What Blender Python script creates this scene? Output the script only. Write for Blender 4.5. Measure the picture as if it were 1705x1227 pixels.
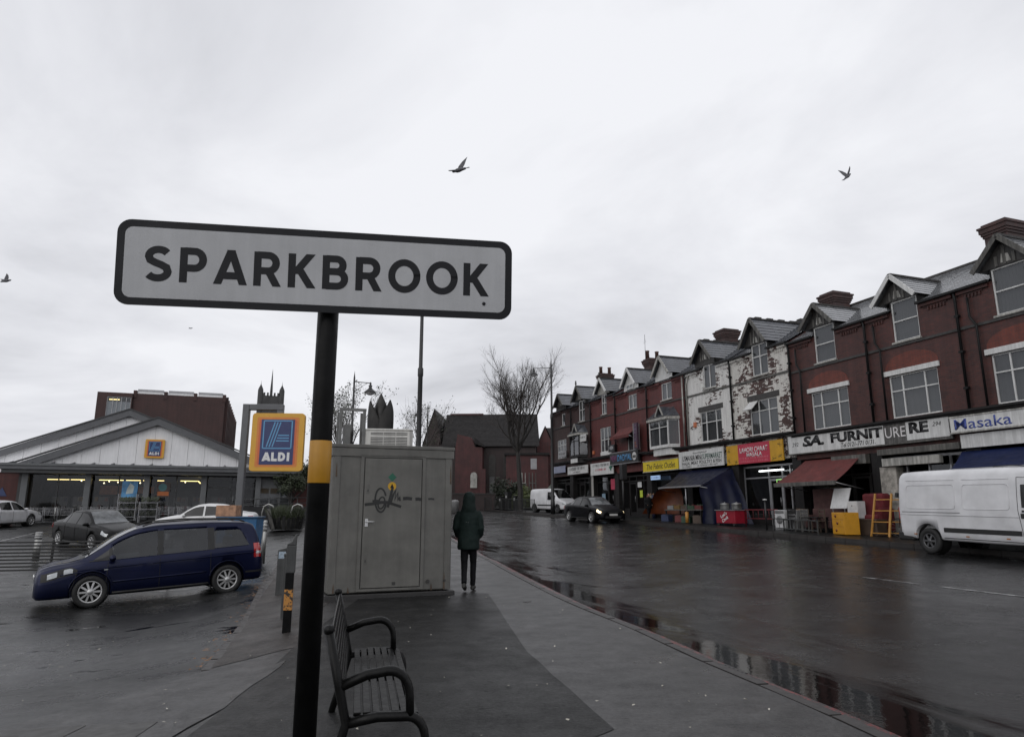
import bpy, bmesh, math, random
from mathutils import Vector, Matrix
R = math.radians
random.seed(7)
scene = bpy.context.scene
for o in list(bpy.data.objects): bpy.data.objects.remove(o)
col = scene.collection

# ---------------------------------------------------------------- camera
EYE = 1.45
cam_d = bpy.data.cameras.new('camera'); cam = bpy.data.objects.new('camera', cam_d); col.objects.link(cam)
cam_d.lens = 24.0; cam_d.sensor_width = 36.0; cam_d.clip_start = 0.05; cam_d.clip_end = 3000
cam.location = (0, 0, EYE); cam.rotation_euler = (R(90 + 11.7), 0, 0)
scene.camera = cam

# ---------------------------------------------------------------- sky (overcast)
SUN_AZ, SUN_EL = R(212), R(36)
w = bpy.data.worlds.new('World'); scene.world = w; w.use_nodes = True
nt = w.node_tree; N = nt.nodes; L = nt.links
bg = N['Background']; bg.inputs['Strength'].default_value = 0.1
sky = N.new('ShaderNodeTexSky'); sky.sky_type = 'NISHITA'; sky.sun_disc = False
sky.sun_elevation = SUN_EL; sky.sun_rotation = SUN_AZ; sky.air_density = 1.0; sky.dust_density = 4.0
tc = N.new('ShaderNodeTexCoord'); sp = N.new('ShaderNodeSeparateXYZ'); L.new(tc.outputs['Generated'], sp.inputs[0])
ad = N.new('ShaderNodeMath'); ad.operation = 'MAXIMUM'; ad.inputs[1].default_value = 0.0; L.new(sp.outputs['Z'], ad.inputs[0])
ad2 = N.new('ShaderNodeMath'); ad2.operation = 'ADD'; ad2.inputs[1].default_value = 0.22; L.new(ad.outputs[0], ad2.inputs[0])
vd = N.new('ShaderNodeVectorMath'); vd.operation = 'DIVIDE'; L.new(tc.outputs['Generated'], vd.inputs[0])
cb = N.new('ShaderNodeCombineXYZ')
for i in range(3): L.new(ad2.outputs[0], cb.inputs[i])
L.new(cb.outputs[0], vd.inputs[1])
n1 = N.new('ShaderNodeTexNoise'); n1.inputs['Scale'].default_value = 1.15; n1.inputs['Detail'].default_value = 7; n1.inputs['Roughness'].default_value = .55
n1.inputs['Distortion'].default_value = .35
L.new(vd.outputs[0], n1.inputs['Vector'])
rp = N.new('ShaderNodeValToRGB'); cr = rp.color_ramp
cr.elements[0].position = .32; cr.elements[0].color = (.60, .61, .65, 1)
cr.elements[1].position = .64; cr.elements[1].color = (.90, .91, .95, 1)
e = cr.elements.new(.47); e.color = (.76, .77, .815, 1)
L.new(n1.outputs['Fac'], rp.inputs[0])
sc10 = N.new('ShaderNodeVectorMath'); sc10.operation = 'SCALE'; sc10.inputs['Scale'].default_value = 10.0
L.new(rp.outputs[0], sc10.inputs[0])
mx = N.new('ShaderNodeMixRGB'); mx.inputs[0].default_value = .985
L.new(sky.outputs[0], mx.inputs[1]); L.new(sc10.outputs[0], mx.inputs[2]); L.new(mx.outputs[0], bg.inputs['Color'])

sun_d = bpy.data.lights.new('sun', 'SUN'); sun = bpy.data.objects.new('sun', sun_d); col.objects.link(sun)
sun_d.energy = .9; sun_d.angle = R(75); sun_d.color = (1, .985, .96)
# sky sun_rotation turns clockwise from +Y; the lamp looks the same way
sdir = Vector((math.sin(SUN_AZ) * math.cos(SUN_EL), math.cos(SUN_AZ) * math.cos(SUN_EL), math.sin(SUN_EL)))
sun.rotation_euler = sdir.to_track_quat('Z', 'Y').to_euler(); sun.location = (-20, -20, 40)
vs = scene.view_settings
vs.view_transform = 'Standard'; vs.look = 'None'; vs.exposure = 0.0; vs.gamma = 1.0; vs.use_curve_mapping = False
scene.render.engine = 'CYCLES'
cy = scene.cycles; cy.use_denoising = True; cy.max_bounces = 6; cy.diffuse_bounces = 3; cy.glossy_bounces = 3; cy.transmission_bounces = 4
cy.transparent_max_bounces = 12; cy.caustics_reflective = False; cy.caustics_refractive = False; cy.sample_clamp_indirect = 6

# ---------------------------------------------------------------- helpers
def tag(o, label=None, cat=None, group=None, kind=None):
    if label: o['label'] = label
    if cat: o['category'] = cat
    if group: o['group'] = group
    if kind: o['kind'] = kind
    return o

def thing(name, label, cat, loc=(0, 0, 0), rz=0, group=None):
    o = bpy.data.objects.new(name, None); col.objects.link(o); o.empty_display_size = .2
    o.location = loc; o.rotation_euler = (0, 0, rz)
    return tag(o, label, cat, group)

def link(name, me, m, parent=None):
    o = bpy.data.objects.new(name, me); col.objects.link(o)
    if m is not None and not me.materials: me.materials.append(m)
    if parent is not None: o.parent = parent
    return o

class MB:
    def __init__(s): s.v = []; s.f = []; s.sm = []
    def add(s, vs, fs, smooth=False):
        b = len(s.v); s.v += [tuple(p) for p in vs]
        for f in fs: s.f.append(tuple(b + i for i in f)); s.sm.append(smooth)
        return s
    def poly(s, pts, smooth=False): return s.add(pts, [tuple(range(len(pts)))], smooth)
    def box(s, x0, x1, y0, y1, z0, z1):
        return s.add([(x0, y0, z0), (x1, y0, z0), (x1, y1, z0), (x0, y1, z0), (x0, y0, z1), (x1, y0, z1), (x1, y1, z1), (x0, y1, z1)],
                     [(0, 3, 2, 1), (4, 5, 6, 7), (0, 1, 5, 4), (1, 2, 6, 5), (2, 3, 7, 6), (3, 0, 4, 7)])
    def bar(s, p, q, w, h, up=(0, 0, 1)):
        p = Vector(p); q = Vector(q); d = (q - p).normalized(); up = Vector(up)
        if abs(d.dot(up)) > .98: up = Vector((1, 0, 0))
        a = d.cross(up).normalized(); b = a.cross(d).normalized()
        c = []
        for e in (p, q):
            for i, j in ((-1, -1), (1, -1), (1, 1), (-1, 1)): c.append(e + a * (i * w / 2) + b * (j * h / 2))
        return s.add(c, [(0, 1, 2, 3), (7, 6, 5, 4), (0, 4, 5, 1), (1, 5, 6, 2), (2, 6, 7, 3), (3, 7, 4, 0)])
    def tube(s, pts, r, n=8, smooth=True, cap=True):
        pts = [Vector(p) for p in pts]; k = len(pts)
        rr = r if isinstance(r, (list, tuple)) else [r] * k
        d0 = (pts[1] - pts[0]).normalized(); up = Vector((0, 0, 1)) if abs(d0.z) < .9 else Vector((1, 0, 0))
        a = d0.cross(up).normalized(); V = []
        for i, p in enumerate(pts):
            d = (pts[min(i + 1, k - 1)] - pts[max(i - 1, 0)]).normalized()
            a = (a - d * a.dot(d)).normalized(); b = d.cross(a)
            for j in range(n):
                t = 2 * math.pi * j / n; V.append(p + (a * math.cos(t) + b * math.sin(t)) * rr[i])
        F = [(i * n + j, i * n + (j + 1) % n, (i + 1) * n + (j + 1) % n, (i + 1) * n + j) for i in range(k - 1) for j in range(n)]
        s.add(V, F, smooth)
        if cap:
            b = len(s.v) - len(V)
            s.f.append(tuple(b + j for j in reversed(range(n)))); s.sm.append(False)
            s.f.append(tuple(b + (k - 1) * n + j for j in range(n))); s.sm.append(False)
        return s
    def lathe(s, prof, n=16, c=(0, 0, 0), axis='z', smooth=True, ax=1, ay=1, cap=True):
        V = []
        for r, z in prof:
            for j in range(n):
                t = 2 * math.pi * j / n; x, y = r * ax * math.cos(t), r * ay * math.sin(t)
                q = (x, y, z) if axis == 'z' else ((x, z, y) if axis == 'y' else (z, x, y))
                V.append((q[0] + c[0], q[1] + c[1], q[2] + c[2]))
        k = len(prof)
        F = [(i * n + j, i * n + (j + 1) % n, (i + 1) * n + (j + 1) % n, (i + 1) * n + j) for i in range(k - 1) for j in range(n)]
        s.add(V, F, smooth); b = len(s.v) - len(V)
        if cap and prof[0][0] > 1e-4: s.f.append(tuple(b + j for j in reversed(range(n)))); s.sm.append(False)
        if cap and prof[-1][0] > 1e-4: s.f.append(tuple(b + (k - 1) * n + j for j in range(n))); s.sm.append(False)
        return s
    def prism(s, poly, a, b, plane='xz'):
        """poly: 2-D outline; extruded from a to b along the third axis"""
        f = {'xz': lambda u, v, t: (u, t, v), 'xy': lambda u, v, t: (u, v, t), 'yz': lambda u, v, t: (t, u, v)}[plane]
        n = len(poly); V = [f(u, v, a) for u, v in poly] + [f(u, v, b) for u, v in poly]
        return s.add(V, [tuple(range(n)), tuple(range(2 * n - 1, n - 1, -1))] + [(i, i + n, (i + 1) % n + n, (i + 1) % n) for i in range(n)])
    def grid(s, fn, nu, nv, smooth=True):
        V = [fn(i / nu, j / nv) for i in range(nu + 1) for j in range(nv + 1)]
        return s.add(V, [(i * (nv + 1) + j, (i + 1) * (nv + 1) + j, (i + 1) * (nv + 1) + j + 1, i * (nv + 1) + j + 1) for i in range(nu) for j in range(nv)], smooth)
    def mesh(s, name, fix=True):
        me = bpy.data.meshes.new(name); me.from_pydata(s.v, [], s.f); me.update()
        if fix:
            bm = bmesh.new(); bm.from_mesh(me); bmesh.ops.remove_doubles(bm, verts=bm.verts, dist=1e-5)
            bmesh.ops.recalc_face_normals(bm, faces=bm.faces); bm.to_mesh(me); bm.free()
        else: me.polygons.foreach_set('use_smooth', s.sm)
        return me
    def build(s, name, m, parent=None, bevel=0, fix=True, seg=2):
        sm = any(s.sm); me = s.mesh(name, False)
        if fix and len(s.f) < 60000:
            bm = bmesh.new(); bm.from_mesh(me); bmesh.ops.recalc_face_normals(bm, faces=bm.faces); bm.to_mesh(me); bm.free()
        o = link(name, me, m, parent)
        if bevel:
            b = o.modifiers.new('Bevel', 'BEVEL'); b.width = bevel; b.segments = seg; b.limit_method = 'ANGLE'; b.angle_limit = R(40)
        return o

def bake(o):
    dg = bpy.context.evaluated_depsgraph_get(); dg.update()
    me = bpy.data.meshes.new_from_object(o.evaluated_get(dg)); o.modifiers.clear(); old = o.data; o.data = me
    bpy.data.meshes.remove(old); return o

def ss(a, b, t):
    t = (t - a) / (b - a); t = max(0., min(1., t)); return t * t * (3 - 2 * t)
def lerp(a, b, t): return a + (b - a) * t
def polyat(P, x):
    """piecewise linear y(x)"""
    if x <= P[0][0]: return P[0][1]
    for (a, b), (c, d) in zip(P, P[1:]):
        if x <= c: return b + (d - b) * (x - a) / (c - a)
    return P[-1][1]

# ---------------------------------------------------------------- materials
_mats = {}
def newmat(name):
    m = bpy.data.materials.new(name); m.use_nodes = True
    nt = m.node_tree; b = nt.nodes['Principled BSDF']; return m, nt, b
def node(nt, t, **kw):
    n = nt.nodes.new(t)
    for k, v in kw.items():
        if k.startswith('_'): setattr(n, k[1:], v)
        else: n.inputs[k.replace('__', ' ')].default_value = v
    return n
def ramp(nt, src, stops):
    r = nt.nodes.new('ShaderNodeValToRGB'); c = r.color_ramp
    while len(c.elements) < len(stops): c.elements.new(.5)
    for e, (p, v) in zip(c.elements, stops):
        e.position = p; e.color = (v, v, v, 1) if not isinstance(v, (tuple, list)) else (*v[:3], 1)
    nt.links.new(src, r.inputs[0]); return r.outputs[0]
def mixc(nt, f, a, b, mode='MIX'):
    m = nt.nodes.new('ShaderNodeMixRGB'); m.blend_type = mode
    for i, s in ((0, f), (1, a), (2, b)):
        if hasattr(s, 'is_linked') or hasattr(s, 'links'): nt.links.new(s, m.inputs[i])
        else: m.inputs[i].default_value = s if not isinstance(s, tuple) else (*s[:3], 1)
    return m.outputs[0]
def coords(nt, kind='Object', scale=(1, 1, 1)):
    t = nt.nodes.new('ShaderNodeTexCoord'); mp = nt.nodes.new('ShaderNodeMapping'); mp.inputs['Scale'].default_value = scale
    if kind == 'World':
        g = nt.nodes.new('ShaderNodeNewGeometry'); nt.links.new(g.outputs['Position'], mp.inputs[0])
    else: nt.links.new(t.outputs[kind], mp.inputs[0])
    return mp.outputs[0]
def noise(nt, vec, scale, detail=4, rough=.55, dist=0):
    n = nt.nodes.new('ShaderNodeTexNoise'); n.inputs['Scale'].default_value = scale; n.inputs['Detail'].default_value = detail
    n.inputs['Roughness'].default_value = rough; n.inputs['Distortion'].default_value = dist
    nt.links.new(vec, n.inputs['Vector']); return n.outputs['Fac']
def bumpn(nt, b, h, strength=.3, dist=.01):
    bp = nt.nodes.new('ShaderNodeBump'); bp.inputs['Strength'].default_value = strength; bp.inputs['Distance'].default_value = dist
    nt.links.new(h, bp.inputs['Height']); nt.links.new(bp.outputs[0], b.inputs['Normal'])

def M(name, c, rough=.5, metal=0, var=.18, scale=3., bump=0, bscale=40, coat=0, spec=.5, streak=0, emit=None):
    """general painted / cloth / metal surface with uneven tone and grime"""
    if name in _mats: return _mats[name]
    m, nt, b = newmat(name); v = coords(nt)
    f = noise(nt, v, scale, 6, .6)
    lo = tuple(x * (1 - var) for x in c); hi = tuple(min(1, x * (1 + var * .7)) for x in c)
    cc = ramp(nt, f, [(.3, lo), (.7, hi)])
    if streak:
        vs_ = coords(nt, 'Object', (9, 9, .7)); g = noise(nt, vs_, 1.3, 5, .65)
        k = ramp(nt, g, [(.42, 1 - streak), (.62, 1.)]); cc = mixc(nt, 1.0, cc, k, 'MULTIPLY')
    nt.links.new(cc, b.inputs['Base Color'])
    rr = ramp(nt, noise(nt, v, scale * 2.3, 4), [(.3, max(.02, rough - .1)), (.7, min(1, rough + .1))]); nt.links.new(rr, b.inputs['Roughness'])
    b.inputs['Metallic'].default_value = metal; b.inputs['Specular IOR Level'].default_value = spec
    if coat: b.inputs['Coat Weight'].default_value = coat; b.inputs['Coat Roughness'].default_value = .06
    if bump: bumpn(nt, b, noise(nt, v, bscale, 4), bump, .006)
    if emit: b.inputs['Emission Color'].default_value = (*emit[:3], 1); b.inputs['Emission Strength'].default_value = emit[3]
    _mats[name] = m; return m

def brick_mat(name, c1, c2, mortar, peel=None, sx=1.0, grime=.35, dark=1.0):
    if name in _mats: return _mats[name]
    m, nt, b = newmat(name)
    t = nt.nodes.new('ShaderNodeTexCoord'); s = nt.nodes.new('ShaderNodeSeparateXYZ'); nt.links.new(t.outputs['Object'], s.inputs[0])
    a = nt.nodes.new('ShaderNodeMath'); nt.links.new(s.outputs[0], a.inputs[0]); nt.links.new(s.outputs[1], a.inputs[1])
    cbn = nt.nodes.new('ShaderNodeCombineXYZ'); nt.links.new(a.outputs[0], cbn.inputs[0]); nt.links.new(s.outputs[2], cbn.inputs[1])
    br = nt.nodes.new('ShaderNodeTexBrick'); nt.links.new(cbn.outputs[0], br.inputs['Vector'])
    br.inputs['Scale'].default_value = 1; br.inputs['Brick Width'].default_value = .225; br.inputs['Row Height'].default_value = .075
    br.inputs['Mortar Size'].default_value = .006; br.inputs['Mortar Smooth'].default_value = .3; br.inputs['Bias'].default_value = -.1
    br.inputs['Color1'].default_value = (*c1, 1); br.inputs['Color2'].default_value = (*c2, 1); br.inputs['Mortar'].default_value = (*mortar, 1)
    v = coords(nt); big = noise(nt, v, .9, 6, .65)
    cc = mixc(nt, 1., br.outputs['Color'], ramp(nt, big, [(.3, 1 - grime), (.7, 1.12)]), 'MULTIPLY')
    strk = noise(nt, coords(nt, 'Object', (5, 5, .35)), 1.0, 5, .6)
    cc = mixc(nt, 1., cc, ramp(nt, strk, [(.35, .7), (.6, 1.)]), 'MULTIPLY')
    b.inputs['Roughness'].default_value = .6
    h = br.outputs['Fac']
    if peel:
        white, amount, seedo = peel
        vv = coords(nt); vv.node.inputs['Location'].default_value = (seedo, seedo * .7, 0)
        p1 = noise(nt, vv, .75, 4, .6, .5); p2 = noise(nt, vv, 8.5, 10, .82)
        bb = nt.nodes.new('ShaderNodeTexBrick'); nt.links.new(cbn.outputs[0], bb.inputs['Vector']); bb.inputs['Scale'].default_value = 1; bb.inputs['Brick Width'].default_value = .225; bb.inputs['Row Height'].default_value = .075; bb.inputs['Mortar Size'].default_value = .0
        bb.inputs['Color1'].default_value = (0, 0, 0, 1); bb.inputs['Color2'].default_value = (1, 1, 1, 1)
        mb_ = nt.nodes.new('ShaderNodeMath'); mb_.operation = 'MULTIPLY_ADD'; mb_.inputs[1].default_value = .16; nt.links.new(bb.outputs['Color'], mb_.inputs[0]); nt.links.new(p1, mb_.inputs[2])
        mth = nt.nodes.new('ShaderNodeMath'); mth.operation = 'MULTIPLY_ADD'; mth.inputs[1].default_value = .62
        nt.links.new(p2, mth.inputs[0]); nt.links.new(mb_.outputs[0], mth.inputs[2])
        mask = ramp(nt, mth.outputs[0], [(amount, 0.), (amount + .03, 1.)])
        paint = mixc(nt, 1., white, ramp(nt, noise(nt, coords(nt, 'Object', (3, 3, .5)), 2.2, 6, .65), [(.3, .72), (.62, 1.)]), 'MULTIPLY')
        paint = mixc(nt, 1., paint, ramp(nt, h, [(0., 1.), (1., .72)]), 'MULTIPLY')
        cc = mixc(nt, mask, cc, paint)
    nt.links.new(cc, b.inputs['Base Color'])
    inv = nt.nodes.new('ShaderNodeInvert'); nt.links.new(h, inv.inputs['Color'])
    bumpn(nt, b, inv.outputs[0], .5, .008)
    _mats[name] = m; return m

def slate_mat(name, c, gloss=.32, row=.2, var=.3, spec=.5, bump=.15):
    if name in _mats: return _mats[name]
    m, nt, b = newmat(name); v = coords(nt)
    vr = nt.nodes.new('ShaderNodeTexVoronoi'); vr.inputs['Scale'].default_value = 4.0
    nt.links.new(v, vr.inputs['Vector'])
    k = ramp(nt, noise(nt, v, 2.2, 6, .65), [(.3, 1 - var), (.7, 1 + var * .4)])
    cc = mixc(nt, 1., c, k, 'MULTIPLY')
    g = nt.nodes.new('ShaderNodeSeparateColor'); nt.links.new(vr.outputs['Color'], g.inputs[0])
    cc = mixc(nt, 1., cc, ramp(nt, g.outputs[0], [(0, .75), (1, 1.15)]), 'MULTIPLY')
    nt.links.new(cc, b.inputs['Base Color'])
    nt.links.new(ramp(nt, noise(nt, v, 5, 4), [(.3, max(.05, gloss - .1)), (.7, gloss + .1)]), b.inputs['Roughness'])
    b.inputs['Specular IOR Level'].default_value = spec; bumpn(nt, b, noise(nt, v, 30, 4), bump, .004)
    _mats[name] = m; return m

def wet_ground(name, dark, light, rough=(.18, .5), puddle=(.60, .66), pscale=.16, fine=.5, spec=.5, stretch=(1, 1, 1), rotz=0., gutter=None):
    """wet bitumen: aggregate grain, patchy damp, standing water where a broad noise peaks or along the gutter"""
    m, nt, b = newmat(name)
    v = coords(nt, 'World'); vr_ = coords(nt, 'World'); vr_.node.inputs['Rotation'].default_value = (0, 0, rotz)
    mp2 = nt.nodes.new('ShaderNodeMapping'); mp2.inputs['Scale'].default_value = stretch; nt.links.new(vr_, mp2.inputs[0]); vp = mp2.outputs[0]
    grain = noise(nt, v, 95, 3, .7); mid = noise(nt, v, 1.7, 7, .62); big = noise(nt, vp, pscale, 6, .6, .6)
    base = ramp(nt, mid, [(.28, dark), (.72, light)])
    base = mixc(nt, 1., base, ramp(nt, grain, [(.25, .6), (.75, 1.4)]), 'MULTIPLY')
    strk = noise(nt, vp, pscale * 5, 5, .6)
    base = mixc(nt, 1., base, ramp(nt, strk, [(.35, .7), (.65, 1.2)]), 'MULTIPLY')
    # pale stones in the aggregate and old gum / oil spots
    spk = noise(nt, v, 210, 2, .8); base = mixc(nt, ramp(nt, spk, [(.70, 0.), (.74, .55)]), base, tuple(min(1, x * 4.5) for x in light))
    vo = nt.nodes.new('ShaderNodeTexVoronoi'); vo.inputs['Scale'].default_value = 1.9; nt.links.new(v, vo.inputs['Vector'])
    base = mixc(nt, ramp(nt, vo.outputs['Distance'], [(.03, .5), (.045, 0.)]), base, tuple(x * .45 for x in dark))
    base = mixc(nt, 1., base, ramp(nt, noise(nt, v, 24, 5, .8), [(.32, .5), (.68, 1.55)]), 'MULTIPLY')
    base = mixc(nt, 1., base, ramp(nt, noise(nt, v, 5.5, 6, .7), [(.3, .72), (.7, 1.25)]), 'MULTIPLY')
    vc = nt.nodes.new('ShaderNodeTexVoronoi'); vc.feature = 'DISTANCE_TO_EDGE'; vc.inputs['Scale'].default_value = .42
    wv = nt.nodes.new('ShaderNodeVectorMath'); wv.operation = 'ADD'; nz = nt.nodes.new('ShaderNodeTexNoise'); nz.inputs['Scale'].default_value = 2.3; nz.inputs['Detail'].default_value = 6; nt.links.new(v, nz.inputs['Vector'])
    wsc = nt.nodes.new('ShaderNodeVectorMath'); wsc.operation = 'SCALE'; wsc.inputs['Scale'].default_value = .55; nt.links.new(nz.outputs['Color'], wsc.inputs[0]); nt.links.new(v, wv.inputs[0]); nt.links.new(wsc.outputs[0], wv.inputs[1]); nt.links.new(wv.outputs[0], vc.inputs['Vector'])
    crk = mixc(nt, 1., ramp(nt, vc.outputs['Distance'], [(.0015, .7), (.004, 0.)]), ramp(nt, noise(nt, v, .35, 2), [(.5, 0.), (.56, 1.)]), 'MULTIPLY')
    base = mixc(nt, crk, base, tuple(x * .3 for x in dark))
    pm = ramp(nt, big, [(puddle[0], 0.), (puddle[1], 1.)])
    if gutter:
        at = nt.nodes.new('ShaderNodeAttribute'); at.attribute_name = 'gutter'
        gn = noise(nt, vp, gutter[1], 7, .68, .8)
        ma = nt.nodes.new('ShaderNodeMath'); ma.operation = 'MULTIPLY_ADD'; ma.inputs[1].default_value = -gutter[0]; nt.links.new(at.outputs['Fac'], ma.inputs[0]); nt.links.new(gn, ma.inputs[2])
        gm = ramp(nt, ma.outputs[0], [(gutter[2] - .05, 0.), (gutter[2] + .1, 1.)]); pm = mixc(nt, 1., pm, gm, 'LIGHTEN')
    base = mixc(nt, pm, base, tuple(x * .35 for x in dark))
    rg = ramp(nt, noise(nt, v, .9, 6, .65), [(.3, rough[0]), (.7, rough[1])])
    rg = mixc(nt, pm, rg, (.055, .055, .055))
    nt.links.new(base, b.inputs['Base Color']); nt.links.new(rg, b.inputs['Roughness'])
    sp_ = mixc(nt, pm, ramp(nt, mixc(nt, .45, noise(nt, v, 30, 5, .8), noise(nt, v, 3.2, 6, .7)), [(.36, spec * .3), (.64, spec * 1.7)]), (.5, .5, .5)); nt.links.new(sp_, b.inputs['Specular IOR Level'])
    bp = nt.nodes.new('ShaderNodeBump'); bp.inputs['Distance'].default_value = .009
    nt.links.new(mixc(nt, .6, grain, noise(nt, v, 38, 4, .75)), bp.inputs['Height'])
    inv = nt.nodes.new('ShaderNodeMath'); inv.operation = 'MULTIPLY_ADD'; inv.inputs[1].default_value = -fine; inv.inputs[2].default_value = fine
    nt.links.new(pm, inv.inputs[0]); nt.links.new(inv.outputs[0], bp.inputs['Strength'])
    rip = nt.nodes.new('ShaderNodeBump'); rip.inputs['Strength'].default_value = .12; rip.inputs['Distance'].default_value = .01; nt.links.new(noise(nt, v, 7.5, 3, .6), rip.inputs['Height']); nt.links.new(bp.outputs[0], rip.inputs['Normal'])
    nt.links.new(rip.outputs[0], b.inputs['Normal'])
    return m

def glass_mat(name, tint, refl=.06, alpha=.35):
    """window glass: sees through partly, mirrors the sky"""
    if name in _mats: return _mats[name]
    m = bpy.data.materials.new(name); m.use_nodes = True; nt = m.node_tree; nt.nodes.remove(nt.nodes['Principled BSDF'])
    out = nt.nodes['Material Output']
    tr = nt.nodes.new('ShaderNodeBsdfTransparent'); tr.inputs[0].default_value = (*tint, 1)
    gl = nt.nodes.new('ShaderNodeBsdfGlossy'); gl.inputs['Roughness'].default_value = .04; gl.inputs['Color'].default_value = (.9, .92, .95, 1)
    fr = nt.nodes.new('ShaderNodeLayerWeight'); fr.inputs['Blend'].default_value = .5
    pw_ = nt.nodes.new('ShaderNodeMath'); pw_.operation = 'POWER'; pw_.inputs[1].default_value = 4.0; nt.links.new(fr.outputs['Facing'], pw_.inputs[0])
    ad = nt.nodes.new('ShaderNodeMath'); ad.operation = 'MULTIPLY_ADD'; ad.inputs[1].default_value = .85; ad.inputs[2].default_value = refl + .04; ad.use_clamp = True
    nt.links.new(pw_.outputs[0], ad.inputs[0])
    mx = nt.nodes.new('ShaderNodeMixShader'); nt.links.new(ad.outputs[0], mx.inputs[0]); nt.links.new(tr.outputs[0], mx.inputs[1]); nt.links.new(gl.outputs[0], mx.inputs[2])
    bp = nt.nodes.new('ShaderNodeBump'); bp.inputs['Strength'].default_value = .04; bp.inputs['Distance'].default_value = .02
    nt.links.new(noise(nt, coords(nt), 1.6, 2), bp.inputs['Height']); nt.links.new(bp.outputs[0], gl.inputs['Normal'])
    nt.links.new(mx.outputs[0], out.inputs['Surface'])
    _mats[name] = m; return m

def emis(name, c, s):
    if name in _mats: return _mats[name]
    m, nt, b = newmat(name); b.inputs['Base Color'].default_value = (*c, 1)
    b.inputs['Emission Color'].default_value = (*c, 1); b.inputs['Emission Strength'].default_value = s
    _mats[name] = m; return m

# ---------------------------------------------------------------- lettering
def text_mesh(body, size=1., bold=0., sx=1., shear=0., ax='CENTER', ext=.002):
    c = bpy.data.curves.new('lettering', 'FONT'); c.body = body; c.size = size; c.align_x = ax; c.align_y = 'CENTER'
    c.offset = bold; c.shear = shear; c.extrude = ext; c.resolution_u = 3
    o = bpy.data.objects.new('lettering', c); col.objects.link(o)
    dg = bpy.context.evaluated_depsgraph_get(); dg.update()
    me = bpy.data.meshes.new_from_object(o.evaluated_get(dg)); bpy.data.objects.remove(o)
    if sx != 1: me.transform(Matrix.Diagonal((sx, 1, 1, 1)))
    return me
def letters(body, m, parent, at, width=None, height=None, bold=0., shear=0., facing='-y', rot=0., name='lettering', ext=.003, ax='CENTER'):
    """flat lettering put on a vertical board; local board plane is x/z, facing -y or +y; width/height in metres"""
    me = text_mesh(body, 1., bold, 1., shear, 'CENTER', 0.); 
    xs = [v.co.x for v in me.vertices]; ys = [v.co.y for v in me.vertices]
    w_, h_ = max(xs) - min(xs), max(ys) - min(ys); cx, cy_ = (max(xs) + min(xs)) / 2, (max(ys) + min(ys)) / 2
    fx = width / w_ if width else height / h_; fy = height / h_ if height else width / w_
    for v in me.vertices: v.co = ((v.co.x - cx) * fx, (v.co.y - cy_) * fy, 0)
    bm = bmesh.new(); bm.from_mesh(me)
    r = bmesh.ops.extrude_face_region(bm, geom=bm.faces[:]); bmesh.ops.translate(bm, verts=[g for g in r['geom'] if isinstance(g, bmesh.types.BMVert)], vec=(0, 0, ext))
    bmesh.ops.recalc_face_normals(bm, faces=bm.faces); bm.to_mesh(me); bm.free()
    me.materials.clear()
    if facing == '-y': mt = Matrix.Rotation(R(90), 4, 'X')
    else: mt = Matrix.Rotation(R(180), 4, 'Z') @ Matrix.Rotation(R(90), 4, 'X')
    me.transform(mt @ Matrix.Rotation(rot, 4, 'Z'))
    o = link(name, me, m, parent); o.location = at
    return o

# ---------------------------------------------------------------- frame of the street
TH = R(19.5); CT, ST = math.cos(TH), math.sin(TH)
def W(s, n): return (CT * n - ST * s, ST * n + CT * s)      # s metres along the far terrace, n metres across the road
RZT = R(90 + 19.5)                                           # local x runs up the street, local y points at the road
def gz(y):
    if y < 10: return 0.
    if y < 22: return .0011 * (y - 10) ** 2
    if y < 80: return .1584 + .0264 * (y - 22)
    return .1584 + .0264 * 58
def H(x, y):
    """height of the pavement / car park ground: the street climbs away, the car park dips to the left"""
    dip = .5 * ss(2, 7, -(x + .2 * (y - 10))) * (1 - ss(18, 40, y)) * ss(3, 9, y)
    n = CT * x + ST * y
    return gz(y) - dip + .15 * ss(5, 17, n)
# ================================================================ ground
m_road = wet_ground('wet_road_asphalt', (.006, .006, .0062), (.014, .014, .0143), (.14, .33), (.58, .66), .30, .34, .27, (1, .22, 1), R(-19.5), gutter=(.14, .85, .34))
m_pave = wet_ground('wet_pavement_asphalt', (.024, .0235, .0235), (.042, .041, .041), (.24, .5), (.66, .72), .7, .5, .30)
m_patch = wet_ground('dark_pavement_patch', (.009, .009, .0092), (.018, .018, .018), (.3, .55), (.66, .72), .8, .5, .13)
m_park = wet_ground('wet_car_park_asphalt', (.011, .011, .0114), (.023, .023, .0234), (.18, .46), (.60, .66), .9, .45, .32, (.75, 1.5, 1), R(8))
m_old = wet_ground('old_tarmac', (.026, .023, .0215), (.05, .044, .041), (.4, .65), (.7, .76), .6, .7, .25)
m_land = wet_ground('far_ground', (.03, .03, .028), (.05, .048, .042), (.4, .7), (.8, .9), .1, .4, .3)
m_kerb = M('kerb_granite', (.034, .031, .030), .45, spec=.3, var=.3, scale=4, bump=.3)
m_slab = M('concrete_slab', (.05, .049, .047), .5, spec=.3, var=.25, scale=5, bump=.25, bscale=90)
def worn_paint(name, c, under, thr):
    m, nt, b = newmat(name); v = coords(nt, 'World')
    f = mixc(nt, .5, noise(nt, v, 5, 6, .7), noise(nt, v, 55, 3, .7))
    nt.links.new(mixc(nt, ramp(nt, f, [(thr, 0.), (thr + .05, 1.)]), under, c), b.inputs['Base Color'])
    b.inputs['Roughness'].default_value = .3; bumpn(nt, b, noise(nt, v, 95, 3), .4, .004); return m
m_dash = worn_paint('worn_white_paint', (.36, .36, .36), (.02, .02, .021), .49)
m_red = worn_paint('worn_red_paint', (.19, .014, .016), (.014, .009, .009), .51)

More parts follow.
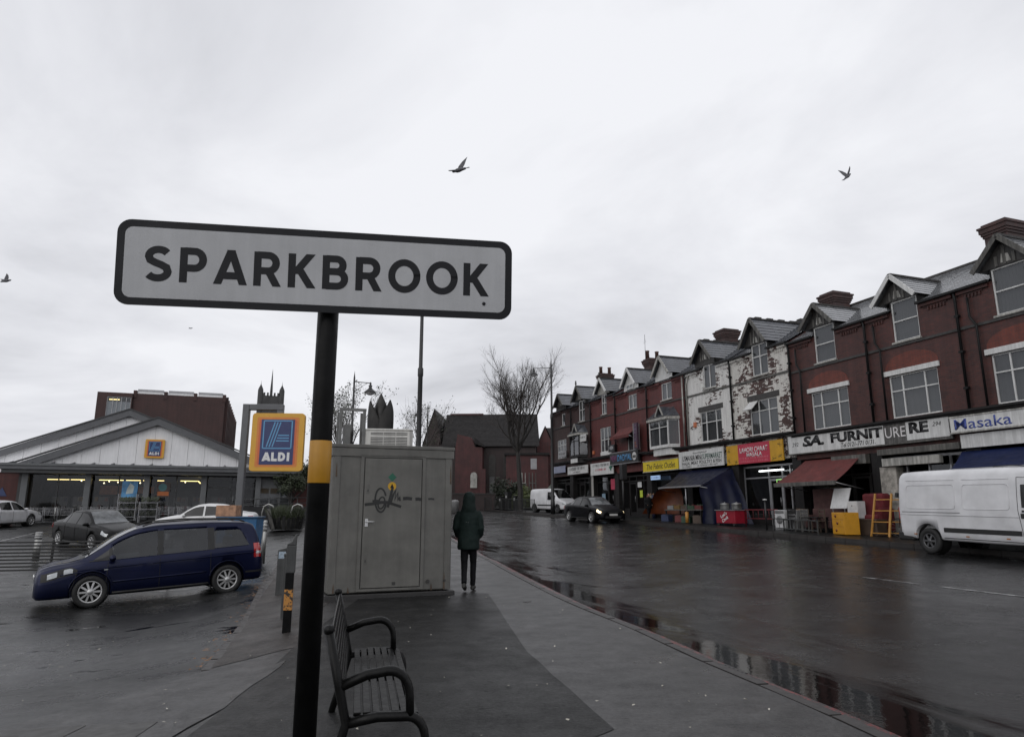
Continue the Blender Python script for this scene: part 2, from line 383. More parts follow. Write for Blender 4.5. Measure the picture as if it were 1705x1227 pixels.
NKW = [(5.0, -8), (3.3, 0), (2.49, 4.88), (2.14, 6.47), (1.92, 7.41), (1.58, 9.16), (1.02, 11.41), (.38, 14.63), (-.63, 19.73), (-1.07, 21.5), (-2.2, 27), (-4.3, 36), (-7.6, 47), (-13.3, 65), (-20.5, 85), (-36, 130)]
def crom(P, k):
    out = []
    for i in range(len(P) - 1):
        p0, p1, p2, p3 = P[max(i - 1, 0)], P[i], P[i + 1], P[min(i + 2, len(P) - 1)]
        for j in range(k):
            t = j / k
            out.append(tuple(.5 * (2 * b + (c - a) * t + (2 * a - 5 * b + 4 * c - d) * t * t + (3 * b - a - 3 * c + d) * t ** 3) for a, b, c, d in zip(p0, p1, p2, p3)))
    return out + [tuple(P[-1])]
NK = crom(NKW, 14)
FARK = 19.3
def sn(x, y): return (-ST * x + CT * y, CT * x + ST * y)
NKS = [sn(*p) for p in NK]
def n_near(s): return polyat(NKS, s)
def road_z(x, y): return H(x, y) - .1 + .06 * max(0., min(1., (sn(x, y)[1] - 4) / 15))
def far_z(x, y): return H(x, y) + .09
LE = [(-8, -6.0), (2.5, -4.7), (5.3, -3.75), (7.1, -3.0), (10.5, -3.9), (16, -5.6), (26, -8.2), (45, -13), (65, -20), (90, -30), (130, -46)]
def nk_x(y): return polyat([(q[1], q[0]) for q in NK], y)

gx = [-900, -500, -250, -140, -90, -70, -50, -35, -20, -10, 0, 10, 20, 35, 50, 70, 90, 140, 250, 500, 900]
gy = [-900, -400, -150, -60, -20, 0, 10, 18, 26, 34, 42, 50, 60, 70, 82, 100, 140, 250, 500, 900]
g = MB(); g.grid(lambda u, v: (gx[round(u * (len(gx) - 1))], gy[round(v * (len(gy) - 1))], H(gx[round(u * (len(gx) - 1))], gy[round(v * (len(gy) - 1))]) - .45), len(gx) - 1, len(gy) - 1)
tag(g.build('ground', m_land, fix=False), kind='structure')

def _park(u, v):
    y = lerp(-8, 62, u); x = lerp(polyat(LE, y) + .5, -75, v ** 1.6)
    return (x, y, H(x, y) - .07 * ss(6.9, 8.2, y) - .012)
g = MB(); g.grid(_park, 220, 110); car_park = tag(g.build('car_park', m_park, fix=False), kind='structure')

def _pave(u, v):
    y = lerp(-8, 128, u ** 1.4); x = lerp(nk_x(y) - .13, polyat(LE, y), v)
    return (x, y, H(x, y))
g = MB(); g.grid(_pave, 420, 48); pavement = tag(g.build('pavement', m_pave, fix=False), kind='structure')

def _road(u, v):
    s = lerp(-9, 128, u ** 1.5); n = lerp(n_near(s) - .02, FARK + .02, v ** 2.2); x, y = W(s, n)
    return (x, y, road_z(x, y))
g = MB(); g.grid(_road, 260, 40); road = tag(g.build('road', m_road, fix=False), kind='structure')
ga = road.data.attributes.new('gutter', 'FLOAT', 'POINT')       # metres from the near kerb, where rain water gathers
ga.data.foreach_set('value', [min(sn(x, y)[1] - n_near(sn(x, y)[0]), 1.2 * (FARK - sn(x, y)[1]) + .25) for x, y, z in g.v])

def _far(u, v):
    s = lerp(-12, 56.5, u); n = lerp(FARK + .12, 26.0, v); x, y = W(s, n)
    return (x, y, far_z(x, y))
g = MB(); g.grid(_far, 90, 6); far_pavement = tag(g.build('far_pavement', m_patch, fix=False), kind='structure')
def _side(u, v):
    s = lerp(56.5, 64, u); n = lerp(FARK - .05, 60, v); x, y = W(s, n)
    return (x, y, H(x, y) - .03)
g = MB(); g.grid(_side, 10, 20); tag(g.build('side_street', m_road, fix=False), kind='structure')
def _far2(u, v):
    s = lerp(64, 128, u); n = lerp(FARK + .12, 32, v); x, y = W(s, n)
    return (x, y, far_z(x, y))
g = MB(); g.grid(_far2, 30, 6); tag(g.build('far_verge_pavement', m_pave, fix=False), kind='structure')

def sheet(name, pts, m, parent, dz=.004, step=.5, kind=None):
    """a flush patch laid a few mm above the ground it follows"""
    bm = bmesh.new(); vs_ = [bm.verts.new((x, y, 0)) for x, y in pts]; bm.faces.new(vs_)
    bmesh.ops.triangulate(bm, faces=bm.faces[:])
    for _ in range(3): bmesh.ops.subdivide_edges(bm, edges=[e for e in bm.edges if e.calc_length() > step], cuts=1, use_grid_fill=True)
    for v in bm.verts: v.co.z = H(v.co.x, v.co.y) + dz
    me = bpy.data.meshes.new(name); bm.to_mesh(me); bm.free()
    return link(name, me, m, parent)
def wob(pts, a=.03, k=5):
    out = []
    for (x0, y0), (x1, y1) in zip(pts, pts[1:] + pts[:1]):
        for j in range(k): t = j / k; out.append((lerp(x0, x1, t) + random.uniform(-a, a), lerp(y0, y1, t) + random.uniform(-a, a)))
    return out
sheet('resurfaced_patch', wob([(-.42, 12.6), (.17, 7.58), (.68, 5.02), (.46, 4.72), (.1, 3.2), (.2, 1.2), (-2.0, 1.2), (-2.15, 5.2), (-2.45, 8.6), (-2.6, 13.6)], .012), m_patch, pavement)
sheet('old_tarmac_strip', wob([(-2.98, 7.25), (-2.3, 8.1), (-2.75, 9.6), (-3.1, 13), (-4.3, 17.2), (-5.7, 17.0), (-3.95, 10.6)], .02), m_old, pavement)
sheet('trench_patch', wob([(-4.3, 3.6), (-3.35, 5.0), (-2.7, 6.1), (-2.25, 7.3), (-2.2, 5.6), (-2.35, 3.0)], .02), m_pave, pavement, .008)
for i, pts in enumerate([[(x_, y_ + .27) for x_, y_ in q_] for q_ in [[(-3.65, 4.95), (-3.02, 4.99), (-2.98, 4.36), (-3.62, 4.32)], [(-2.98, 4.98), (-2.52, 5.0), (-2.46, 4.4), (-2.94, 4.36)], [(-3.6, 4.28), (-2.98, 4.32), (-2.95, 3.7), (-3.58, 3.66)],
                         [(-4.3, 4.9), (-3.69, 4.94), (-3.66, 4.32), (-4.28, 4.28)], [(-2.94, 4.32), (-2.44, 4.36), (-2.4, 3.74), (-2.92, 3.7)]]]):
    b = MB(); b.v = [(x, y, H(x, y) + .013) for x, y in pts] + [(x, y, H(x, y) - .03) for x, y in pts]
    b.f = [(0, 1, 2, 3), (0, 4, 5, 1), (1, 5, 6, 2), (2, 6, 7, 3), (3, 7, 4, 0)]; b.sm = [False] * 5
    b.build('paving_slab', m_slab, pavement, .006)

# kerb stones: one mesh, set stone by stone along both kerbs
def stones(name, path, L_, mesh, parent, zf, maxn):
    """path: list of (x,y); walk it in steps of L_"""
    k = 0; i = 0; p = Vector(path[0]); rest = L_
    a = Vector(path[0]); acc = [a]
    for q in path[1:]:
        q = Vector(q)
        while (q - a).length >= rest:
            a = a + (q - a).normalized() * rest; acc.append(a.copy()); rest = L_
        rest -= (q - a).length; a = q
    for a, b in zip(acc, acc[1:]):
        o = link(name, mesh, None, parent); c = (a + b) / 2
        za, zb = zf(a.x, a.y), zf(b.x, b.y)
        o.location = (c.x, c.y, (za + zb) / 2 + random.uniform(-.003, .003))
        o.rotation_euler = (random.uniform(-.012, .012), -math.atan2(zb - za, (b - a).length), math.atan2(b.y - a.y, b.x - a.x) + random.uniform(-.006, .006))
        k += 1
        if k >= maxn: break
def stone_mesh(L_, w_, h_):
    bm = bmesh.new(); bmesh.ops.create_cube(bm, size=1)
    bmesh.ops.scale(bm, vec=(L_ - .012, w_, h_), verts=bm.verts); bmesh.ops.translate(bm, vec=(0, 0, -h_ / 2), verts=bm.verts)
    bmesh.ops.bevel(bm, geom=[e for e in bm.edges if all(v.co.z > -.01 for v in e.verts)], offset=.012, segments=2, affect='EDGES')
    me = bpy.data.meshes.new('kerb_stone'); bm.to_mesh(me); bm.free(); me.materials.append(m_kerb); return me
ks = stone_mesh(.915, .13, .25)
nkp = [p for p in NK if p[1] > 1.5]
off = []
for i, p in enumerate(nkp):
    q = nkp[min(i + 1, len(nkp) - 1)]; r_ = nkp[max(i - 1, 0)]; d = (Vector(q) - Vector(r_)).normalized()
    off.append((p[0] - d.y * .0 - .062, p[1]))
stones('kerb_stone', off, .915, ks, pavement, lambda x, y: H(x, y) + .006, 62)
stones('kerb_stone', [W(s, FARK + .06) for s in range(2, 110, 3)], .915, ks, far_pavement, lambda x, y: far_z(x, y) + .006, 66)
stones('kerb_stone', [(polyat(LE, y) + .02, y) for y in (7.15, 8, 9, 10.5, 12, 14, 16, 18, 21, 24)], .6, stone_mesh(.6, .13, .2), car_park, lambda x, y: H(x, y) + .006, 30)

# painted lines
def strip(name, m, path, w_, zf, parent, dz=.004):
    b = MB(); V = []
    for i, p in enumerate(path):
        d = (Vector(path[min(i + 1, len(path) - 1)]) - Vector(path[max(i - 1, 0)])).normalized(); nn = Vector((-d.y, d.x)) * w_ / 2
        for sg in (-1, 1):
            q = Vector(p) + nn * sg; V.append((q.x, q.y, zf(q.x, q.y) + dz))
    b.add(V, [(2 * i, 2 * i + 1, 2 * i + 3, 2 * i + 2) for i in range(len(path) - 1)])
    return b.build(name, m, parent, fix=False)
for dx in (.22,):
    strip('red_route_line', m_red, [(x + dx, y) for x, y in NK if -2 < y < 40], .11, road_z, road, .005)
for a, b_ in ((11.75, 10.35), (9.9, 7.2), (5.2, 1.0)):
    strip('lane_dash', m_dash, [W(lerp(a, b_, t / 8), 12.05) for t in range(9)], .11, road_z, road, .005)
m_bay = worn_paint('worn_bay_paint', (.42, .42, .42), (.045, .045, .046), .46)
def pz(x, y): return H(x, y) - .07 * ss(6.9, 8.2, y) - .012
for p, q in (((-21.5, 28.0), (-23.5, 34.5)), ((-26, 30), (-28, 36)), ((-13.5, 24.5), (-15.2, 30)), ((-30.5, 31), (-33, 38)), ((-8.7, 17.6), (-6.2, 19.3))):
    strip('bay_line', m_bay, [(lerp(p[0], q[0], t / 10), lerp(p[1], q[1], t / 10)) for t in range(11)], .1, pz, car_park, .006)

# litter and wet leaves lying about: nobody could count them
m_leafp = M('pale_litter', (.42, .40, .34), .6, var=.4, scale=2)
m_leafb = M('brown_leaves', (.16, .075, .025), .6, var=.5, scale=9)
def scatter(name, label, m, spots, size, zf):
    b = MB()
    for x, y in spots:
        s_ = size * random.uniform(.5, 1.4); a = random.uniform(0, 6.28); z = zf(x, y) + .012
        pts = [(x + s_ * math.cos(a) * k1 - s_ * math.sin(a) * k2, y + s_ * math.sin(a) * k1 + s_ * math.cos(a) * k2, z + random.uniform(0, .012)) for k1, k2 in ((-1, 0), (-.2, .45), (1, .1), (.1, -.5))]
        b.poly(pts)
    return tag(b.build(name, m, fix=False), label, name.replace('_', ' '), kind='stuff')
sp1 = []
for _ in range(150):
    y = 2.6 + 11 * random.random() ** 1.3; sp1.append((random.uniform(max(-3.4, polyat(LE, y) + .1), nk_x(y) - .25), y))
scatter('paper_litter', 'pale scraps of leaf and litter strewn over the wet pavement', m_leafp, sp1, .014, H)
sp2 = [(random.uniform(-9, -3.6), random.uniform(5.6, 12)) for _ in range(70)]
scatter('car_park_litter', 'pale flecks of litter strewn over the wet car park tarmac', m_leafp, [p for p in sp2 if p[0] < polyat(LE, p[1]) - .1], .016, pz)
sp3 = []
for _ in range(330):
    y = random.uniform(7.2, 17.5); sp3.append((polyat(LE, y) - abs(random.gauss(.09, .09)) * random.choice((1, 1, 1, -.6)), y))
scatter('fallen_leaves', 'brown fallen leaves heaped in the car park gutter', m_leafb, [p for p in sp3 if random.random() < .4 + .6 * math.sin(p[1] * 2.1) ** 2], .034, lambda x, y: H(x, y) - .03)

# iron covers set in the ground
m_iron2 = M('cast_iron_cover', (.02, .019, .019), .35, .4, var=.4, scale=20, bump=.6, bscale=70)
for nm, x, y, w_, d_, rz, par, zf in (('gully_grate', 2.05, 7.2, .36, .42, .22, road, road_z),):
    b = MB(); b.box(-w_ / 2, w_ / 2, -d_ / 2, d_ / 2, -.02, .0)
    for k in range(5): b.box(-w_ * .42, w_ * .42, -d_ * .4 + k * d_ * .18, -d_ * .4 + k * d_ * .18 + d_ * .08, 0, .004)
    o = b.build(nm, m_iron2, par); o.location = (x, y, zf(x, y) + .012); o.rotation_euler = (0, 0, rz)
# ================================================================ terrace of shops across the road
FN = 23.0
m_brick_a = brick_mat('dark_red_brick', (.098, .027, .021), (.058, .019, .017), (.045, .03, .027), grime=.45)
m_brick_b = brick_mat('red_brick', (.13, .025, .022), (.09, .019, .018), (.06, .03, .028), grime=.3)
m_brick_c = brick_mat('sooty_brown_brick', (.055, .024, .021), (.038, .019, .018), (.03, .024, .022))
m_peel1 = brick_mat('flaking_white_paint_brick', (.075, .028, .022), (.05, .022, .019), (.05, .04, .036), peel=((.64, .62, .58), .845, 3.1))
m_peel2 = brick_mat('white_paint_brick', (.07, .03, .024), (.05, .022, .019), (.05, .04, .036), peel=((.68, .67, .65), .765, 8.4))
m_chim = brick_mat('chimney_brick', (.07, .028, .024), (.05, .024, .022), (.04, .03, .028))
m_arch = brick_mat('orange_arch_brick', (.17, .035, .020), (.13, .028, .018), (.07, .035, .03), grime=.25)
m_slate = slate_mat('wet_slate', (.20, .205, .215), .10, spec=1.0, bump=.0, var=.2)
m_slate2 = slate_mat('blue_grey_slate', (.075, .08, .092), .18, spec=.9, bump=.02)
m_white = M('white_frame_paint', (.62, .62, .61), .4, var=.1, streak=.18)
m_offw = M('weathered_white_wood', (.42, .41, .38), .55, var=.3, streak=.45)
m_dirtyw = M('grimy_timber', (.12, .115, .105), .6, var=.35, streak=.5)
m_black = M('black_gutter_iron', (.009, .009, .0095), .4, var=.3, spec=.2)
m_dark = M('dark_timber', (.012, .011, .011), .5, var=.3, spec=.25)
m_stone = M('sooty_stone', (.045, .042, .04), .6, var=.35, streak=.3)
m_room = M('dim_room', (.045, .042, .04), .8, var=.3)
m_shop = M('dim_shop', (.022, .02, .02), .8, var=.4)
m_curt = M('net_curtain', (.11, .11, .11), .9, var=.15, scale=1.2)
m_glass = glass_mat('window_glass', (.62, .64, .66), .03)
m_shopglass = glass_mat('shop_glass', (.55, .56, .57), .02)
m_pot = M('clay_pot', (.09, .045, .035), .7, var=.3)
m_alu = M('aluminium', (.32, .32, .33), .35, .6, var=.12)

def wall_holes(mb, x0, x1, z0, z1, holes, y=0., depth=.13):
    xs = sorted({x0, x1, *[h[0] for h in holes], *[h[1] for h in holes]}); zs = sorted({z0, z1, *[h[2] for h in holes], *[h[3] for h in holes]})
    xs = [x for x in xs if x0 <= x <= x1]; zs = [z for z in zs if z0 <= z <= z1]
    for a, b in zip(xs, xs[1:]):
        for c, d in zip(zs, zs[1:]):
            mx_, mz = (a + b) / 2, (c + d) / 2
            if any(h[0] < mx_ < h[1] and h[2] < mz < h[3] for h in holes): continue
            mb.poly([(b, y, c), (a, y, c), (a, y, d), (b, y, d)])
    for a, b, c, d in holes:
        d_ = min(d, z1)
        mb.poly([(a, y, c), (a, y - depth, c), (a, y - depth, d_), (a, y, d_)]); mb.poly([(b, y, c), (b, y, d_), (b, y - depth, d_), (b, y - depth, c)])
        mb.poly([(a, y, c), (b, y, c), (b, y - depth, c), (a, y - depth, c)])
        if d < z1: mb.poly([(a, y, d), (a, y - depth, d), (b, y - depth, d), (b, y, d)])

def roof_slope(mb, A, B, C, D, rows, lip=.018):
    """A-B eave, D-C ridge (same direction); overlapping slate courses"""
    A, B, C, D = map(Vector, (A, B, C, D)); n = (B - A).cross(D - A).normalized()
    if n.z < 0: n = -n
    for i in range(rows):
        t0, t1 = i / rows, (i + 1.08) / rows; t1 = min(t1, 1)
        a, b = A.lerp(D, t0), B.lerp(C, t0); c, d = B.lerp(C, t1), A.lerp(D, t1)
        mb.poly([a + n * lip, b + n * lip, c + n * .003, d + n * .003]); mb.poly([a, b, b + n * lip, a + n * lip])

def window(parent, x0, x1, z0, z1, y=-.1, cols=(0, 1), trans=None, m=None, fr=.055, curtain=.0, openlight=None, glass=None, name='window', cm=None, flip=False):
    """frame with one pane per light; cols are fractions across, trans a fraction of the height"""
    m = m or m_white; w_, h_ = x1 - x0, z1 - z0; f = MB()
    f.box(x0, x1, y - .03, y + .035, z0, z0 + fr); f.box(x0, x1, y - .03, y + .035, z1 - fr, z1)
    f.box(x0, x0 + fr, y - .029, y + .034, z0 + fr, z1 - fr); f.box(x1 - fr, x1, y - .029, y + .034, z0 + fr, z1 - fr)
    cx = [x0 + c * w_ for c in cols]
    zt = [z0] + ([z0 + t * h_ for t in (trans if isinstance(trans, (list, tuple)) else [trans])] if trans else []) + [z1]
    for c in cx[1:-1]: f.box(c - fr * .5, c + fr * .5, y - .028, y + .033, z0 + fr, z1 - fr)
    for t in zt[1:-1]: f.box(x0 + fr, x1 - fr, y - .027, y + .04, t - fr * .42, t + fr * .42)
    fo = f.build(name, m, parent)
    for i, (a, b) in enumerate(zip(cx, cx[1:])):
        for j, (c, d) in enumerate(zip(zt, zt[1:])):
            p = MB()
            if openlight == (i, j):
                p.bar(((a + b) / 2, y + .05, d - .02), ((a + b) / 2, y + .5, c + .08), b - a, .035, (0, 0, 1)); p.build('open_light', m, fo); continue
            p.poly([(b - .01, y, c + .01), (a + .01, y, c + .01), (a + .01, y, d - .01), (b - .01, y, d - .01)]); p.build('pane', glass or m_glass, fo, fix=False)
    if curtain is not None:
        k = MB(); nw = 14
        k.grid(lambda u, v: (lerp(x0 + .02, x1 - .02, u), y + (.09 + .015 * math.sin(u * 55)) * (1 if flip else -1), lerp(z0, z1 - curtain * h_, v)), 48, 1)
        k.build('curtain', cm or m_curt, fo, fix=False)
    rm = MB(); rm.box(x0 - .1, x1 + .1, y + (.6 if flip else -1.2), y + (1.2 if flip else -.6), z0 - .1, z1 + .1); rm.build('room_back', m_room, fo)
    return fo

def pane_dark(): return m_glass
def house(name, label, s0, s1, dz, apex, wall, win, dwin, style='dormer', shop=None, bargem=None, infill=None, pipe2=False, arch=False, roofm=None, piers=None, apz=10.57, ridge_crest=False, finial=False):
    w_ = s1 - s0; x0, y0 = W(s0, FN); zb = far_z(*W((s0 + s1) / 2, FN)) - .02
    h = thing(name, label, 'shop building', (x0, y0, zb), RZT, 'terrace of shops')
    Z = lambda z: z + dz - zb                       # heights are given above the datum of the first house
    ze, zr = Z(9.15), Z(11.45); c = apex - s0
    holes = []
    if win: holes.append((win[0] - s0, win[1] - s0, Z(win[2]), Z(win[3])))
    dl, dr_, d0, d1 = dwin[0] - s0, dwin[1] - s0, Z(dwin[2]), Z(dwin[3])
    if style == 'dormer': holes.append((dl, dr_, d0, ze + .5))
    else: holes.append((dl, dr_, d0, d1))
    b = MB(); wall_holes(b, 0.0, w_, Z(3.7), ze, holes)
    b.poly([(0, 0, Z(3.7)), (w_, 0, Z(3.7)), (w_, -.3, Z(3.7)), (0, -.3, Z(3.7))])
    wl = b.build('wall', wall, h, fix=False)
    # gable ends only matter for the last house
    b = MB(); b.poly([(w_, 0, 0), (w_, -8, 0), (w_, -8, ze), (w_, -4, zr - .05), (w_, 0, ze)]); b.poly([(0, 0, Z(3.7)), (0, -8, Z(3.7)), (0, -8, ze), (0, -4, zr - .05), (0, 0, ze)]); b.poly([(0, -8, 0), (w_, -8, 0), (w_, -8, ze), (0, -8, ze)])
    b.build('party_wall', wall if wall in (m_brick_c, m_brick_b) else m_brick_a, h, fix=False)
    # cornices, string course, corbel table
    b = MB(); b.box(0, w_, .0, .05, Z(7.72), Z(7.82)); b.build('string_course', m_stone if wall not in (m_peel1, m_peel2) else m_dirtyw, h)
    for (a, d) in ((.05, dl - .12), (dr_ + .12, w_ - .05)):
        if d - a > .3:
            b = MB(); b.box(a, d, 0, .09, ze - .16, ze - .02); k = int((d - a - .5) / .13)
            for j in range(max(k, 0)): b.box(a + .3 + j * .13, a + .36 + j * .13, 0, .045, ze - .34, ze - .22)
            b.box(a + .22, d - .12, 0, .03, ze - .22, ze - .17)
            b.build('corbel_table', wall, h)
    for (a, d) in ((.0, dl - .06), (dr_ + .06, w_)):
        if style != 'dormer': a, d = (0, c - .95) if a == 0 else (c + .95, w_)
        if d > a: b = MB(); b.box(a, d, .06, .2, ze - .03, ze + .06); b.build('gutter', m_black, h)
    b = MB(); b.tube([(w_ - .09, .13, ze), (w_ - .09, .09, ze - .3), (w_ - .09, .09, Z(4.9))], .05, 8)
    for zz in (5.6, 6.9, 8.2): b.box(w_ - .17, w_ - .01, .02, .15, Z(zz), Z(zz) + .08)
    b.build('drainpipe', m_black, h)
    if pipe2:
        b = MB(); b.tube([(w_ - .55, .1, ze - .35), (w_ - .55, .1, Z(8.1)), (w_ - .75, .1, Z(7.75)), (w_ - .75, .1, Z(4.9))], .04, 8); b.build('drainpipe', m_black, h)
    # main roof
    b = MB()
    if style == 'dormer':
        zm = lerp(ze + .02, zr, .92 / 4.12); roof_slope(b, (0, .12, ze + .02), (dl - .05, .12, ze + .02), (dl - .05, -4, zr), (0, -4, zr), 20); roof_slope(b, (dr_ + .05, .12, ze + .02), (w_, .12, ze + .02), (w_, -4, zr), (dr_ + .05, -4, zr), 20); roof_slope(b, (dl - .05, -.8, zm), (dr_ + .05, -.8, zm), (dr_ + .05, -4, zr), (dl - .05, -4, zr), 15)
    else: roof_slope(b, (0, .12, ze + .02), (w_, .12, ze + .02), (w_, -4, zr), (0, -4, zr), 20)
    b.poly([(0, -4, zr), (w_, -4, zr), (w_, -8.1, ze), (0, -8.1, ze)]); rf = b.build('roof', roofm or m_slate, h, fix=False)
    b = MB()
    k = int(w_ / .3)
    for j in range(k): b.box(j * w_ / k, (j + 1) * w_ / k - .012, -4.1, -3.9, zr - .04, zr + .07 + (.05 if j % 2 == 0 and ridge_crest else 0))
    b.build('ridge_tiles', m_stone, h)
    # dormer
    az, sl = Z(apz), (zr - ze) / 4.12; ea = Z(9.56); hw = .98; yb = lambda z: .12 - (z - ze) / sl
    b = MB()
    for sg in (-1, 1): roof_slope(b, (c + sg * hw, .3, ea), (c + sg * hw, yb(ea) - .05, ea), (c, yb(az) - .05, az), (c, .3, az), 7, .02)
    dm = b.build('dormer_roof', roofm or m_slate, h, fix=False)
    b = MB()
    for sg in (-1, 1): b.bar((c + sg * (hw + .02), .31, ea - .06), (c, .31, az - .03), .17, .05, (0, 1, 0))
    b.build('barge_board', bargem or m_offw, dm)
    if finial: b = MB(); b.lathe([(.05, -.1), (.05, .15), (.1, .2), (.04, .3), (.08, .38), (.0, .45)], 8, (c, .28, az)); b.build('finial', m_stone, dm)
    b = MB()
    nrt = 9
    for j in range(nrt): b.box(c - .07, c + .07, lerp(.3, yb(az), j / nrt), lerp(.3, yb(az), (j + 1) / nrt) - .01, az - .02, az + .06 + (.06 if ridge_crest and j % 2 else 0))
    b.build('dormer_ridge', m_stone, dm)
    if style == 'dormer':
        for sg, xe in ((-1, dl - .05), (1, dr_ + .05)):
            b = MB(); b.poly([(xe, -.05, ze - .05), (xe, yb(ea), ea), (xe, -.05, ea)]); b.poly([(xe, -.02, ze - .1), (xe, -.02, ea + .03), (dl if sg < 0 else dr_, -.02, ea + .03), (dl if sg < 0 else dr_, -.02, ze - .1)])
            b.poly([(xe, -.05, ea), (xe, yb(ea), ea), (c + sg * hw, yb(ea), ea), (c + sg * hw, -.05, ea)]); b.build('dormer_cheek', m_dark, dm, fix=False)
    gb = MB(); zl = d1 if style == 'dormer' else ze - .02
    hwz = lambda z: hw * (az - .1 - z) / (az - .1 - ea)
    gb.prism([(c - min(hw - .05, hwz(zl)), max(zl, ea - .02)), (c + min(hw - .05, hwz(zl)), max(zl, ea - .02)), (c, az - .1)], -.06, .02) if zl >= ea - .1 else gb.prism([(c - hw + .06, zl), (c + hw - .06, zl), (c + hw - .06, ea), (c, az - .1), (c - hw + .06, ea)], -.06, .02)
    gb.build('gable_panel', infill if infill and infill is not m_dirtyw else m_stone, dm)  # default dark panel colour stands in for the shade of a recessed gable
    if infill is None or infill is m_dirtyw:
        for t in (-.3, .02, .3): b = MB(); b.box(c + t - .05, c + t + .05, .02, .045, max(d1, ea) + .02, az - .3 - abs(t) * 1.15); b.build('gable_batten', m_dirtyw, dm)
        b = MB(); b.prism([(c - .2, max(d1, ea) + .08), (c + .16, max(d1, ea) + .1), (c + .1, max(d1, ea) + .42), (c - .12, max(d1, ea) + .36)], .02, .03); b.build('plaster_panel', m_offw, dm)
    # windows
    dw = shop.get('dlayout', dict(cols=(0, 1), trans=.47)) if shop else {}
    window(h, dl, dr_, d0, d1, y=-.07, **dw)
    b = MB(); b.box(dl - .06, dr_ + .06, -.02, .08, d0 - .07, d0); b.build('sill', m_offw, h)
    if win:
        wl_ = shop.get('layout', dict(cols=(0, .27, .73, 1), trans=.63))
        window(h, win[0] - s0, win[1] - s0, Z(win[2]), Z(win[3]), y=-.08, **wl_)
        if arch:
            b = MB(); b.box(win[0] - s0 - .13, win[1] - s0 + .16, .0, .07, Z(win[3]), Z(win[3]) + .2); b.build('lintel', m_white, h, .01)
            cxm = (win[0] + win[1]) / 2 - s0; hw2 = (win[1] - win[0]) / 2 + .1; pts = [(cxm + hw2 * math.cos(t), Z(win[3]) + .2 + .62 * max(0., math.sin(t)) ** .8) for t in [math.pi * k / 14 for k in range(15)]]
            b = MB(); b.prism(pts, .0, .012); b.build('brick_arch', m_arch, h)
        elif shop.get('rawlintel'):
            b = MB(); b.box(win[0] - s0 - .2, win[1] - s0 + .1, .0, .03, Z(win[3]) + .01, Z(win[3]) + .28); b.build('lintel', m_stone, h)
    # shop front zone
    b = MB(); b.box(-.005, w_ + .005, .0, .34, Z(4.80), Z(4.88)); b.box(0, w_, .0, .24, Z(4.72), Z(4.80)); b.build('shop_cornice', shop.get('cornm', m_dark), h)
    pm = piers or m_dark
    for a, d in ((0, .28), (w_ - .28, w_)):
        b = MB(); b.box(a, d, -.5, .06, -.3, Z(3.7)); b.build('pier', pm, h, .01)
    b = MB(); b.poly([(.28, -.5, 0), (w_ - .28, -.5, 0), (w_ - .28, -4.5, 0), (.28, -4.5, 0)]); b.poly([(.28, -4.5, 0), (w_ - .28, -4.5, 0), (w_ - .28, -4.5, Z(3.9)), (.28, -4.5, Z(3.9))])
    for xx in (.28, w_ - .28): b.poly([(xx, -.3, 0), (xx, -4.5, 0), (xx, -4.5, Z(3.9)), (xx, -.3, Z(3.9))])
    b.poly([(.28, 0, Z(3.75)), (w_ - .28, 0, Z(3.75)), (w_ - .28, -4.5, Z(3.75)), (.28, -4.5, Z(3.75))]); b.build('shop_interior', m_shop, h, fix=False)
    # glazing: riser, mullions, door
    fx0, fx1 = .28, w_ - .28; dw0 = shop.get('door', .62); dA = lerp(fx0, fx1, dw0); dB = dA + .95
    fm = shop.get('framem', m_dark); zt = Z(3.45)
    for a, d in ((fx0, dA), (dB, fx1)):
        if d - a > .1: b = MB(); b.box(a, d, -.36, -.22, 0, .55); b.build('stall_riser', shop.get('riserm', m_dark), h)
    fr = MB()
    for xx in [fx0, dA, dB, fx1] + [lerp(fx0, dA, .5)]: fr.box(xx - .035, xx + .035, -.34, -.26, .55 if xx not in (dA, dB) else 0, zt)
    fr.box(fx0, fx1, -.34, -.26, zt - .05, zt + .04); fr.box(fx0, fx1, -.335, -.265, 2.3, 2.37)
    fo = fr.build('shop_window', fm, h)
    mid = lerp(fx0, dA, .5)
    for a, d, z_ in ((fx0, mid, .55), (mid, dA, .55), (dB, fx1, .55)):
        if d - a > .15: b = MB(); b.poly([(a, -.3, z_), (d, -.3, z_), (d, -.3, zt), (a, -.3, zt)]); b.build('pane', m_shopglass, fo, fix=False)
    b = MB(); b.box(dA + .04, dA + .12, -.33, -.27, .02, 2.25); b.box(dB - .12, dB - .04, -.33, -.27, .02, 2.25); b.box(dA + .04, dB - .04, -.329, -.271, .02, .3); b.box(dA + .04, dB - .04, -.328, -.272, 2.15, 2.25)
    do = b.build('door', fm, h); b = MB(); b.tube([(dA + .18, -.24, .95), (dA + .18, -.24, 1.35)], .014, 6); b.build('handle', m_alu, do)
    # stock on shelves inside
    for (sx, sz) in ((.5, .7), (.5, 1.25), (.5, 1.8)):
        b = MB(); b.box(fx0 + .05, dA - .1, -1.5, -1.0, sz - .04, sz); b.build('shelf', m_dirtyw, h)
        for k in range(7):
            xx = lerp(fx0 + .1, dA - .5, k / 6); hh = random.uniform(.2, .42)
            b = MB(); b.box(xx, xx + random.uniform(.16, .32), -1.42, -1.1, sz, sz + hh); b.build('stock', random.choice(m_stock), h)
    return h, Z, zb
m_stock = [M('stock_%s' % k, c, .6, var=.3) for k, c in dict(red=(.10, .02, .02), cream=(.15, .13, .10), blue=(.02, .03, .07), green=(.025, .055, .03), white=(.18, .18, .18), brown=(.06, .04, .028), amber=(.12, .065, .014)).items()]

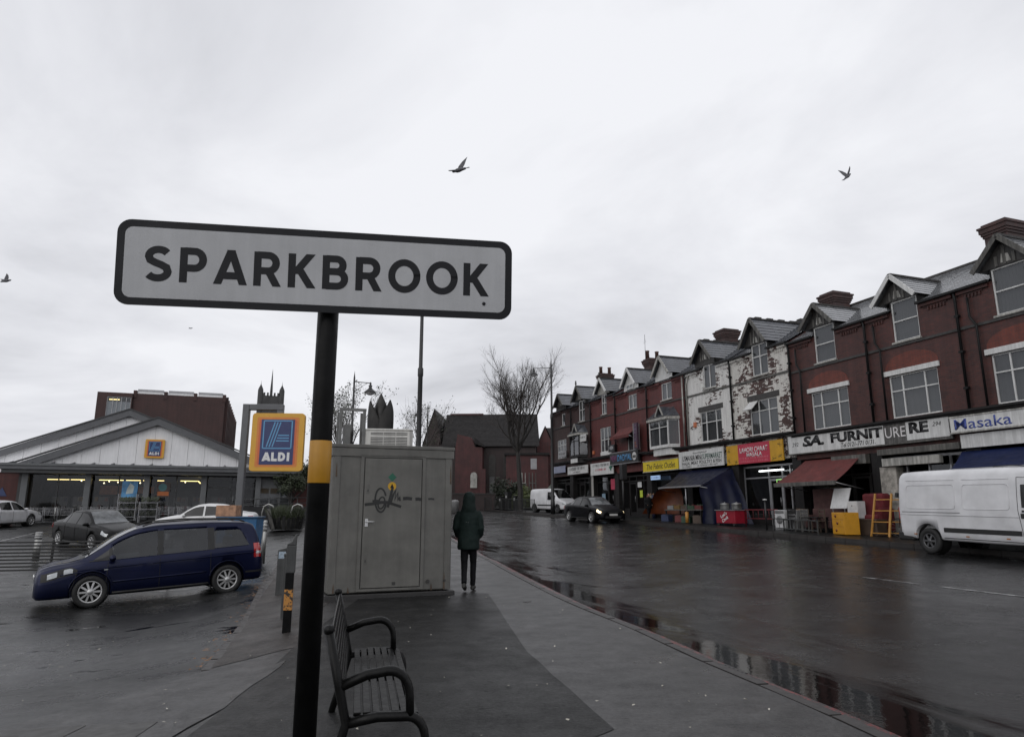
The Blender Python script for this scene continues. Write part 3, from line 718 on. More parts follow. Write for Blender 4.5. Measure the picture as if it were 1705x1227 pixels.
Lq = dict(cols=(0, 1), trans=.47)
H1, Z1, b1 = house('terraced_shop', 'dark red brick shop at the right edge with white board lettered Masaka', 12.6, 17.0, 0, 15.02, m_brick_a, (13.75, 15.98, 4.92, 6.63), (14.42, 15.58, 7.9, 9.55), shop=dict(layout=dict(cols=(0, .27, .73, 1), trans=.63), dlayout=dict(cols=(0, 1), trans=.5)), pipe2=True, arch=True, bargem=m_dirtyw)
H2, Z2, b2 = house('terraced_shop', 'dark red brick shop with white-framed dormer above the right half of the furniture sign', 17.0, 21.05, 0, 19.32, m_brick_a, (18.0, 20.12, 4.95, 6.63), (18.5, 19.66, 7.9, 9.55), shop=dict(dlayout=dict(cols=(0, 1), trans=.5), door=.5, framem=m_alu), pipe2=True, arch=True, bargem=m_white)
H3, Z3, b3 = house('terraced_shop', 'dark red brick shop with plain dormer above the sloping red awning', 21.05, 25.5, 0, 23.43, m_brick_a, (22.2, 24.3, 4.95, 6.63), (22.64, 23.82, 7.9, 9.55), shop=dict(dlayout=dict(cols=(0, 1), trans=.5), door=.1), pipe2=True, arch=True, bargem=m_dirtyw)
H4, Z4, b4 = house('terraced_shop', 'shop with badly flaking white paint over brick above the red and yellow sign', 25.5, 29.95, .14, 27.75, m_peel1, (26.52, 28.56, 4.98, 6.72), (26.95, 28.13, 7.95, 9.56), apz=10.9, shop=dict(layout=dict(cols=(0, .32, .68, 1), trans=.68, openlight=(2, 1), curtain=.02), dlayout=dict(cols=(0, .5, 1), trans=.6), rawlintel=True, door=.28, framem=m_alu), ridge_crest=True, roofm=m_slate2, bargem=m_dirtyw)
H5, Z5, b5 = house('terraced_shop', 'shop with mostly sound white painted brick above the mini supermarket sign', 29.95, 34.15, .18, 32.14, m_peel2, (30.9, 32.86, 5.0, 6.7), (31.2, 32.34, 7.96, 9.3), apz=10.74, shop=dict(dlayout=dict(cols=(0, .5, 1), trans=None), rawlintel=True, door=.6), roofm=m_slate2, bargem=m_dirtyw, ridge_crest=True)
H6, Z6, b6 = house('terraced_shop', 'red brick shop with white bay window above the yellow fabric sign', 34.15, 38.6, .2, 36.5, m_brick_b, None, (35.62, 36.8, 7.95, 9.0), 'flush', apz=10.73, shop=dict(dlayout=dict(cols=(0, .5, 1), trans=None, curtain=.0), door=.15), infill=m_white, roofm=m_slate2, bargem=m_offw)
H7, Z7, b7 = house('terraced_shop', 'red brick shop with a maroon window canopy above the lit black sign', 38.6, 42.95, .24, 40.62, m_brick_b, (39.7, 41.35, 4.97, 6.2), (39.88, 41.0, 7.93, 8.9), 'flush', apz=10.72, shop=dict(layout=dict(cols=(0, .55, 1), trans=None, curtain=.0), dlayout=dict(cols=(0, .5, 1), trans=None), door=.5), infill=m_white, bargem=m_white, roofm=m_slate2)
H8, Z8, b8 = house('terraced_shop', 'red brick shop with six-light white window above the small pharmacy sign', 42.95, 46.9, .38, 44.8, m_brick_b, (43.7, 45.4, 5.2, 6.98), (44.25, 45.05, 7.95, 9.45), apz=10.65, shop=dict(layout=dict(cols=(0, .33, .67, 1), trans=.5, curtain=None), dlayout=dict(cols=(0, .5, 1), trans=.55), door=.2), infill=m_offw, bargem=m_white, roofm=m_slate2, finial=True)
H9, Z9, b9 = house('terraced_shop', 'sooty brick shop with grimy gabled bay window above the plain white food sign', 46.9, 50.5, .42, 48.9, m_brick_c, None, (47.95, 49.0, 7.85, 9.5), apz=10.7, shop=dict(dlayout=dict(cols=(0, .5, 1), trans=.55), door=.5), infill=m_dirtyw, bargem=m_dirtyw, roofm=m_slate2, finial=True)
H10, Z10, b10 = house('terraced_shop', 'last sooty brown brick shop at the far end of the terrace', 50.5, 54.4, .45, 52.6, m_brick_c, (51.55, 53.4, 5.2, 6.75), (51.72, 52.4, 7.88, 8.9), 'flush', apz=10.6, shop=dict(layout=dict(cols=(0, .33, .67, 1), trans=.7, curtain=None), dlayout=dict(cols=(0, 1), trans=None), door=.2), infill=m_dirtyw, bargem=m_dirtyw, roofm=m_slate2)
# arched shop gable battens and small gable window of the canopy house
window(H7, 40.12 - 38.6, 41.12 - 38.6, Z7(9.28), Z7(9.62), y=.06, cols=(0, .5, 1), trans=None, curtain=None)

# chimney stacks on the party walls
def chimney(hs, x, Z, top, pots=0, wx=1.0, wy=1.5, y=-3.2):
    b = MB(); z0 = Z(10.3); zt = Z(top)
    b.box(x - wx / 2, x + wx / 2, y - wy / 2, y + wy / 2, z0, zt - .55)
    for k, (o, a, d) in enumerate(((.04, .55, .45), (.08, .45, .35), (.12, .35, .18), (.16, .18, .1), (.05, .1, 0))):
        b.box(x - wx / 2 - o, x + wx / 2 + o, y - wy / 2 - o, y + wy / 2 + o, zt - a, zt - d)
    ch = b.build('chimney', m_chim, hs)
    for k in range(pots):
        p = MB(); p.lathe([(.15, 0), (.13, .5), (.17, .55), (.15, .6)], 10, (x, y - .4 + .8 * k / max(1, pots - 1), zt)); p.build('chimney_pot', m_pot, ch)
    return ch
chimney(H1, 4.4, Z1, 12.3, wx=.85, wy=1.05)
chimney(H3, 4.45, Z3, 12.05, wx=.8, wy=1.0)
chimney(H5, 4.2, Z5, 12.15, wx=.8, wy=1.0)
c7 = chimney(H7, 4.35, Z7, 12.1, 2, .8, .95)
b = MB(); b.tube([(4.3, -2.6, Z7(12.0)), (4.3, -2.6, Z7(13.9))], .02, 5)
for k in range(5): b.bar((4.1 + .05 * k, -2.6, Z7(13.3) + .1 * k), (4.5 - .05 * k, -2.6, Z7(13.3) + .1 * k), .012, .012)
b.build('aerial', m_alu, c7)
c9 = chimney(H9, 3.6, Z9, 12.2, 2, .8, .95)

# bay windows of the sixth and ninth shops
def bay(hs, Z, a, d, z0, z1, frame, roofmat, curtain, y=.62, lights=(0, .55, 1)):
    b = MB(); b.prism([(a, 0), (d, 0), (d - .3, y), (a + .3, y)], z0 - .12, z0, 'xy'); b.prism([(a + .1, 0), (d - .1, 0), (d - .45, y - .15), (a + .45, y - .15)], z0 - .55, z0 - .12, 'xy'); bb = b.build('bay', frame, hs)
    b = MB(); b.prism([(a - .12, 0), (d + .12, 0), (d - .22, y + .14), (a + .22, y + .14)], z1, z1 + .14, 'xy'); b.prism([(a - .06, 0), (d + .06, 0), (d - .26, y + .07), (a + .26, y + .07)], z1 + .14, z1 + .2, 'xy'); b.build('bay_cornice', m_offw, bb)
    zt = z1 + .2; zr_ = zt + .62; cx = (a + d) / 2
    b = MB(); roof_slope(b, (a + .2, y + .1, zt), (d - .2, y + .1, zt), (d - .5, 0, zr_), (a + .5, 0, zr_), 4)
    b.poly([(a - .1, 0, zt), (a + .2, y + .1, zt), (a + .5, 0, zr_)]); b.poly([(d + .1, 0, zt), (d - .2, y + .1, zt), (d - .5, 0, zr_)])
    gx = a + (d - a) * .42
    b.poly([(gx - .42, y + .02, zt + .05), (gx, y + .02, zt + .68), (gx, 0, zr_ + .05), (gx - .42, 0, zt + .6)]); b.poly([(gx + .42, y + .02, zt + .05), (gx, y + .02, zt + .68), (gx, 0, zr_ + .05), (gx + .42, 0, zt + .6)])
    b.build('bay_roof', roofmat, bb, fix=False)
    b = MB(); b.bar((gx - .44, y + .05, zt + .06), (gx, y + .05, zt + .72), .09, .05, (0, 1, 0)); b.bar((gx + .44, y + .05, zt + .06), (gx, y + .05, zt + .72), .09, .05, (0, 1, 0)); b.build('bay_gable', m_offw, bb)
    window(bb, a + .3, d - .3, z0, z1, y=y - .04, cols=lights, trans=.72, m=frame, curtain=curtain)
    for xa, ya, xb, yb_ in ((a, 0, a + .3, y - .04), (d, 0, d - .3, y - .04)):
        f = MB(); 
        for t in (0, 1): f.bar((lerp(xa, xb, t), lerp(ya, yb_, t), z0), (lerp(xa, xb, t), lerp(ya, yb_, t), z1), .06, .06)
        f.bar((xa, ya, z0 + .03), (xb, yb_, z0 + .03), .06, .06); f.bar((xa, ya, z1 - .03), (xb, yb_, z1 - .03), .06, .06); fo = f.build('side_light', frame, bb)
        p = MB(); p.poly([(xa, ya, z0), (xb, yb_, z0), (xb, yb_, z1), (xa, ya, z1)]); p.build('pane', m_glass, fo, fix=False)
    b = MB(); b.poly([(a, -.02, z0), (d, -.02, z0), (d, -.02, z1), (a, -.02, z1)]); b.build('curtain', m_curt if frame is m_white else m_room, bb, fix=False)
bay(H6, Z6, 35.0 - 34.15, 37.7 - 34.15, Z6(5.05), Z6(6.6), m_white, m_slate2, .0, lights=(0, .45, 1))
bay(H9, Z9, 47.55 - 46.9, 49.85 - 46.9, Z9(5.15), Z9(6.7), m_dark, m_slate2, None)

# alarm box, satellite bits
b = MB(); b.box(33.2 - 29.95, 33.42 - 29.95, 0, .1, Z5(5.9), Z5(6.2)); b.build('alarm_box', M('orange_alarm_box', (.45, .13, .05), .4), H5, .02)
b = MB(); b.box(46.35 - 42.95, 46.6 - 42.95, 0, .1, Z8(5.15), Z8(5.4)); b.build('alarm_box', M('orange_alarm_box', (.45, .13, .05), .4), H8, .02)
b = MB(); b.tube([(.25, .06, Z6(9.1)), (.25, .06, Z6(4.9))], .05, 8); b.build('white_drainpipe', m_offw, H6)
b = MB(); b.tube([(4.0, .12, Z5(8.9)), (3.75, .1, Z5(9.0)), (4.02, .08, Z5(8.5)), (4.02, .08, Z5(4.95))], .045, 8); b.build('white_drainpipe', m_offw, H5)
b = MB(); b.box(43.6 - 42.95, 45.3 - 42.95, 0, .06, Z8(4.95), Z8(5.2)); b.build('window_apron', m_white, H8)
b = MB(); b.box(48.3 - 46.9, 49.5 - 46.9, .5, .56, Z9(4.62), Z9(4.95)); b.build('paper_notice', m_white, H9)

# ---------------------------------------------------------------- shop signs (each hung on its front)
m_sblack = M('black_letter', (.012, .012, .013), .4); m_swhite = M('white_board', (.60, .60, .59), .35, var=.12, streak=.2); m_spale = M('pale_letter', (.62, .60, .60), .4)
m_sblue = M('blue_letter', (.03, .055, .24), .4); m_syel = M('yellow_board', (.62, .47, .02), .4, var=.15); m_sred = M('crimson_board', (.40, .025, .055), .4, var=.15)
m_samb = M('amber_board', (.50, .27, .012), .4, var=.15); m_sgreen = M('dark_green_letter', (.02, .07, .05), .4); m_sgrey = M('bare_grey_board', (.12, .115, .11), .6, var=.5, streak=.5)
m_faint = M('faded_pink_letter', (.55, .16, .20), .5); m_scy = M('light_blue_letter', (.08, .28, .55), .35); m_spur = M('purple_letter', (.16, .03, .12), .4)
def sign(name, label, s_r, s_l, z0, z1, m, out=.16, dz=0, th=.06, frame=None):
    sc_ = (s_r + s_l) / 2; x, y = W(sc_, FN - out); o = thing(name, label, 'shop sign', (x, y, z0), RZT, 'shop signs')
    b = MB(); hw = (s_l - s_r) / 2; b.box(-hw, hw, -th, 0, 0, z1 - z0); b.build('board', m, o, .006)
    if frame: 
        b = MB(); b.box(-hw - .03, hw + .03, -th - .01, .02, z1 - z0, z1 - z0 + .05); b.box(-hw - .03, hw + .03, -th - .01, .02, -.05, 0); b.build('sign_frame', frame, o)
    return o, (lambda s, z: (s - sc_, .003, z - z0)), hw
def scrawl(parent, m, x0, x1, z, h_, y=.004, curly=False, name='lettering'):
    """lettering too small in the photograph to be read: only its strokes"""
    b = MB(); x = x0; sgn = 1 if x1 > x0 else -1
    while (x1 - x) * sgn > .02:
        wd = h_ * random.uniform(.35, .8); k = random.random()
        if curly:
            pts = [(x + sgn * wd * t, y, z + h_ * (.25 * math.sin(t * 7 + k * 6) + (.35 if random.random() < .15 else 0))) for t in (0, .2, .4, .6, .8, 1)]
            for p, q in zip(pts, pts[1:]): b.bar(p, q, h_ * .16, .004, (0, 1, 0))
        else:
            b.bar((x, y, z), (x, y, z + h_), h_ * .15, .004, (0, 1, 0))
            if k > .3: b.bar((x, y, z + h_ * random.choice((.05, .5, .95))), (x + sgn * wd * .6, y, z + h_ * random.choice((.05, .5, .95))), h_ * .14, .004, (0, 1, 0))
            if k > .5: b.bar((x + sgn * wd * .6, y, z), (x + sgn * wd * .6, y, z + h_), h_ * .15, .004, (0, 1, 0))
        x += sgn * (wd + h_ * .22) + (sgn * h_ * .5 if random.random() < .12 else 0)
    return tag(b.build(name, m, parent), kind='stuff')
YP = '+y'
# Masaka
o, q, hw = sign('shop_sign', 'white fascia board with blue serif word Masaka', 11.8, 17.52, 4.12, 4.62, m_swhite, .34, frame=m_offw)
letters('Masaka', m_sblue, o, q(16.36, 4.37), width=2.0, height=.36, bold=.004, facing=YP)
o, q, hw = sign('fascia_board', 'plain white panelled board under the Masaka sign', 11.8, 17.3, 3.55, 4.02, m_swhite, .22)
o['category'] = 'fascia board'; del o['group']
# furniture
o, q, hw = sign('shop_sign', 'long peeling white sign lettered SA. Furniture with telephone number', 17.6, 25.85, 3.98, 4.82, m_sgrey, .2, frame=m_dirtyw)
for a, d, z0, z1 in ((20.45, 25.75, 3.98, 4.72), (17.66, 19.42, 4.03, 4.80), (22.6, 25.75, 4.721, 4.78)):
    b = MB(); A, D = q(a, z0), q(d, z1); b.box(A[0], D[0], .0, .018, A[2], D[2]); b.build('white_panel', m_swhite, o)
yy = .02
def qq(s, z): p = q(s, z); return (p[0], yy, p[2])
letters('SA.', m_sblack, o, qq(24.2, 4.47), width=1.3, height=.46, bold=.05, shear=.2, facing=YP)
letters('FURNIT', m_sblack, o, qq(21.82, 4.47), width=2.7, height=.42, bold=.05, facing=YP)
letters('RE', m_sblack, o, qq(18.88, 4.48), width=.82, height=.42, bold=.05, facing=YP)
yy = .004
letters('URE', m_spale, o, qq(19.93, 4.40), width=.92, height=.40, bold=.0, facing=YP)
yy = .02
letters('Tel 0121-771 0131.', m_sblack, o, qq(21.75, 4.13), width=1.75, height=.19, bold=.012, shear=.25, facing=YP)
letters('292', m_sblack, o, qq(25.3, 4.38), width=.4, height=.17, shear=.25, facing=YP); letters('294', m_sblack, o, qq(18.13, 4.52), width=.36, height=.15, shear=.25, facing=YP)
# chaat
o, q, hw = sign('shop_sign', 'crimson and amber sign lettered Lahori Chaat Masala', 26.15, 30.4, 3.74, 4.74, m_samb, .2)
b = MB(); A, D = q(27.05, 3.74), q(29.45, 4.74); b.box(A[0], D[0], 0, .006, .0, 1.0); b.build('crimson_panel', m_sred, o)
b = MB()
for cx_, cz_ in ((26.35, 3.95), (26.35, 4.5), (30.2, 3.95), (30.2, 4.5), (26.8, 3.86), (29.7, 3.86)):
    c_ = q(cx_, cz_)
    for k in range(7): a = random.uniform(0, 6.28); b.bar((c_[0], .003, c_[2]), (c_[0] + .16 * math.cos(a), .003, c_[2] + .12 * math.sin(a)), .025, .004, (0, 1, 0))
tag(b.build('corner_ornament', M('brown_ornament', (.18, .12, .02), .5), o), kind='stuff')
yy = .008
letters('LAHORI CHAAT', m_spale, o, qq(28.25, 4.42), width=2.1, height=.26, bold=.02, facing=YP); letters('MASALA', m_spale, o, qq(28.2, 4.17), width=1.15, height=.21, bold=.02, facing=YP)
for zz in (3.96, 3.8): scrawl(o, m_faint, q(29.35, 0)[0], q(27.15, 0)[0], q(0, zz)[2], .1, .009)
scrawl(o, m_faint, q(29.0, 0)[0], q(27.5, 0)[0], q(0, 4.62)[2], .05, .009, True)
# mini supermarket
o, q, hw = sign('shop_sign', 'white sign lettered Usmania Mini Supermarket in dark condensed capitals', 30.62, 34.85, 3.78, 4.76, m_swhite, .24)
yy = .003
letters('USMANIA MINI', m_sblack, o, qq(33.52, 4.36), width=1.9, height=.3, bold=.012, facing=YP); letters('SUPERMARKET', m_sgreen, o, qq(31.62, 4.36), width=1.8, height=.3, bold=.012, facing=YP)
letters('HALAL MEAT POULTRY & FISH', m_sblack, o, qq(32.65, 4.07), width=3.7, height=.2, bold=.008, facing=YP)
scrawl(o, m_sblack, q(33.4, 0)[0], q(32.0, 0)[0], q(0, 4.6)[2], .12, .004, True); scrawl(o, m_sblack, q(33.0, 0)[0], q(31.2, 0)[0], q(0, 3.88)[2], .12, .004, True); scrawl(o, m_sblack, q(34.5, 0)[0], q(33.6, 0)[0], q(0, 3.84)[2], .08, .004)
# fabric
o, q, hw = sign('shop_sign', 'bright yellow sign lettered The Fabric Outlet', 35.0, 39.05, 3.83, 4.45, m_syel, .2, frame=m_offw)
letters('The Fabric Outlet', m_sblack, o, qq(36.95, 4.12), width=3.3, height=.34, bold=.006, shear=.2, facing=YP)
# dadyal
o, q, hw = sign('shop_sign', 'black sign with pale blue word Dadyal and a round face panel', 39.35, 43.3, 4.55, 5.3, m_sblack, .36, frame=m_alu, th=.16)
letters('DADYAL', m_scy, o, qq(41.2, 4.93), width=1.95, height=.42, bold=.01, facing=YP); letters('NEW', m_spur, o, qq(42.7, 4.93), width=.85, height=.4, bold=.01, facing=YP)
b = MB(); c_ = q(39.85, 4.93); b.lathe([(.27, .0), (.27, .004)], 24, (c_[0], .003, c_[2]), 'y'); b.build('round_panel', m_swhite, o); b = MB(); b.box(c_[0] - .22, c_[0] + .22, .006, .009, c_[2] - .12, c_[2] + .06); b.build('grey_band', m_sgrey, o)
x_, y_ = W(39.35, FN - .45); o2 = thing('projecting_sign', 'tall narrow dark sign board standing out beside the maroon canopy', 'shop sign', (x_, y_, 5.35), RZT, 'shop signs')
b = MB(); b.box(-.22, .22, -.06, .06, 0, 1.7); b.build('board', M('dark_purple_board', (.05, .025, .045), .4), o2, .01)
b = MB(); b.box(.22, .3, -.4, .06, 0, 1.7); b.build('sign_frame', m_alu, o2)
for k in range(7): scrawl(o2, M('dull_orange_letter', (.3, .1, .04), .5) if k < 2 else M('dull_mauve_letter', (.2, .14, .24), .5), .1, -.1, .12 + k * .22, .13, .064)
# pharmacy
o, q, hw = sign('shop_sign', 'white board with small red writing and green cross on the pharmacy', 43.1, 46.7, 3.95, 4.82, m_swhite, .22)
scrawl(o, m_sblack, q(46.3, 0)[0], q(43.7, 0)[0], q(0, 4.55)[2], .18, .004); scrawl(o, m_sred, q(45.9, 0)[0], q(44.2, 0)[0], q(0, 4.25)[2], .14, .004)
b = MB(); c_ = q(43.45, 4.4); b.box(c_[0] - .2, c_[0] + .2, .002, .03, c_[2] - .07, c_[2] + .07); b.box(c_[0] - .07, c_[0] + .07, .002, .028, c_[2] - .22, c_[2] + .22); b.build('green_cross', M('green_cross', (.01, .12, .07), .4), o)
o, q, hw = sign('shop_sign', 'plain white board with one line of black capitals on the sooty shop', 47.2, 50.9, 4.2, 4.82, m_swhite, .22)
scrawl(o, m_sblack, q(50.6, 0)[0], q(47.6, 0)[0], q(0, 4.5)[2], .22, .004); scrawl(o, m_sblack, q(49.8, 0)[0], q(48.6, 0)[0], q(0, 4.3)[2], .09, .004)
o, q, hw = sign('shop_sign', 'faded blue and grey board on the last shop of the terrace', 51.4, 54.1, 4.45, 5.0, M('faded_blue_board', (.24, .26, .36), .4, var=.4, scale=1), .22)
o, q, hw = sign('letting_board', 'small grey letting board fixed under the far end window', 51.0, 52.6, 5.72, 6.2, m_alu, .3); scrawl(o, m_dirtyw, q(52.4, 0)[0], q(51.2, 0)[0], q(0, 5.9)[2], .12, .004)
o, q, hw = sign('letting_board', 'small white letting board standing out beside the grimy bay window', 46.75, 47.75, 6.55, 7.1, m_swhite, .55); scrawl(o, m_sblack, q(47.6, 0)[0], q(46.9, 0)[0], q(0, 6.8)[2], .14, .004)
o, q, hw = sign('oval_sign', 'black board with pale oval mark beside the six-light window', 42.7, 43.6, 5.45, 5.95, m_sblack, .3)
b = MB(); b.lathe([(.3, 0), (.22, .004)], 20, (0, .003, .26), 'y', ay=.5); b.build('oval', m_alu, o)
# ================================================================ town sign on its post
m_post = M('black_post_paint', (.0045, .0045, .0047), .42, spec=.12, var=.5, scale=9, bump=.15, bscale=60)
m_band = M('amber_band', (.46, .22, .008), .42, var=.2, scale=6, streak=.15)
m_signgrey = M('reflective_sign_sheet', (.43, .436, .45), .5, streak=.07, var=.09, scale=4, bump=.25, bscale=420)
m_signblk = M('sign_black_film', (.009, .0095, .012), .45, var=.2, spec=.25)
ts = thing('town_sign', 'town name sign lettered SPARKBROOK on a black post with amber band', 'sign', (-.812, 2.905, 0))
b = MB(); b.lathe([(.0452, -.02), (.0452, 2.40), (.04, 2.415)], 28); b.build('post', m_post, ts)
b = MB(); b.lathe([(.0457, 1.560), (.0463, 1.5615), (.0463, 1.735), (.0457, 1.7365)], 28); b.build('amber_band', m_band, ts)
yaw, rol, pit = .1818, .0096, .1188
r0 = Vector((math.cos(yaw), math.sin(yaw), 0)); u0 = Vector((0, 0, 1)); n0 = r0.cross(u0); u0 = math.cos(pit) * u0 + math.sin(pit) * n0
rr = math.cos(rol) * r0 + math.sin(rol) * u0; uu = -math.sin(rol) * r0 + math.cos(rol) * u0; yv = uu.cross(rr)
PM = Matrix((( rr.x, yv.x, uu.x, -.8137 + .812), (rr.y, yv.y, uu.y, 2.8 - 2.905), (rr.z, yv.z, uu.z, 2.4572), (0, 0, 0, 1)))
def rrect(w_, h_, r_, k=7):
    out = []
    for cx, cz, a in ((w_ / 2 - r_, h_ / 2 - r_, 0), (-w_ / 2 + r_, h_ / 2 - r_, 90), (-w_ / 2 + r_, -h_ / 2 + r_, 180), (w_ / 2 - r_, -h_ / 2 + r_, 270)):
        for j in range(k + 1): t = R(a + 90 * j / k); out.append((cx + r_ * math.cos(t), cz + r_ * math.sin(t)))
    return out
PW, PH = 1.6516, .3575
b = MB(); b.prism(rrect(PW, PH, .055), 0, .0035); pl = b.build('sign_plate', m_signblk, ts); pl.matrix_local = PM
b = MB(); b.prism(rrect(PW - .062, PH - .062, .032), -.0012, .0); b.build('sign_face', m_signgrey, pl)
for xx in (-.02,):
    b = MB(); b.box(-.75, .75, .0036, .02, -.09, -.06); b.box(-.75, .75, .0036, .02, .06, .09); b.build('stiffener', M('galvanised', (.25, .25, .26), .45, .7), pl)
    b = MB(); b.lathe([(.052, -.1), (.052, -.06)], 16, (.014, .06, 0)); b.lathe([(.052, .06), (.052, .1)], 16, (.014, .06, 0)); b.build('clip', M('galvanised', (.25, .25, .26), .45, .7), pl)
# hand-built capitals: strokes of even weight
def ribbon(b, pts, t, y):
    pts = [Vector(p) for p in pts]; V = []
    if len(pts) == 2 and abs(pts[1].y - pts[0].y) > .3 * t + .3 * abs(pts[1].x - pts[0].x):      # a slanting stroke ends level with the line
        d = (pts[1] - pts[0]).normalized(); hx = t / 2 / abs(d.y)
        b.poly([(p.x + sg * hx, y, p.y) for p, sg in ((pts[0], -1), (pts[0], 1), (pts[1], 1), (pts[1], -1))]); return
    for i, p in enumerate(pts):
        d0 = (pts[i] - pts[i - 1]).normalized() if i else (pts[1] - pts[0]).normalized(); d1 = (pts[i + 1] - pts[i]).normalized() if i < len(pts) - 1 else d0
        d = (d0 + d1).normalized(); nrm = Vector((-d.y, d.x)); m_ = 1 / max(.6, nrm.dot(Vector((-d0.y, d0.x))))
        for sg in (1, -1): q_ = p + nrm * (sg * t / 2 * m_); V.append((q_.x, y, q_.y))
    b.add(V, [(2 * i, 2 * i + 1, 2 * i + 3, 2 * i + 2) for i in range(len(pts) - 1)])
def arc(cx, cy, rx, ry, a0, a1, k=14): return [(cx + rx * math.cos(R(lerp(a0, a1, j / k))), cy + ry * math.sin(R(lerp(a0, a1, j / k)))) for j in range(k + 1)]
T = .208
GL = {
 'S': (.70, [arc(.36, .715, .225, .19, 32, 180, 12)[:-1] + [(.135, .70)] + [(.17, .60), (.28, .535), (.42, .475), (.545, .40)] + [(.575, .30)] + arc(.345, .285, .235, .19, 0, -150, 12)]),
 'P': (.66, [[(.098, 0), (.098, 1)], [(.1, .9025)] + arc(.345, .66, .20, .2425, 90, -90) + [(.1, .4175)]]),
 'A': (.80, [[(.095, 0), (.405, 1)], [(.705, 0), (.395, 1)], [(.2, .255), (.6, .255)]]),
 'R': (.69, [[(.098, 0), (.098, 1)], [(.1, .9025)] + arc(.35, .675, .19, .2275, 90, -90) + [(.1, .4475)], [(.36, .45), (.575, 0)]]),
 'K': (.70, [[(.098, 0), (.098, 1)], [(.16, .40), (.555, 1)], [(.27, .56), (.585, 0)]]),
 'B': (.69, [[(.098, 0), (.098, 1)], [(.1, .9025)] + arc(.36, .715, .155, .1875, 90, -90) + [(.1, .5275)], [(.1, .5275)] + arc(.365, .3125, .20, .215, 90, -90) + [(.1, .0975)]]),
 'O': (.84, [arc(.42, .5, .325, .405, 0, 370, 37)]),
}
GL.update({'L': (.62, [[(.15, 0), (.15, 1)], [(.15, .13), (.6, .13)]]), 'I': (.36, [[(.18, 0), (.18, 1)]]), 'D': (.78, [[(.15, 0), (.15, 1)], [(.15, .87), (.28, .87)] + arc(.30, .5, .31, .37, 90, -90) + [(.15, .13)]])})
capH = .148; WX = 1.14; cx_ = -.722; word = 'SPARKBROOK'
tot = sum(GL[c][0] for c in word) * capH * WX; gap = (1.445 - tot) / (len(word) - 1)
for ch in word:
    wd, strokes = GL[ch]; b = MB()
    for k, st in enumerate(strokes): ribbon(b, [(cx_ + x * capH * WX, -.081 + z * capH + .004) for x, z in st], T * capH, -.0016 - .00012 * k)
    b.build('letter', m_signblk, pl, fix=False); cx_ += wd * capH * WX + gap
b = MB(); b.lathe([(.0, -.004), (.008, -.0035), (.008, 0)], 10, (.70, 0, -.11), 'y'); b.build('bolt_head', m_signblk, pl)

# ================================================================ street bench
m_iron = M('black_bench_paint', (.006, .006, .006), .36, spec=.18, var=.35, scale=12, bump=.2, bscale=50)
m_slat = M('bench_slat_paint', (.006, .006, .006), .36, spec=.14, var=.3, scale=8, bump=.12)
BR = R(12.5)
bn = thing('street_bench', 'black slatted metal bench with curved tubular arms beside the sign post', 'bench', (-.845, 3.76, H(-.8, 4.5)), BR); bn.scale = (.80, 1, .97)
BL = 1.72
def arcp(c, r_, a0, a1, k=6): return [(c[0] + r_ * math.cos(R(lerp(a0, a1, j / k))), c[1] + r_ * math.sin(R(lerp(a0, a1, j / k)))) for j in range(k + 1)]
for yy_ in (0, BL):
    P3 = lambda pts: [(x, yy_, z) for x, z in pts]
    b = MB(); b.tube(P3([(.50, .0), (.505, .24)] + arcp((.385, .30), .12, -5, 90, 7) + [(.2, .425), (.0, .40)]), .027, 12); b.build('front_leg', m_iron, bn)
    b = MB(); b.tube(P3([(-.14, 0), (-.07, .2), (.0, .40), (-.05, .58), (-.13, .86)]), .03, 12); b.lathe([(.0, -.02), (.03, -.01), (.036, .01), (.03, .03), (0, .036)], 12, (-.13, yy_, .86)); b.build('back_post', m_iron, bn)
    b = MB(); b.tube(P3([(-.05, .58), (.12, .635), (.25, .65)] + arcp((.27, .52), .13, 85, 0, 6) + [(.405, .425)]), .027, 12); b.build('arm_rest', m_iron, bn)
for k in range(7):
    x = .045 + k * .061; b = MB(); z = .43 + (.006 if k < 5 else -.004 * (k - 4)); b.box(x, x + .047, .012, BL - .012, z, z + .012); b.build('seat_slat', m_slat, bn, .003)
for yy_ in (.03, BL / 2, BL - .03): b = MB(); b.box(.02, .46, yy_ - .018, yy_ + .018, .405, .43); b.build('seat_bearer', m_iron, bn)
for k in range(8):
    t = k / 7; x = lerp(-.035, -.125, t); z = lerp(.49, .84, t); b = MB(); b.box(-.004, .008, .012, BL - .012, -.019, .019); o = b.build('back_slat', m_slat, bn, .003); o.location = (x + .012, 0, z); o.rotation_euler = (0, -.25, 0)
tag(MB().poly([(.2, .9, .451), (.225, .92, .455), (.245, .9, .45), (.22, .885, .458)]).build('crumpled_paper', M('white_scrap', (.6, .6, .58), .6), None), 'tiny white paper scrap lying on the bench seat', 'litter').matrix_world = bn.matrix_basis

# ================================================================ equipment cabinet
m_cab = M('grey_cabinet_paint', (.115, .112, .103), .5, var=.26, scale=2.6, streak=.1, bump=.05, bscale=25)
m_cabd = M('grey_cabinet_door', (.118, .115, .105), .48, var=.24, scale=2.2, streak=.08, bump=.05, bscale=25)
m_seam = M('cabinet_seam', (.03, .029, .027), .6)
m_plinth = M('concrete_plinth', (.022, .021, .021), .6, var=.3, bump=.3)
CR = R(21.5); cabz = H(-2, 12.2)
cb_ = thing('equipment_cabinet', 'grey steel roadside equipment cabinet with graffiti on its door', 'cabinet', (-3.05, 11.72, cabz), CR)
CW, CD, CHT = 2.12, 1.75, 2.52
b = MB(); b.box(-.03, CW + .06, -.06, CD + .05, -.05, .07); b.build('plinth', m_plinth, cb_, .01)
b = MB(); b.box(0, CW, 0, CD, .09, CHT); b.build('shell', m_cab, cb_, .02)
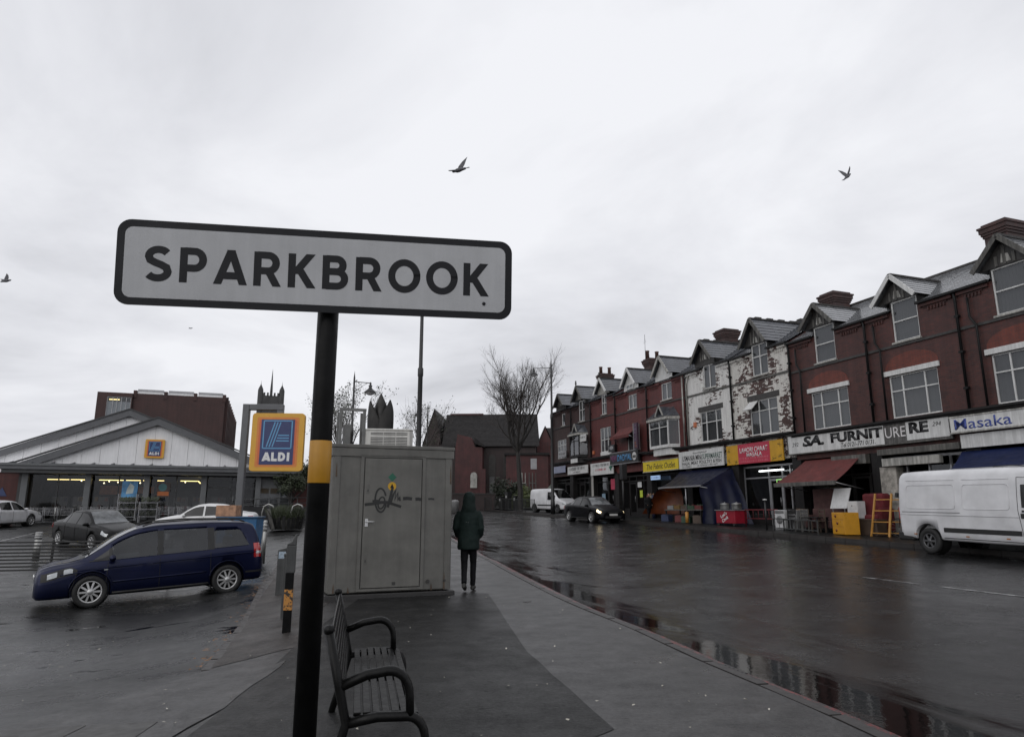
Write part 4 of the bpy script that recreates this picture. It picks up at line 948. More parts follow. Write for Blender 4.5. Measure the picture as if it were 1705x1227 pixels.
b = MB(); b.box(-.03, CW + .03, -.035, CD + .03, CHT - .02, CHT + .04); b.box(-.02, CW + .02, -.022, CD + .02, CHT - .17, CHT - .02); b.build('roof_trim', m_cab, cb_, .008)
for xx in (.02, CW - .13):
    b = MB(); b.box(xx, xx + .11, -.014, 0, .09, CHT - .17); b.build('corner_post', m_cab, cb_, .004)
b = MB(); b.box(.47, 1.62, -.022, 0, .11, .15); b.box(.47, .53, -.0221, 0, .15, 2.34); b.box(1.56, 1.62, -.0221, 0, .15, 2.34); b.box(.47, 1.62, -.022, 0, 2.34, 2.38); b.build('door_frame', m_cab, cb_, .004)
b = MB(); b.box(.532, 1.558, -.008, 0, .152, 2.338); b.build('door_gap', m_seam, cb_)
b = MB(); b.box(.545, 1.545, -.03, -.009, .165, 2.325); dr = b.build('door', m_cabd, cb_, .005)
b = MB(); b.box(.575, .625, -.04, -.03, 1.17, 1.30); b.tube([(.6, -.04, 1.25), (.6, -.085, 1.25), (.62, -.09, 1.25), (.73, -.09, 1.248)], .011, 8); b.build('handle', M('steel_handle', (.6, .6, .6), .3, .8), dr)
for zz in (1.72, .55):
    b = MB(); b.box(.58, .63, -.0335, -.03, zz, zz + .16); k_ = b.build('lock_plate', m_cab, dr, .002); b = MB(); b.box(.6, .612, -.035, -.0336, zz + .03, zz + .07); b.build('keyhole', m_signblk, k_)
b = MB(); b.box(1.07, 1.13, -.034, -.03, .2, .25); b.build('vent_plate', m_seam, dr)
b = MB(); b.lathe([(.03, -.03), (.03, 0)], 12, (1.70, 0, .24), 'y'); b.build('drain_boss', m_seam, cb_)
b = MB(); b.lathe([(.022, -.02), (.022, 0)], 12, (2.0, 0, .24), 'y'); b.build('drain_boss', m_seam, cb_)
b = MB(); b.prism([(1.02, 1.93), (1.095, 2.005), (1.02, 2.08), (.945, 2.005)], -.0325, -.03); b.build('green_label', M('green_label', (.01, .10, .06), .4), dr)
b = MB(); b.lathe([(.072, -.0325), (.072, -.03)], 24, (1.02, 0, 1.85), 'y'); yl = b.build('yellow_label', M('yellow_label', (.5, .28, .01), .4), dr)
b = MB(); b.prism([(.985, 1.82), (1.055, 1.82), (1.02, 1.895)], -.034, -.0326); b.build('warning_mark', m_signblk, yl)
# spray-can scrawl
m_spray = M('black_spray', (.012, .012, .012), .5, var=.3)
def spray(pts, w_, y=-.0325):
    b = MB(); ribbon(b, pts, w_ * 1.75, y); return b.build('graffiti', m_spray, dr, fix=False)
gx0, gz0 = .78, 1.52
def el(cx, cz, rx, rz, a0, a1, k=24, til=0.):
    out = []
    for j in range(k + 1):
        t = R(lerp(a0, a1, j / k)); x, z = rx * math.cos(t), rz * math.sin(t); out.append((cx + x * math.cos(til) - z * math.sin(til), cz + x * math.sin(til) + z * math.cos(til)))
    return out
spray(el(.83, 1.61, .095, .2, 20, 350, 26, .05), .017)
spray(el(.845, 1.565, .055, .1, 60, 420, 20, -.2), .015, -.0327)
spray([(.56, 1.535), (.7, 1.55), (.85, 1.575), (.98, 1.575)], .028, -.0329); spray([(.95, 1.575), (1.08, 1.535), (1.16, 1.51), (1.19, 1.5)], .026, -.0331)
spray([(.955, 1.49), (1.0, 1.68), (1.03, 1.83)], .026, -.0333); spray([(1.0, 1.55), (1.045, 1.7), (1.09, 1.79), (1.075, 1.62), (1.125, 1.74), (1.13, 1.62), (1.16, 1.66), (1.165, 1.6)], .02, -.0335)
spray([(.69, 1.585), (.74, 1.595), (.82, 1.59)], .03, -.0337)
for a, d, z_ in ((1.22, 1.38, 1.64), (1.44, 1.544, 1.63)): spray([(a, z_), ((a + d) / 2, z_ + .006), (d, z_ - .004)], .032)
b = MB(); ribbon(b, [(1.68, 1.635), (1.73, 1.64), (1.79, 1.632)], .034, -.0012); b.build('graffiti', m_spray, cb_, fix=False)
# weather streaks on the left flank seam
b = MB(); b.box(-.006, 0, .55, .56, .1, CHT - .18); b.box(-.006, 0, 1.15, 1.16, .1, CHT - .18); b.build('side_seam', m_seam, cb_)
m_rust = M('rust_streak', (.07, .045, .028), .7, var=.5, scale=20)
for x_, z_, h_ in ((.09, .1, .16), (1.98, .1, .3), (1.75, .09, .12), (.33, .095, .1), (2.07, 1.9, .35), (.05, 2.0, .25)):
    b = MB(); b.prism([(x_, z_), (x_ + .03, z_), (x_ + .022, z_ + h_ * .7), (x_ + .012, z_ + h_), (x_ + .004, z_ + h_ * .6)], -.0156, -.0145); b.build('rust_streak', m_rust, cb_)
# air-conditioning unit on the roof
m_ac = M('cream_ac_plastic', (.55, .54, .51), .4, var=.12, streak=.15)
ac = thing('air_conditioner', 'cream louvred air-conditioning unit on the cabinet roof', 'air conditioner', (-2.68, 12.45, cabz + CHT + .04), CR * .35)
b = MB(); b.prism([(0, 0), (.8, 0), (.86, .1), (.8, .55), (0, .55), (-.06, .1)], 0, .31, 'xy'); b.build('casing', m_ac, ac, .012)
b = MB(); b.prism([(.0, -.01), (.8, -.01), (.87, .1), (.8, .56), (0, .56), (-.07, .1)], .31, .345, 'xy'); b.build('lid', m_ac, ac, .012)
m_louv_shade = M('ac_shadow_gap', (.05, .05, .05), .6)  # dark strips paint in the shade between the louvres
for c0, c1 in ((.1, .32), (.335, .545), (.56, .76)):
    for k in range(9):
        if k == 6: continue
        zz = .035 + k * .028; b = MB(); b.box(c0, c1, -.004, .0, zz, zz + .013); b.build('louvre_shade', m_louv_shade, ac)
# steel frame on the roof
fr_ = thing('roof_frame', 'small rusty grey steel frame standing on the cabinet roof', 'frame', (-3.1, 12.3, cabz + CHT + .04), CR)
m_galv = M('dull_galvanised', (.16, .16, .155), .5, .5, var=.3)
for p, q_ in (((0, 0, 0), (0, 0, .68)), ((.42, 0, 0), (.42, 0, .68)), ((-.03, 0, .68), (.45, 0, .68)), ((0, .3, 0), (0, .3, .66)), ((.42, .3, 0), (.42, .3, .66))):
    b = MB(); b.bar(p, q_, .05, .05, (0, 1, 0)); b.build('frame_bar', m_galv, fr_)
b = MB(); b.box(.08, .2, .1, .25, 0, .42); b.build('junction_box', m_galv, fr_, .01)

# ================================================================ lotus sculpture behind the cabinet
m_bronze = M('dark_bronze', (.025, .024, .023), .45, .5, var=.3, bump=.1)
lz = H(-3.3, 17)
lo = thing('lotus_sculpture', 'dark metal lotus bud sculpture on a column behind the cabinet', 'sculpture', (-3.27, 17.0, lz))
b = MB(); b.lathe([(.3, 0), (.16, .3), (.12, 2.2), (.28, 2.5)], 14); b.build('column', m_bronze, lo)
def petal(hgt, wid, ang, base, flare, bulge):
    b = MB(); ca, sa = math.cos(ang), math.sin(ang)
    def fn(u, v, th=0):
        t = v; wv = wid * (max(0., math.sin(math.pi * (t * .78 + .22))) ** .45) * (1 - t ** 9); x = (u - .5) * 2 * wv
        d = base + flare * t + bulge * math.sin(math.pi * t) - .9 * x * x / max(wid, .01) + th
        return (x * ca + d * sa, -d * ca + x * sa, 2.45 + hgt * t)
    b.grid(lambda u, v: fn(u, v), 10, 18); b.grid(lambda u, v: fn(u, v, -.03), 10, 18)
    return b.build('petal', m_bronze, lo, fix=False)
petal(1.82, .25, 0, .18, -.05, .1); petal(1.64, .25, R(48), .14, .20, .12); petal(1.64, .25, R(-48), .14, .20, .12); petal(1.5, .22, R(120), .12, .15, .1); petal(1.5, .22, R(-120), .12, .15, .1)

# ================================================================ bollards and posts
m_bolg = M('grey_bollard_steel', (.07, .072, .072), .45, .3, var=.3, streak=.3)
bo = thing('bollard', 'tall grey bollard with worn orange reflective band nearest the kerb', 'bollard', (-2.83, 9.07, H(-2.83, 9.07)), R(14))
b = MB(); b.box(-.06, .055, -.05, .05, .72, 1.06); b.prism([(-.06, 1.06), (.055, 1.06), (.055, 1.2), (.035, 1.19), (.0, 1.11), (-.06, 1.075)], -.05, .05); b.build('upper_post', m_bolg, bo, .008)
b = MB(); b.box(-.056, .045, -.048, .048, -.02, .72); b.build('lower_post', m_post, bo, .006)
b = MB(); b.box(-.058, .047, -.051, .051, .27, .52)
m_wornor, nt_, b__ = newmat('worn_orange_band'); v_ = coords(nt_); nt_.links.new(mixc(nt_, ramp(nt_, noise(nt_, v_, 26, 6, .7), [(.46, 0.), (.5, 1.)]), (.02, .018, .016), (.42, .19, .04)), b__.inputs['Base Color']); b__.inputs['Roughness'].default_value = .5
b.build('reflective_band', m_wornor, bo, .002)
bo = thing('bollard', 'short grey bollard with a pale blue sticker near its top', 'bollard', (-4.42, 13.6, H(-4.42, 13.6)), R(10))
b = MB(); b.box(-.08, .08, -.06, .06, -.02, .80); b.prism([(-.08, .8), (.08, .8), (.08, .86), (-.08, .815)], -.06, .06); b.build('post', m_bolg, bo, .008)
b = MB(); b.box(-.06, .07, -.0625, -.06, .66, .79); st = b.build('sticker', M('pale_blue_sticker', (.34, .42, .5), .4, var=.4, scale=40), bo)
bo = thing('bollard', 'thin plain grey bollard just behind the orange banded one', 'bollard', (-3.28, 10.35, H(-3.28, 10.35)), R(12))
b = MB(); b.box(-.05, .05, -.05, .05, -.02, .86); b.box(-.055, .055, -.055, .055, .86, .9); b.build('post', m_bolg, bo, .008)
m_ss = M('stainless_steel', (.30, .30, .29), .35, .85, var=.2)
def steel_bollard(x, y, h_, r_, label):
    o = thing('bollard', label, 'bollard', (x, y, H(x, y)))
    b = MB(); b.lathe([(r_, 0), (r_, h_ * .72), (r_ * .8, h_ * .73), (r_, h_ * .75), (r_, h_ * .97), (r_ * .7, h_)], 14); b.build('post', m_ss, o)
    for k in range(3):
        b = MB(); b.lathe([(r_ * 1.04, 0), (r_ * 1.04, .05)], 14, (0, 0, h_ * (.78 + .075 * k))); b.build('reflective_ring', M('pale_ring', (.3, .3, .3), .4), o)
steel_bollard(-7.75, 22.0, 1.32, .06, 'tall stainless steel bollard with pale rings beyond the blue car')
steel_bollard(-15.9, 23.6, .95, .105, 'thick stainless steel bollard behind the black horizontal rail fence')
steel_bollard(-12.75, 26.0, .95, .08, 'stainless steel bollard in front of the black saloon bonnet')
steel_bollard(-11.2, 39.0, 1.3, .06, 'far slim steel bollard by the supermarket entrance doors')

# ================================================================ low rail fence
fa, fb_ = Vector((-15.4, 16.5)), Vector((-8.9, 18.4)); fl = (fb_ - fa).length; fz = pz(-12, 17.5)
fe = thing('rail_fence', 'low black fence of many thin horizontal rails beside the blue car', 'fence', (fa.x, fa.y, fz), math.atan2(fb_.y - fa.y, fb_.x - fa.x))
m_fence = M('black_fence_steel', (.012, .012, .012), .35, var=.3)
for k in range(9):
    b = MB(); b.box(0, fl, -.012, .012, 0, .04); o = b.build('rail', m_fence, fe, .004); o.location = (0, 0, .50 + k * .083)
for k in range(6):
    x = fl * k / 5; b = MB(); b.box(x - .025, x + .025, .014, .064, -.05, 1.24); b.build('fence_post', m_fence, fe, .004)

# ================================================================ supermarket
AN = 50.32
def AW(a, off=0.): return (CT * a - ST * (AN + off), ST * a + CT * (AN + off))
az0 = .82
am = thing('supermarket', 'low supermarket with white clad gables, grey fascias and long glazed front', 'building', (*AW(0), az0), TH)
ZA = lambda z: z - az0
m_clad = M('white_cladding', (.78, .78, .79), .45, var=.06, scale=1.5, streak=.08)
m_gfas = M('grey_fascia', (.095, .098, .105), .4, var=.15)
m_gdark = M('dark_grey_metal', (.035, .036, .038), .4, var=.2)
m_brick_d = brick_mat('supermarket_brick', (.10, .022, .018), (.08, .02, .018), (.06, .03, .03), grime=.2)
m_roofd = slate_mat('dark_roof_tile', (.03, .03, .032), .45)
m_cold = M('grey_column', (.11, .115, .12), .4, var=.12)
AX, AZ, SL = -7.04, 7.39, .4135
def gable(off, ax, az_, xl, xr, zlow, depth, name, panel_w=1.02, th=.46, over=.35):
    zt = lambda x: az_ - SL * abs(x - ax)
    x = xl
    while x < xr - .05:
        x2 = min(x + panel_w, xr); pts = [(x + .008, zlow), (x2 - .008, zlow)]
        z1, z2 = zt(x2) - th * .8, zt(x) - th * .8
        if z1 > zlow: pts.append((x2 - .008, z1))
        if x < ax < x2: pts.append((ax, az_ - th * .8))
        if z2 > zlow: pts.append((x + .008, z2))
        if len(pts) > 2: b = MB(); b.prism([(p, ZA(q_)) for p, q_ in pts], off - .02, off + .03); b.build('cladding_panel', m_clad, am)
        x = x2
    b = MB(); b.prism([(xl, ZA(zlow)), (xr, ZA(zlow)), (xr, ZA(max(zlow, zt(xr) - th))), (ax, ZA(az_ - th)), (xl, ZA(max(zlow, zt(xl) - th)))], off + .035, off + .2); b.build('gable_wall', m_gdark, am)
    for sg, xe in ((-1, xl - .5), (1, xr + .5)):
        b = MB(); b.prism([(ax, ZA(az_)), (xe, ZA(zt(xe))), (xe, ZA(zt(xe) - th)), (ax, ZA(az_ - th))], off - over, off - over + .12); b.build('gable_fascia', m_gfas, am)
        b = MB(); b.prism([(ax, ZA(az_) + .005), (xe - sg * -.15, ZA(zt(xe)) + .005), (xe - sg * -.15, ZA(zt(xe)) + .1), (ax, ZA(az_) + .1)], off - over - .06, off - over + .14); b.build('verge_tiles', m_gdark, am)
        b = MB(); roof_slope(b, (xe, off - over + .1, ZA(zt(xe)) - .02), (xe, off + depth, ZA(zt(xe)) - .02), (ax, off + depth, ZA(az_) - .02), (ax, off - over + .1, ZA(az_) - .02), 14); b.build('roof', m_roofd, am, fix=False)
gable(0, AX, AZ, -14.3, .3, 4.1, 5.6, 'front')
gable(6, -9.8, 8.63, -20.2, .6, 4.1, 22, 'rear')
# canopy
b = MB(); b.box(-15.2, 2.2, -1.25, 0, ZA(3.86), ZA(4.22)); cp = b.build('canopy', m_gfas, am, .03)
b = MB(); b.box(-15.1, 2.1, -1.1, 0, ZA(3.66), ZA(3.86)); b.build('canopy_soffit', m_gdark, cp)
b = MB(); b.box(-15.25, 2.25, -1.33, -1.25, ZA(4.10), ZA(4.24)); b.build('canopy_gutter', m_cold, cp)
for k in range(16):
    x = -14.9 + k * 1.1; b = MB(); b.prism([(-1.3, ZA(4.22)), (-.0, ZA(4.22)), (-.0, ZA(4.42))], x, x + .07, 'yz'); b.build('canopy_bracket', m_gfas, cp)
# columns, glazing
for x in (-14.0, -10.62, -7.3, -3.92, -.55):
    b = MB(); b.box(x - .17, x + .17, -.5, -.16, 0, ZA(3.7)); b.build('column', m_cold, am, .02)
m_aglass = glass_mat('store_glass', (.80, .80, .80), .0)
gl = MB(); zt_ = ZA(3.66)
xs_ = [-14.0 + 1.68 * k for k in range(9)]
for x in xs_: gl.box(x - .03, x + .03, -.06, .04, 0, zt_)
gl.box(-14.0, -.5, -.06, .04, zt_ - .06, zt_); gl.box(-14.0, -.5, -.06, .04, 0, .12); gl.box(-3.9, -.5, -.055, .045, ZA(2.85), ZA(2.97))
gw = gl.build('shop_front', m_gdark, am)
for a, d in zip(xs_, xs_[1:]): b = MB(); b.poly([(a, 0, .1), (d, 0, .1), (d, 0, zt_), (a, 0, zt_)]); b.build('pane', m_aglass, gw, fix=False)
b = MB(); b.box(-14.0, -.5, -.02, .25, -.6, .02); b.build('floor_edge', m_gdark, am)
m_int = M('store_interior', (.05, .045, .04), .8, var=.6, scale=.7); m_intf = M('store_floor', (.06, .055, .05), .3)
b = MB(); b.poly([(-14, .1, .01), (0, .1, .01), (0, 9, .01), (-14, 9, .01)]); b.build('store_floor', m_intf, am, fix=False)
b = MB(); b.poly([(-14, 9, 0), (0, 9, 0), (0, 9, zt_), (-14, 9, zt_)]); b.poly([(-14, .1, 0), (-14, 9, 0), (-14, 9, zt_), (-14, .1, zt_)]); b.poly([(0, .1, 0), (0, 9, 0), (0, 9, zt_), (0, .1, zt_)]); b.poly([(-14, .1, zt_), (0, .1, zt_), (0, 9, zt_), (-14, 9, zt_)]); b.build('interior_walls', m_int, am, fix=False)
m_tube = emis('warm_tube', (1, .80, .33), 2.6); m_bulb = emis('warm_bulb', (1, .86, .5), 5.0)
for a, d in ((-13.2, -12.0), (-11.9, -10.85), (-10.3, -8.9), (-8.75, -7.9), (-7.75, -7.35), (-6.9, -6.5), (-5.5, -4.45)):
    b = MB(); b.box(a, d, 1.0, 1.06, ZA(3.34), ZA(3.385)); b.build('strip_light', m_tube, am)
b = MB(); b.bar((-4.4, 1.0, ZA(3.36)), (-4.6, 5.0, ZA(3.36)), .06, .04); b.build('strip_light', m_tube, am)
for x, y, z in ((-11.3, 1.0, 3.3), (-9.7, .9, 3.28), (-9.3, 1.5, 3.25), (-5.2, 1, 3.28), (-10.2, 2, 3.2), (-8, 1.6, 3.22)):
    b = MB(); b.lathe([(0, -.05), (.045, 0), (0, .05)], 10, (x, y, ZA(z))); b.build('bulb', m_bulb, am)
for k in range(9):
    x = -13.2 + k * 1.2; b = MB(); b.box(x, x + .9, 2.6, 3.1, 0, 1.5); gd = b.build('shelf_unit', m_gdark, am)
    for j in range(10): b = MB(); xx = x + random.uniform(0, .7); zz = random.choice((.55, 1.0, 1.5)); b.box(xx, xx + .18, 2.5, 2.62, zz - .3, zz - random.uniform(.0, .1)); b.build('stock', random.choice(m_stock), gd)
b = MB(); b.box(-11, -9.2, 5, 5.1, 1.7, 2.3); b.build('hanging_banner', M('orange_banner', (.4, .13, .03), .5, var=.4), am)
b = MB(); b.box(-8.9, -7.6, 5, 5.1, 1.8, 2.25); b.build('hanging_banner', M('orange_banner', (.4, .13, .03), .5, var=.4), am)
b = MB(); b.box(-8.75, -7.85, -.09, -.07, ZA(2.25), ZA(3.3)); ps = b.build('poster', M('blue_poster', (.10, .30, .55), .4, var=.45, scale=2.5), am)
b = MB(); b.prism([(-8.5, ZA(2.45)), (-8.1, ZA(2.5)), (-8.05, ZA(2.95)), (-8.3, ZA(3.15)), (-8.45, ZA(2.8))], -.095, -.09); b.build('poster_print', M('pale_print', (.5, .56, .55), .5, var=.3), ps)
b = MB(); b.box(-6.75, -5.95, -.09, -.07, ZA(2.3), ZA(3.2)); ps = b.build('poster', M('dark_poster', (.06, .035, .03), .4, var=.5), am)
b = MB(); b.box(-6.68, -6.02, -.095, -.09, ZA(2.36), ZA(2.62)); b.build('poster_print', M('orange_print', (.42, .12, .03), .5), ps)
b = MB(); b.lathe([(.25, -.095), (.25, -.09)], 20, (-6.4, 0, ZA(2.9)), 'y'); b.build('poster_print', M('teal_print', (.06, .16, .17), .5), ps)
# entrance bay and brick at both ends
b = MB(); b.box(-.5, 3.6, -.1, 6, 0, ZA(4.1)); b.build('entrance_wall', m_gdark, am)
b = MB(); b.box(-.45, 1.5, -.14, -.1, .05, ZA(3.5)); ed = b.build('entrance_door', m_cold, am)
for a in (-.4, .25, .9): b = MB(); b.poly([(a, -.145, .1), (a + .56, -.145, .1), (a + .56, -.145, ZA(2.9)), (a, -.145, ZA(2.9))]); b.build('pane', m_shopglass, ed, fix=False)
b = MB(); b.box(1.7, 3.7, -.25, 6, -.2, ZA(4.0)); b.build('brick_end', m_brick_d, am)
b = MB(); b.box(-26, -14.25, 1.2, 6.1, -.8, ZA(3.78)); b.build('brick_end', m_brick_d, am)
b = MB(); b.box(-26, -14.25, 1.1, 6.0, ZA(3.78), ZA(4.35)); b.build('white_band', m_clad, am)
b = MB(); b.prism([(-15.9, ZA(2.3)), (-15.3, ZA(2.3)), (-15.6, ZA(2.85))], 1.17, 1.2); b.build('blue_notice', M('blue_notice', (.04, .06, .16), .5), am)
b = MB(); b.box(-14.4, -14.1, -.2, 1.2, -.2, ZA(3.7)); b.build('end_return', m_gdark, am)

# supermarket emblem, built where it hangs
m_lor = M('emblem_orange', (.62, .33, .03), .35, var=.06); m_lrd = M('emblem_red', (.55, .12, .04), .35, var=.08); m_lor2 = M('emblem_deep_orange', (.60, .20, .035), .35, var=.06)
m_lbl = M('emblem_blue', (.018, .03, .115), .35, var=.06); m_lcy = M('emblem_light_blue', (.10, .29, .50), .35, var=.06); m_lwh = M('emblem_white', (.66, .66, .66), .35, var=.05)
def emblem(parent, w_, h_, d_, y, side=-1):
    """orange box with blue panel; front faces -y"""
    b = MB(); b.prism(rrect(w_, h_, .06 * w_, 4), y, y + d_); bx_ = b.build('emblem_box', m_lor, parent, .006)
    for k, (f, m_) in enumerate(((.80, m_lor2), (.72, m_lrd))): b = MB(); b.prism(rrect(w_ * f, h_ * (f + .06), .03 * w_, 3), y - .004 - .003 * k, y - .0001 - .003 * k); b.build('border', m_, bx_)
    pw, ph = w_ * .64, h_ * .78; b = MB(); b.box(-pw / 2, pw / 2, y - .012, y - .0075, -ph / 2, ph / 2); b.build('blue_panel', m_lbl, bx_)
    y2 = y - .0125; L_ = pw * .84; zt, zb_ = ph * .47, -ph * .14; t = pw * .035
    def bar2(p, q_): b = MB(); b.bar((p[0], y2, p[1]), (q_[0], y2, q_[1]), t, .004, (0, 1, 0)); b.build('light_blue_stripe', m_lcy, bx_)
    bar2((-L_ / 2, zb_), (-L_ / 2, zt)); bar2((L_ / 2, zb_), (L_ / 2, zt)); bar2((-L_ / 2, zt), (L_ / 2, zt)); bar2((-L_ / 2, zb_), (L_ / 2, zb_))
    for k in range(3):
        o_ = k * pw * .085; bar2((-L_ * .37 + o_, zb_ + t * 1.2), (-L_ * .11 + o_, zt - t * 1.2))
        bar2((L_ * (.02 - .03 * k), zb_ + (zt - zb_) * (.47 - .1 * k)), (L_ * .41, zb_ + (zt - zb_) * (.47 - .1 * k)))
    hh = ph * .19; xx = -pw * .41; wt = sum(GL[c][0] for c in 'ALDI'); f = pw * .82 / (wt + .16)
    for c in 'ALDI':
        b = MB()
        for k, st in enumerate(GL[c][1]): ribbon(b, [(xx + x * f, -ph * .42 + zz * hh) for x, zz in st], .27 * (f + hh) / 2, y2 - .001 - .0004 * k)
        b.build('letter', m_lwh, bx_, fix=False); xx += GL[c][0] * f + .053 * f
    return bx_
sg_ = thing('supermarket_emblem', 'small orange and blue ALDI emblem fixed on the white gable', 'sign', (*AW(-7.1, -.06), 5.38), TH)
emblem(sg_, 1.15, 1.22, .12, -.12)
tp = thing('pylon_sign', 'orange and blue ALDI sign hung from a grey gallows post', 'sign', (-9.62, 28.0, 0), R(4))
m_pyl = M('grey_pylon_paint', (.10, .103, .11), .4, var=.12)
zg = H(-11, 28)
b = MB(); b.box(-1.45, -1.19, -.13, .13, zg - .05, 5.72); b.build('pylon_post', m_pyl, tp, .02)
b = MB(); b.bar((-1.19, 0, 5.6), (.18, 0, 5.6), .24, .24); b.build('pylon_arm', m_pyl, tp, .02)
b = MB(); b.box(-.07, .18, -.1, .1, 5.25, 5.5); b.build('hanger', m_pyl, tp, .01)
eb = emblem(tp, 2.1, 2.36, .26, -.13); eb.location = (.03, 0, 4.165)

# ================================================================ brick hall behind the supermarket
hb_ = thing('brick_hall', 'tall brown brick hall with flat roof rising behind the supermarket', 'building', (*AW(0, 25), 1.2), TH)
m_brick_h = brick_mat('brown_hall_brick', (.060, .021, .018), (.048, .019, .017), (.04, .026, .024), grime=.25)
ZH = lambda z: z - 1.2
b = MB(); b.box(-13.05, -4.65, 0, 24, -1, ZH(12.75)); b.build('main_block', m_brick_h, hb_)
b = MB(); wall_holes(b, -16.1, -13.05, ZH(4), ZH(12.7), [(-15.25, -13.15, ZH(8.4), ZH(12.3))], y=-.3, depth=-.2); b.poly([(-16.1, -.3, ZH(4)), (-16.1, 10, ZH(4)), (-16.1, 10, ZH(12.7)), (-16.1, -.3, ZH(12.7))]); b.poly([(-16.1, -.3, ZH(12.7)), (-13.05, -.3, ZH(12.7)), (-13.05, 10, ZH(12.7)), (-16.1, 10, ZH(12.7))]); b.build('stair_block', m_brick_h, hb_, fix=False)
window(hb_, -15.25, -13.15, ZH(8.4), ZH(12.3), y=-.2, cols=(0, .25, .42, .6, .8, 1), trans=None, m=m_alu, curtain=.12, cm=M('pale_blind', (.5, .52, .53), .8), flip=True)
b = MB(); b.box(-15.1, -14.2, 0, .05, ZH(12.0), ZH(12.1)); b.build('strip_light', m_tube, hb_)
for k in range(4):
    x = -13.05 + k * 2.72; b = MB(); b.box(x, x + .3, -.06, .5, ZH(12.3), ZH(13.05)); b.build('parapet_pier', m_brick_h, hb_)
for k in range(3):
    x = -12.7 + k * 2.75; b = MB(); b.box(x, x + 2.3, .1, .5, ZH(12.95), ZH(13.2)); b.build('roof_light', m_alu, hb_)
    b = MB(); b.box(x, x + 2.3, .05, .1, ZH(12.76), ZH(12.94)); b.build('roof_glazing', m_clad, hb_)
for k in range(10):
    y = .6 + k * 2.3; b = MB(); b.box(-4.65, -4.35, y, y + .35, 0, ZH(12.9)); b.build('side_pier', m_brick_h, hb_)
    b = MB(); b.box(-4.66, -4.6, y + .5, y + 2.1, ZH(9.0), ZH(12.2)); b.build('side_window', m_alu, hb_)
# ================================================================ church tower far off
tw = thing('church_tower', 'distant grey stone church tower with pinnacles and a thin spirelet', 'church', (-57.2, 160, 1.6), R(19.7))
m_tst = M('grey_tower_stone', (.06, .06, .06), .8, var=.35, scale=.8)
b = MB(); b.box(-2.6, 2.6, -2.6, 2.6, 0, 26.0); b.build('shaft', m_tst, tw)
for x, y in ((-2.35, -2.35), (2.35, -2.35), (-2.35, 2.35), (2.35, 2.35)):
    b = MB(); b.lathe([(.62, 0), (.60, 27.2), (.5, 27.6), (.06, 28.6), (.0, 29.6)], 8, (x, y, 0)); b.build('pinnacle', m_tst, tw)
for k in range(5):
    b = MB(); b.box(-1.7 + k * .76, -1.7 + k * .76 + .42, -2.65, -2.3, 26, 26.7); b.build('merlon', m_tst, tw)
b = MB(); b.lathe([(.34, 25), (.28, 28), (.1, 31.5), (0, 33)], 8, (0, 0, 0)); b.build('spirelet', m_tst, tw)
for k, x in enumerate((-1.0, 1.0)): b = MB(); b.box(x - .45, x + .45, -2.66, -2.6, 19.5, 24); b.build('belfry_opening', m_gdark, tw)
# ================================================================ vehicles
def pchip(xs, ys):
    n = len(xs); h = [xs[i + 1] - xs[i] for i in range(n - 1)]; d = [(ys[i + 1] - ys[i]) / h[i] for i in range(n - 1)]; m = [0.] * n
    m[0], m[-1] = d[0], d[-1]
    for i in range(1, n - 1):
        m[i] = 0. if d[i - 1] * d[i] <= 0 else (h[i - 1] + h[i]) * 3 / ((2 * h[i] + h[i - 1]) / d[i - 1] + (h[i] + 2 * h[i - 1]) / d[i])
    def f(x):
        x = min(max(x, xs[0]), xs[-1]); i = 0
        while i < n - 2 and x > xs[i + 1]: i += 1
        t = (x - xs[i]) / h[i]; return (ys[i] * (2 * t ** 3 - 3 * t * t + 1) + h[i] * m[i] * (t ** 3 - 2 * t * t + t) + ys[i + 1] * (-2 * t ** 3 + 3 * t * t) + h[i] * m[i + 1] * (t ** 3 - t * t))
    return f
m_tyre = M('tyre_rubber', (.012, .012, .012), .7, var=.3, bump=.3); m_alloy = M('alloy_wheel', (.5, .5, .5), .3, .6, var=.15)
m_trim = M('black_plastic_trim', (.012, .012, .012), .55, var=.2); m_lens = M('headlamp_lens', (.42, .44, .45), .08, .4, var=.3, scale=25, coat=1)
m_redl = M('red_lamp', (.36, .01, .012), .12, var=.2, coat=1); m_plate = M('number_plate', (.5, .5, .48), .4, var=.1); m_chrome = M('chrome', (.6, .6, .6), .15, 1., var=.05)
m_seam2 = M('panel_gap', (.006, .006, .007), .6)
def auto_glass(name, c):
    m, nt, b = newmat(name); b.inputs['Base Color'].default_value = (*c, 1); b.inputs['Roughness'].default_value = .06; b.inputs['Specular IOR Level'].default_value = .5
    v = coords(nt); bumpn(nt, b, noise(nt, v, 150, 2, .8), .05, .002)
    nt.links.new(ramp(nt, noise(nt, v, 3.5, 4), [(.35, tuple(x * .5 for x in c)), (.65, tuple(x * 1.6 for x in c))]), b.inputs['Base Color']); return m  # patchy base colour stands in for reflections in the glass
m_cglass = auto_glass('car_side_glass', (.006, .0062, .0065)); m_cscreen = auto_glass('car_windscreen', (.09, .095, .1))
def paint(name, c, flake=.3, coat=.35, spec=.3):
    m, nt, b = newmat(name); v = coords(nt)
    nt.links.new(ramp(nt, noise(nt, v, 1.5, 5), [(.3, tuple(x * .8 for x in c)), (.7, tuple(min(1, x * 1.1) for x in c))]), b.inputs['Base Color'])
    b.inputs['Metallic'].default_value = flake; b.inputs['Roughness'].default_value = .38; b.inputs['Coat Weight'].default_value = coat; b.inputs['Coat Roughness'].default_value = .05; b.inputs['Specular IOR Level'].default_value = spec
    bumpn(nt, b, noise(nt, v, 140, 2, .8), .03, .002); return m

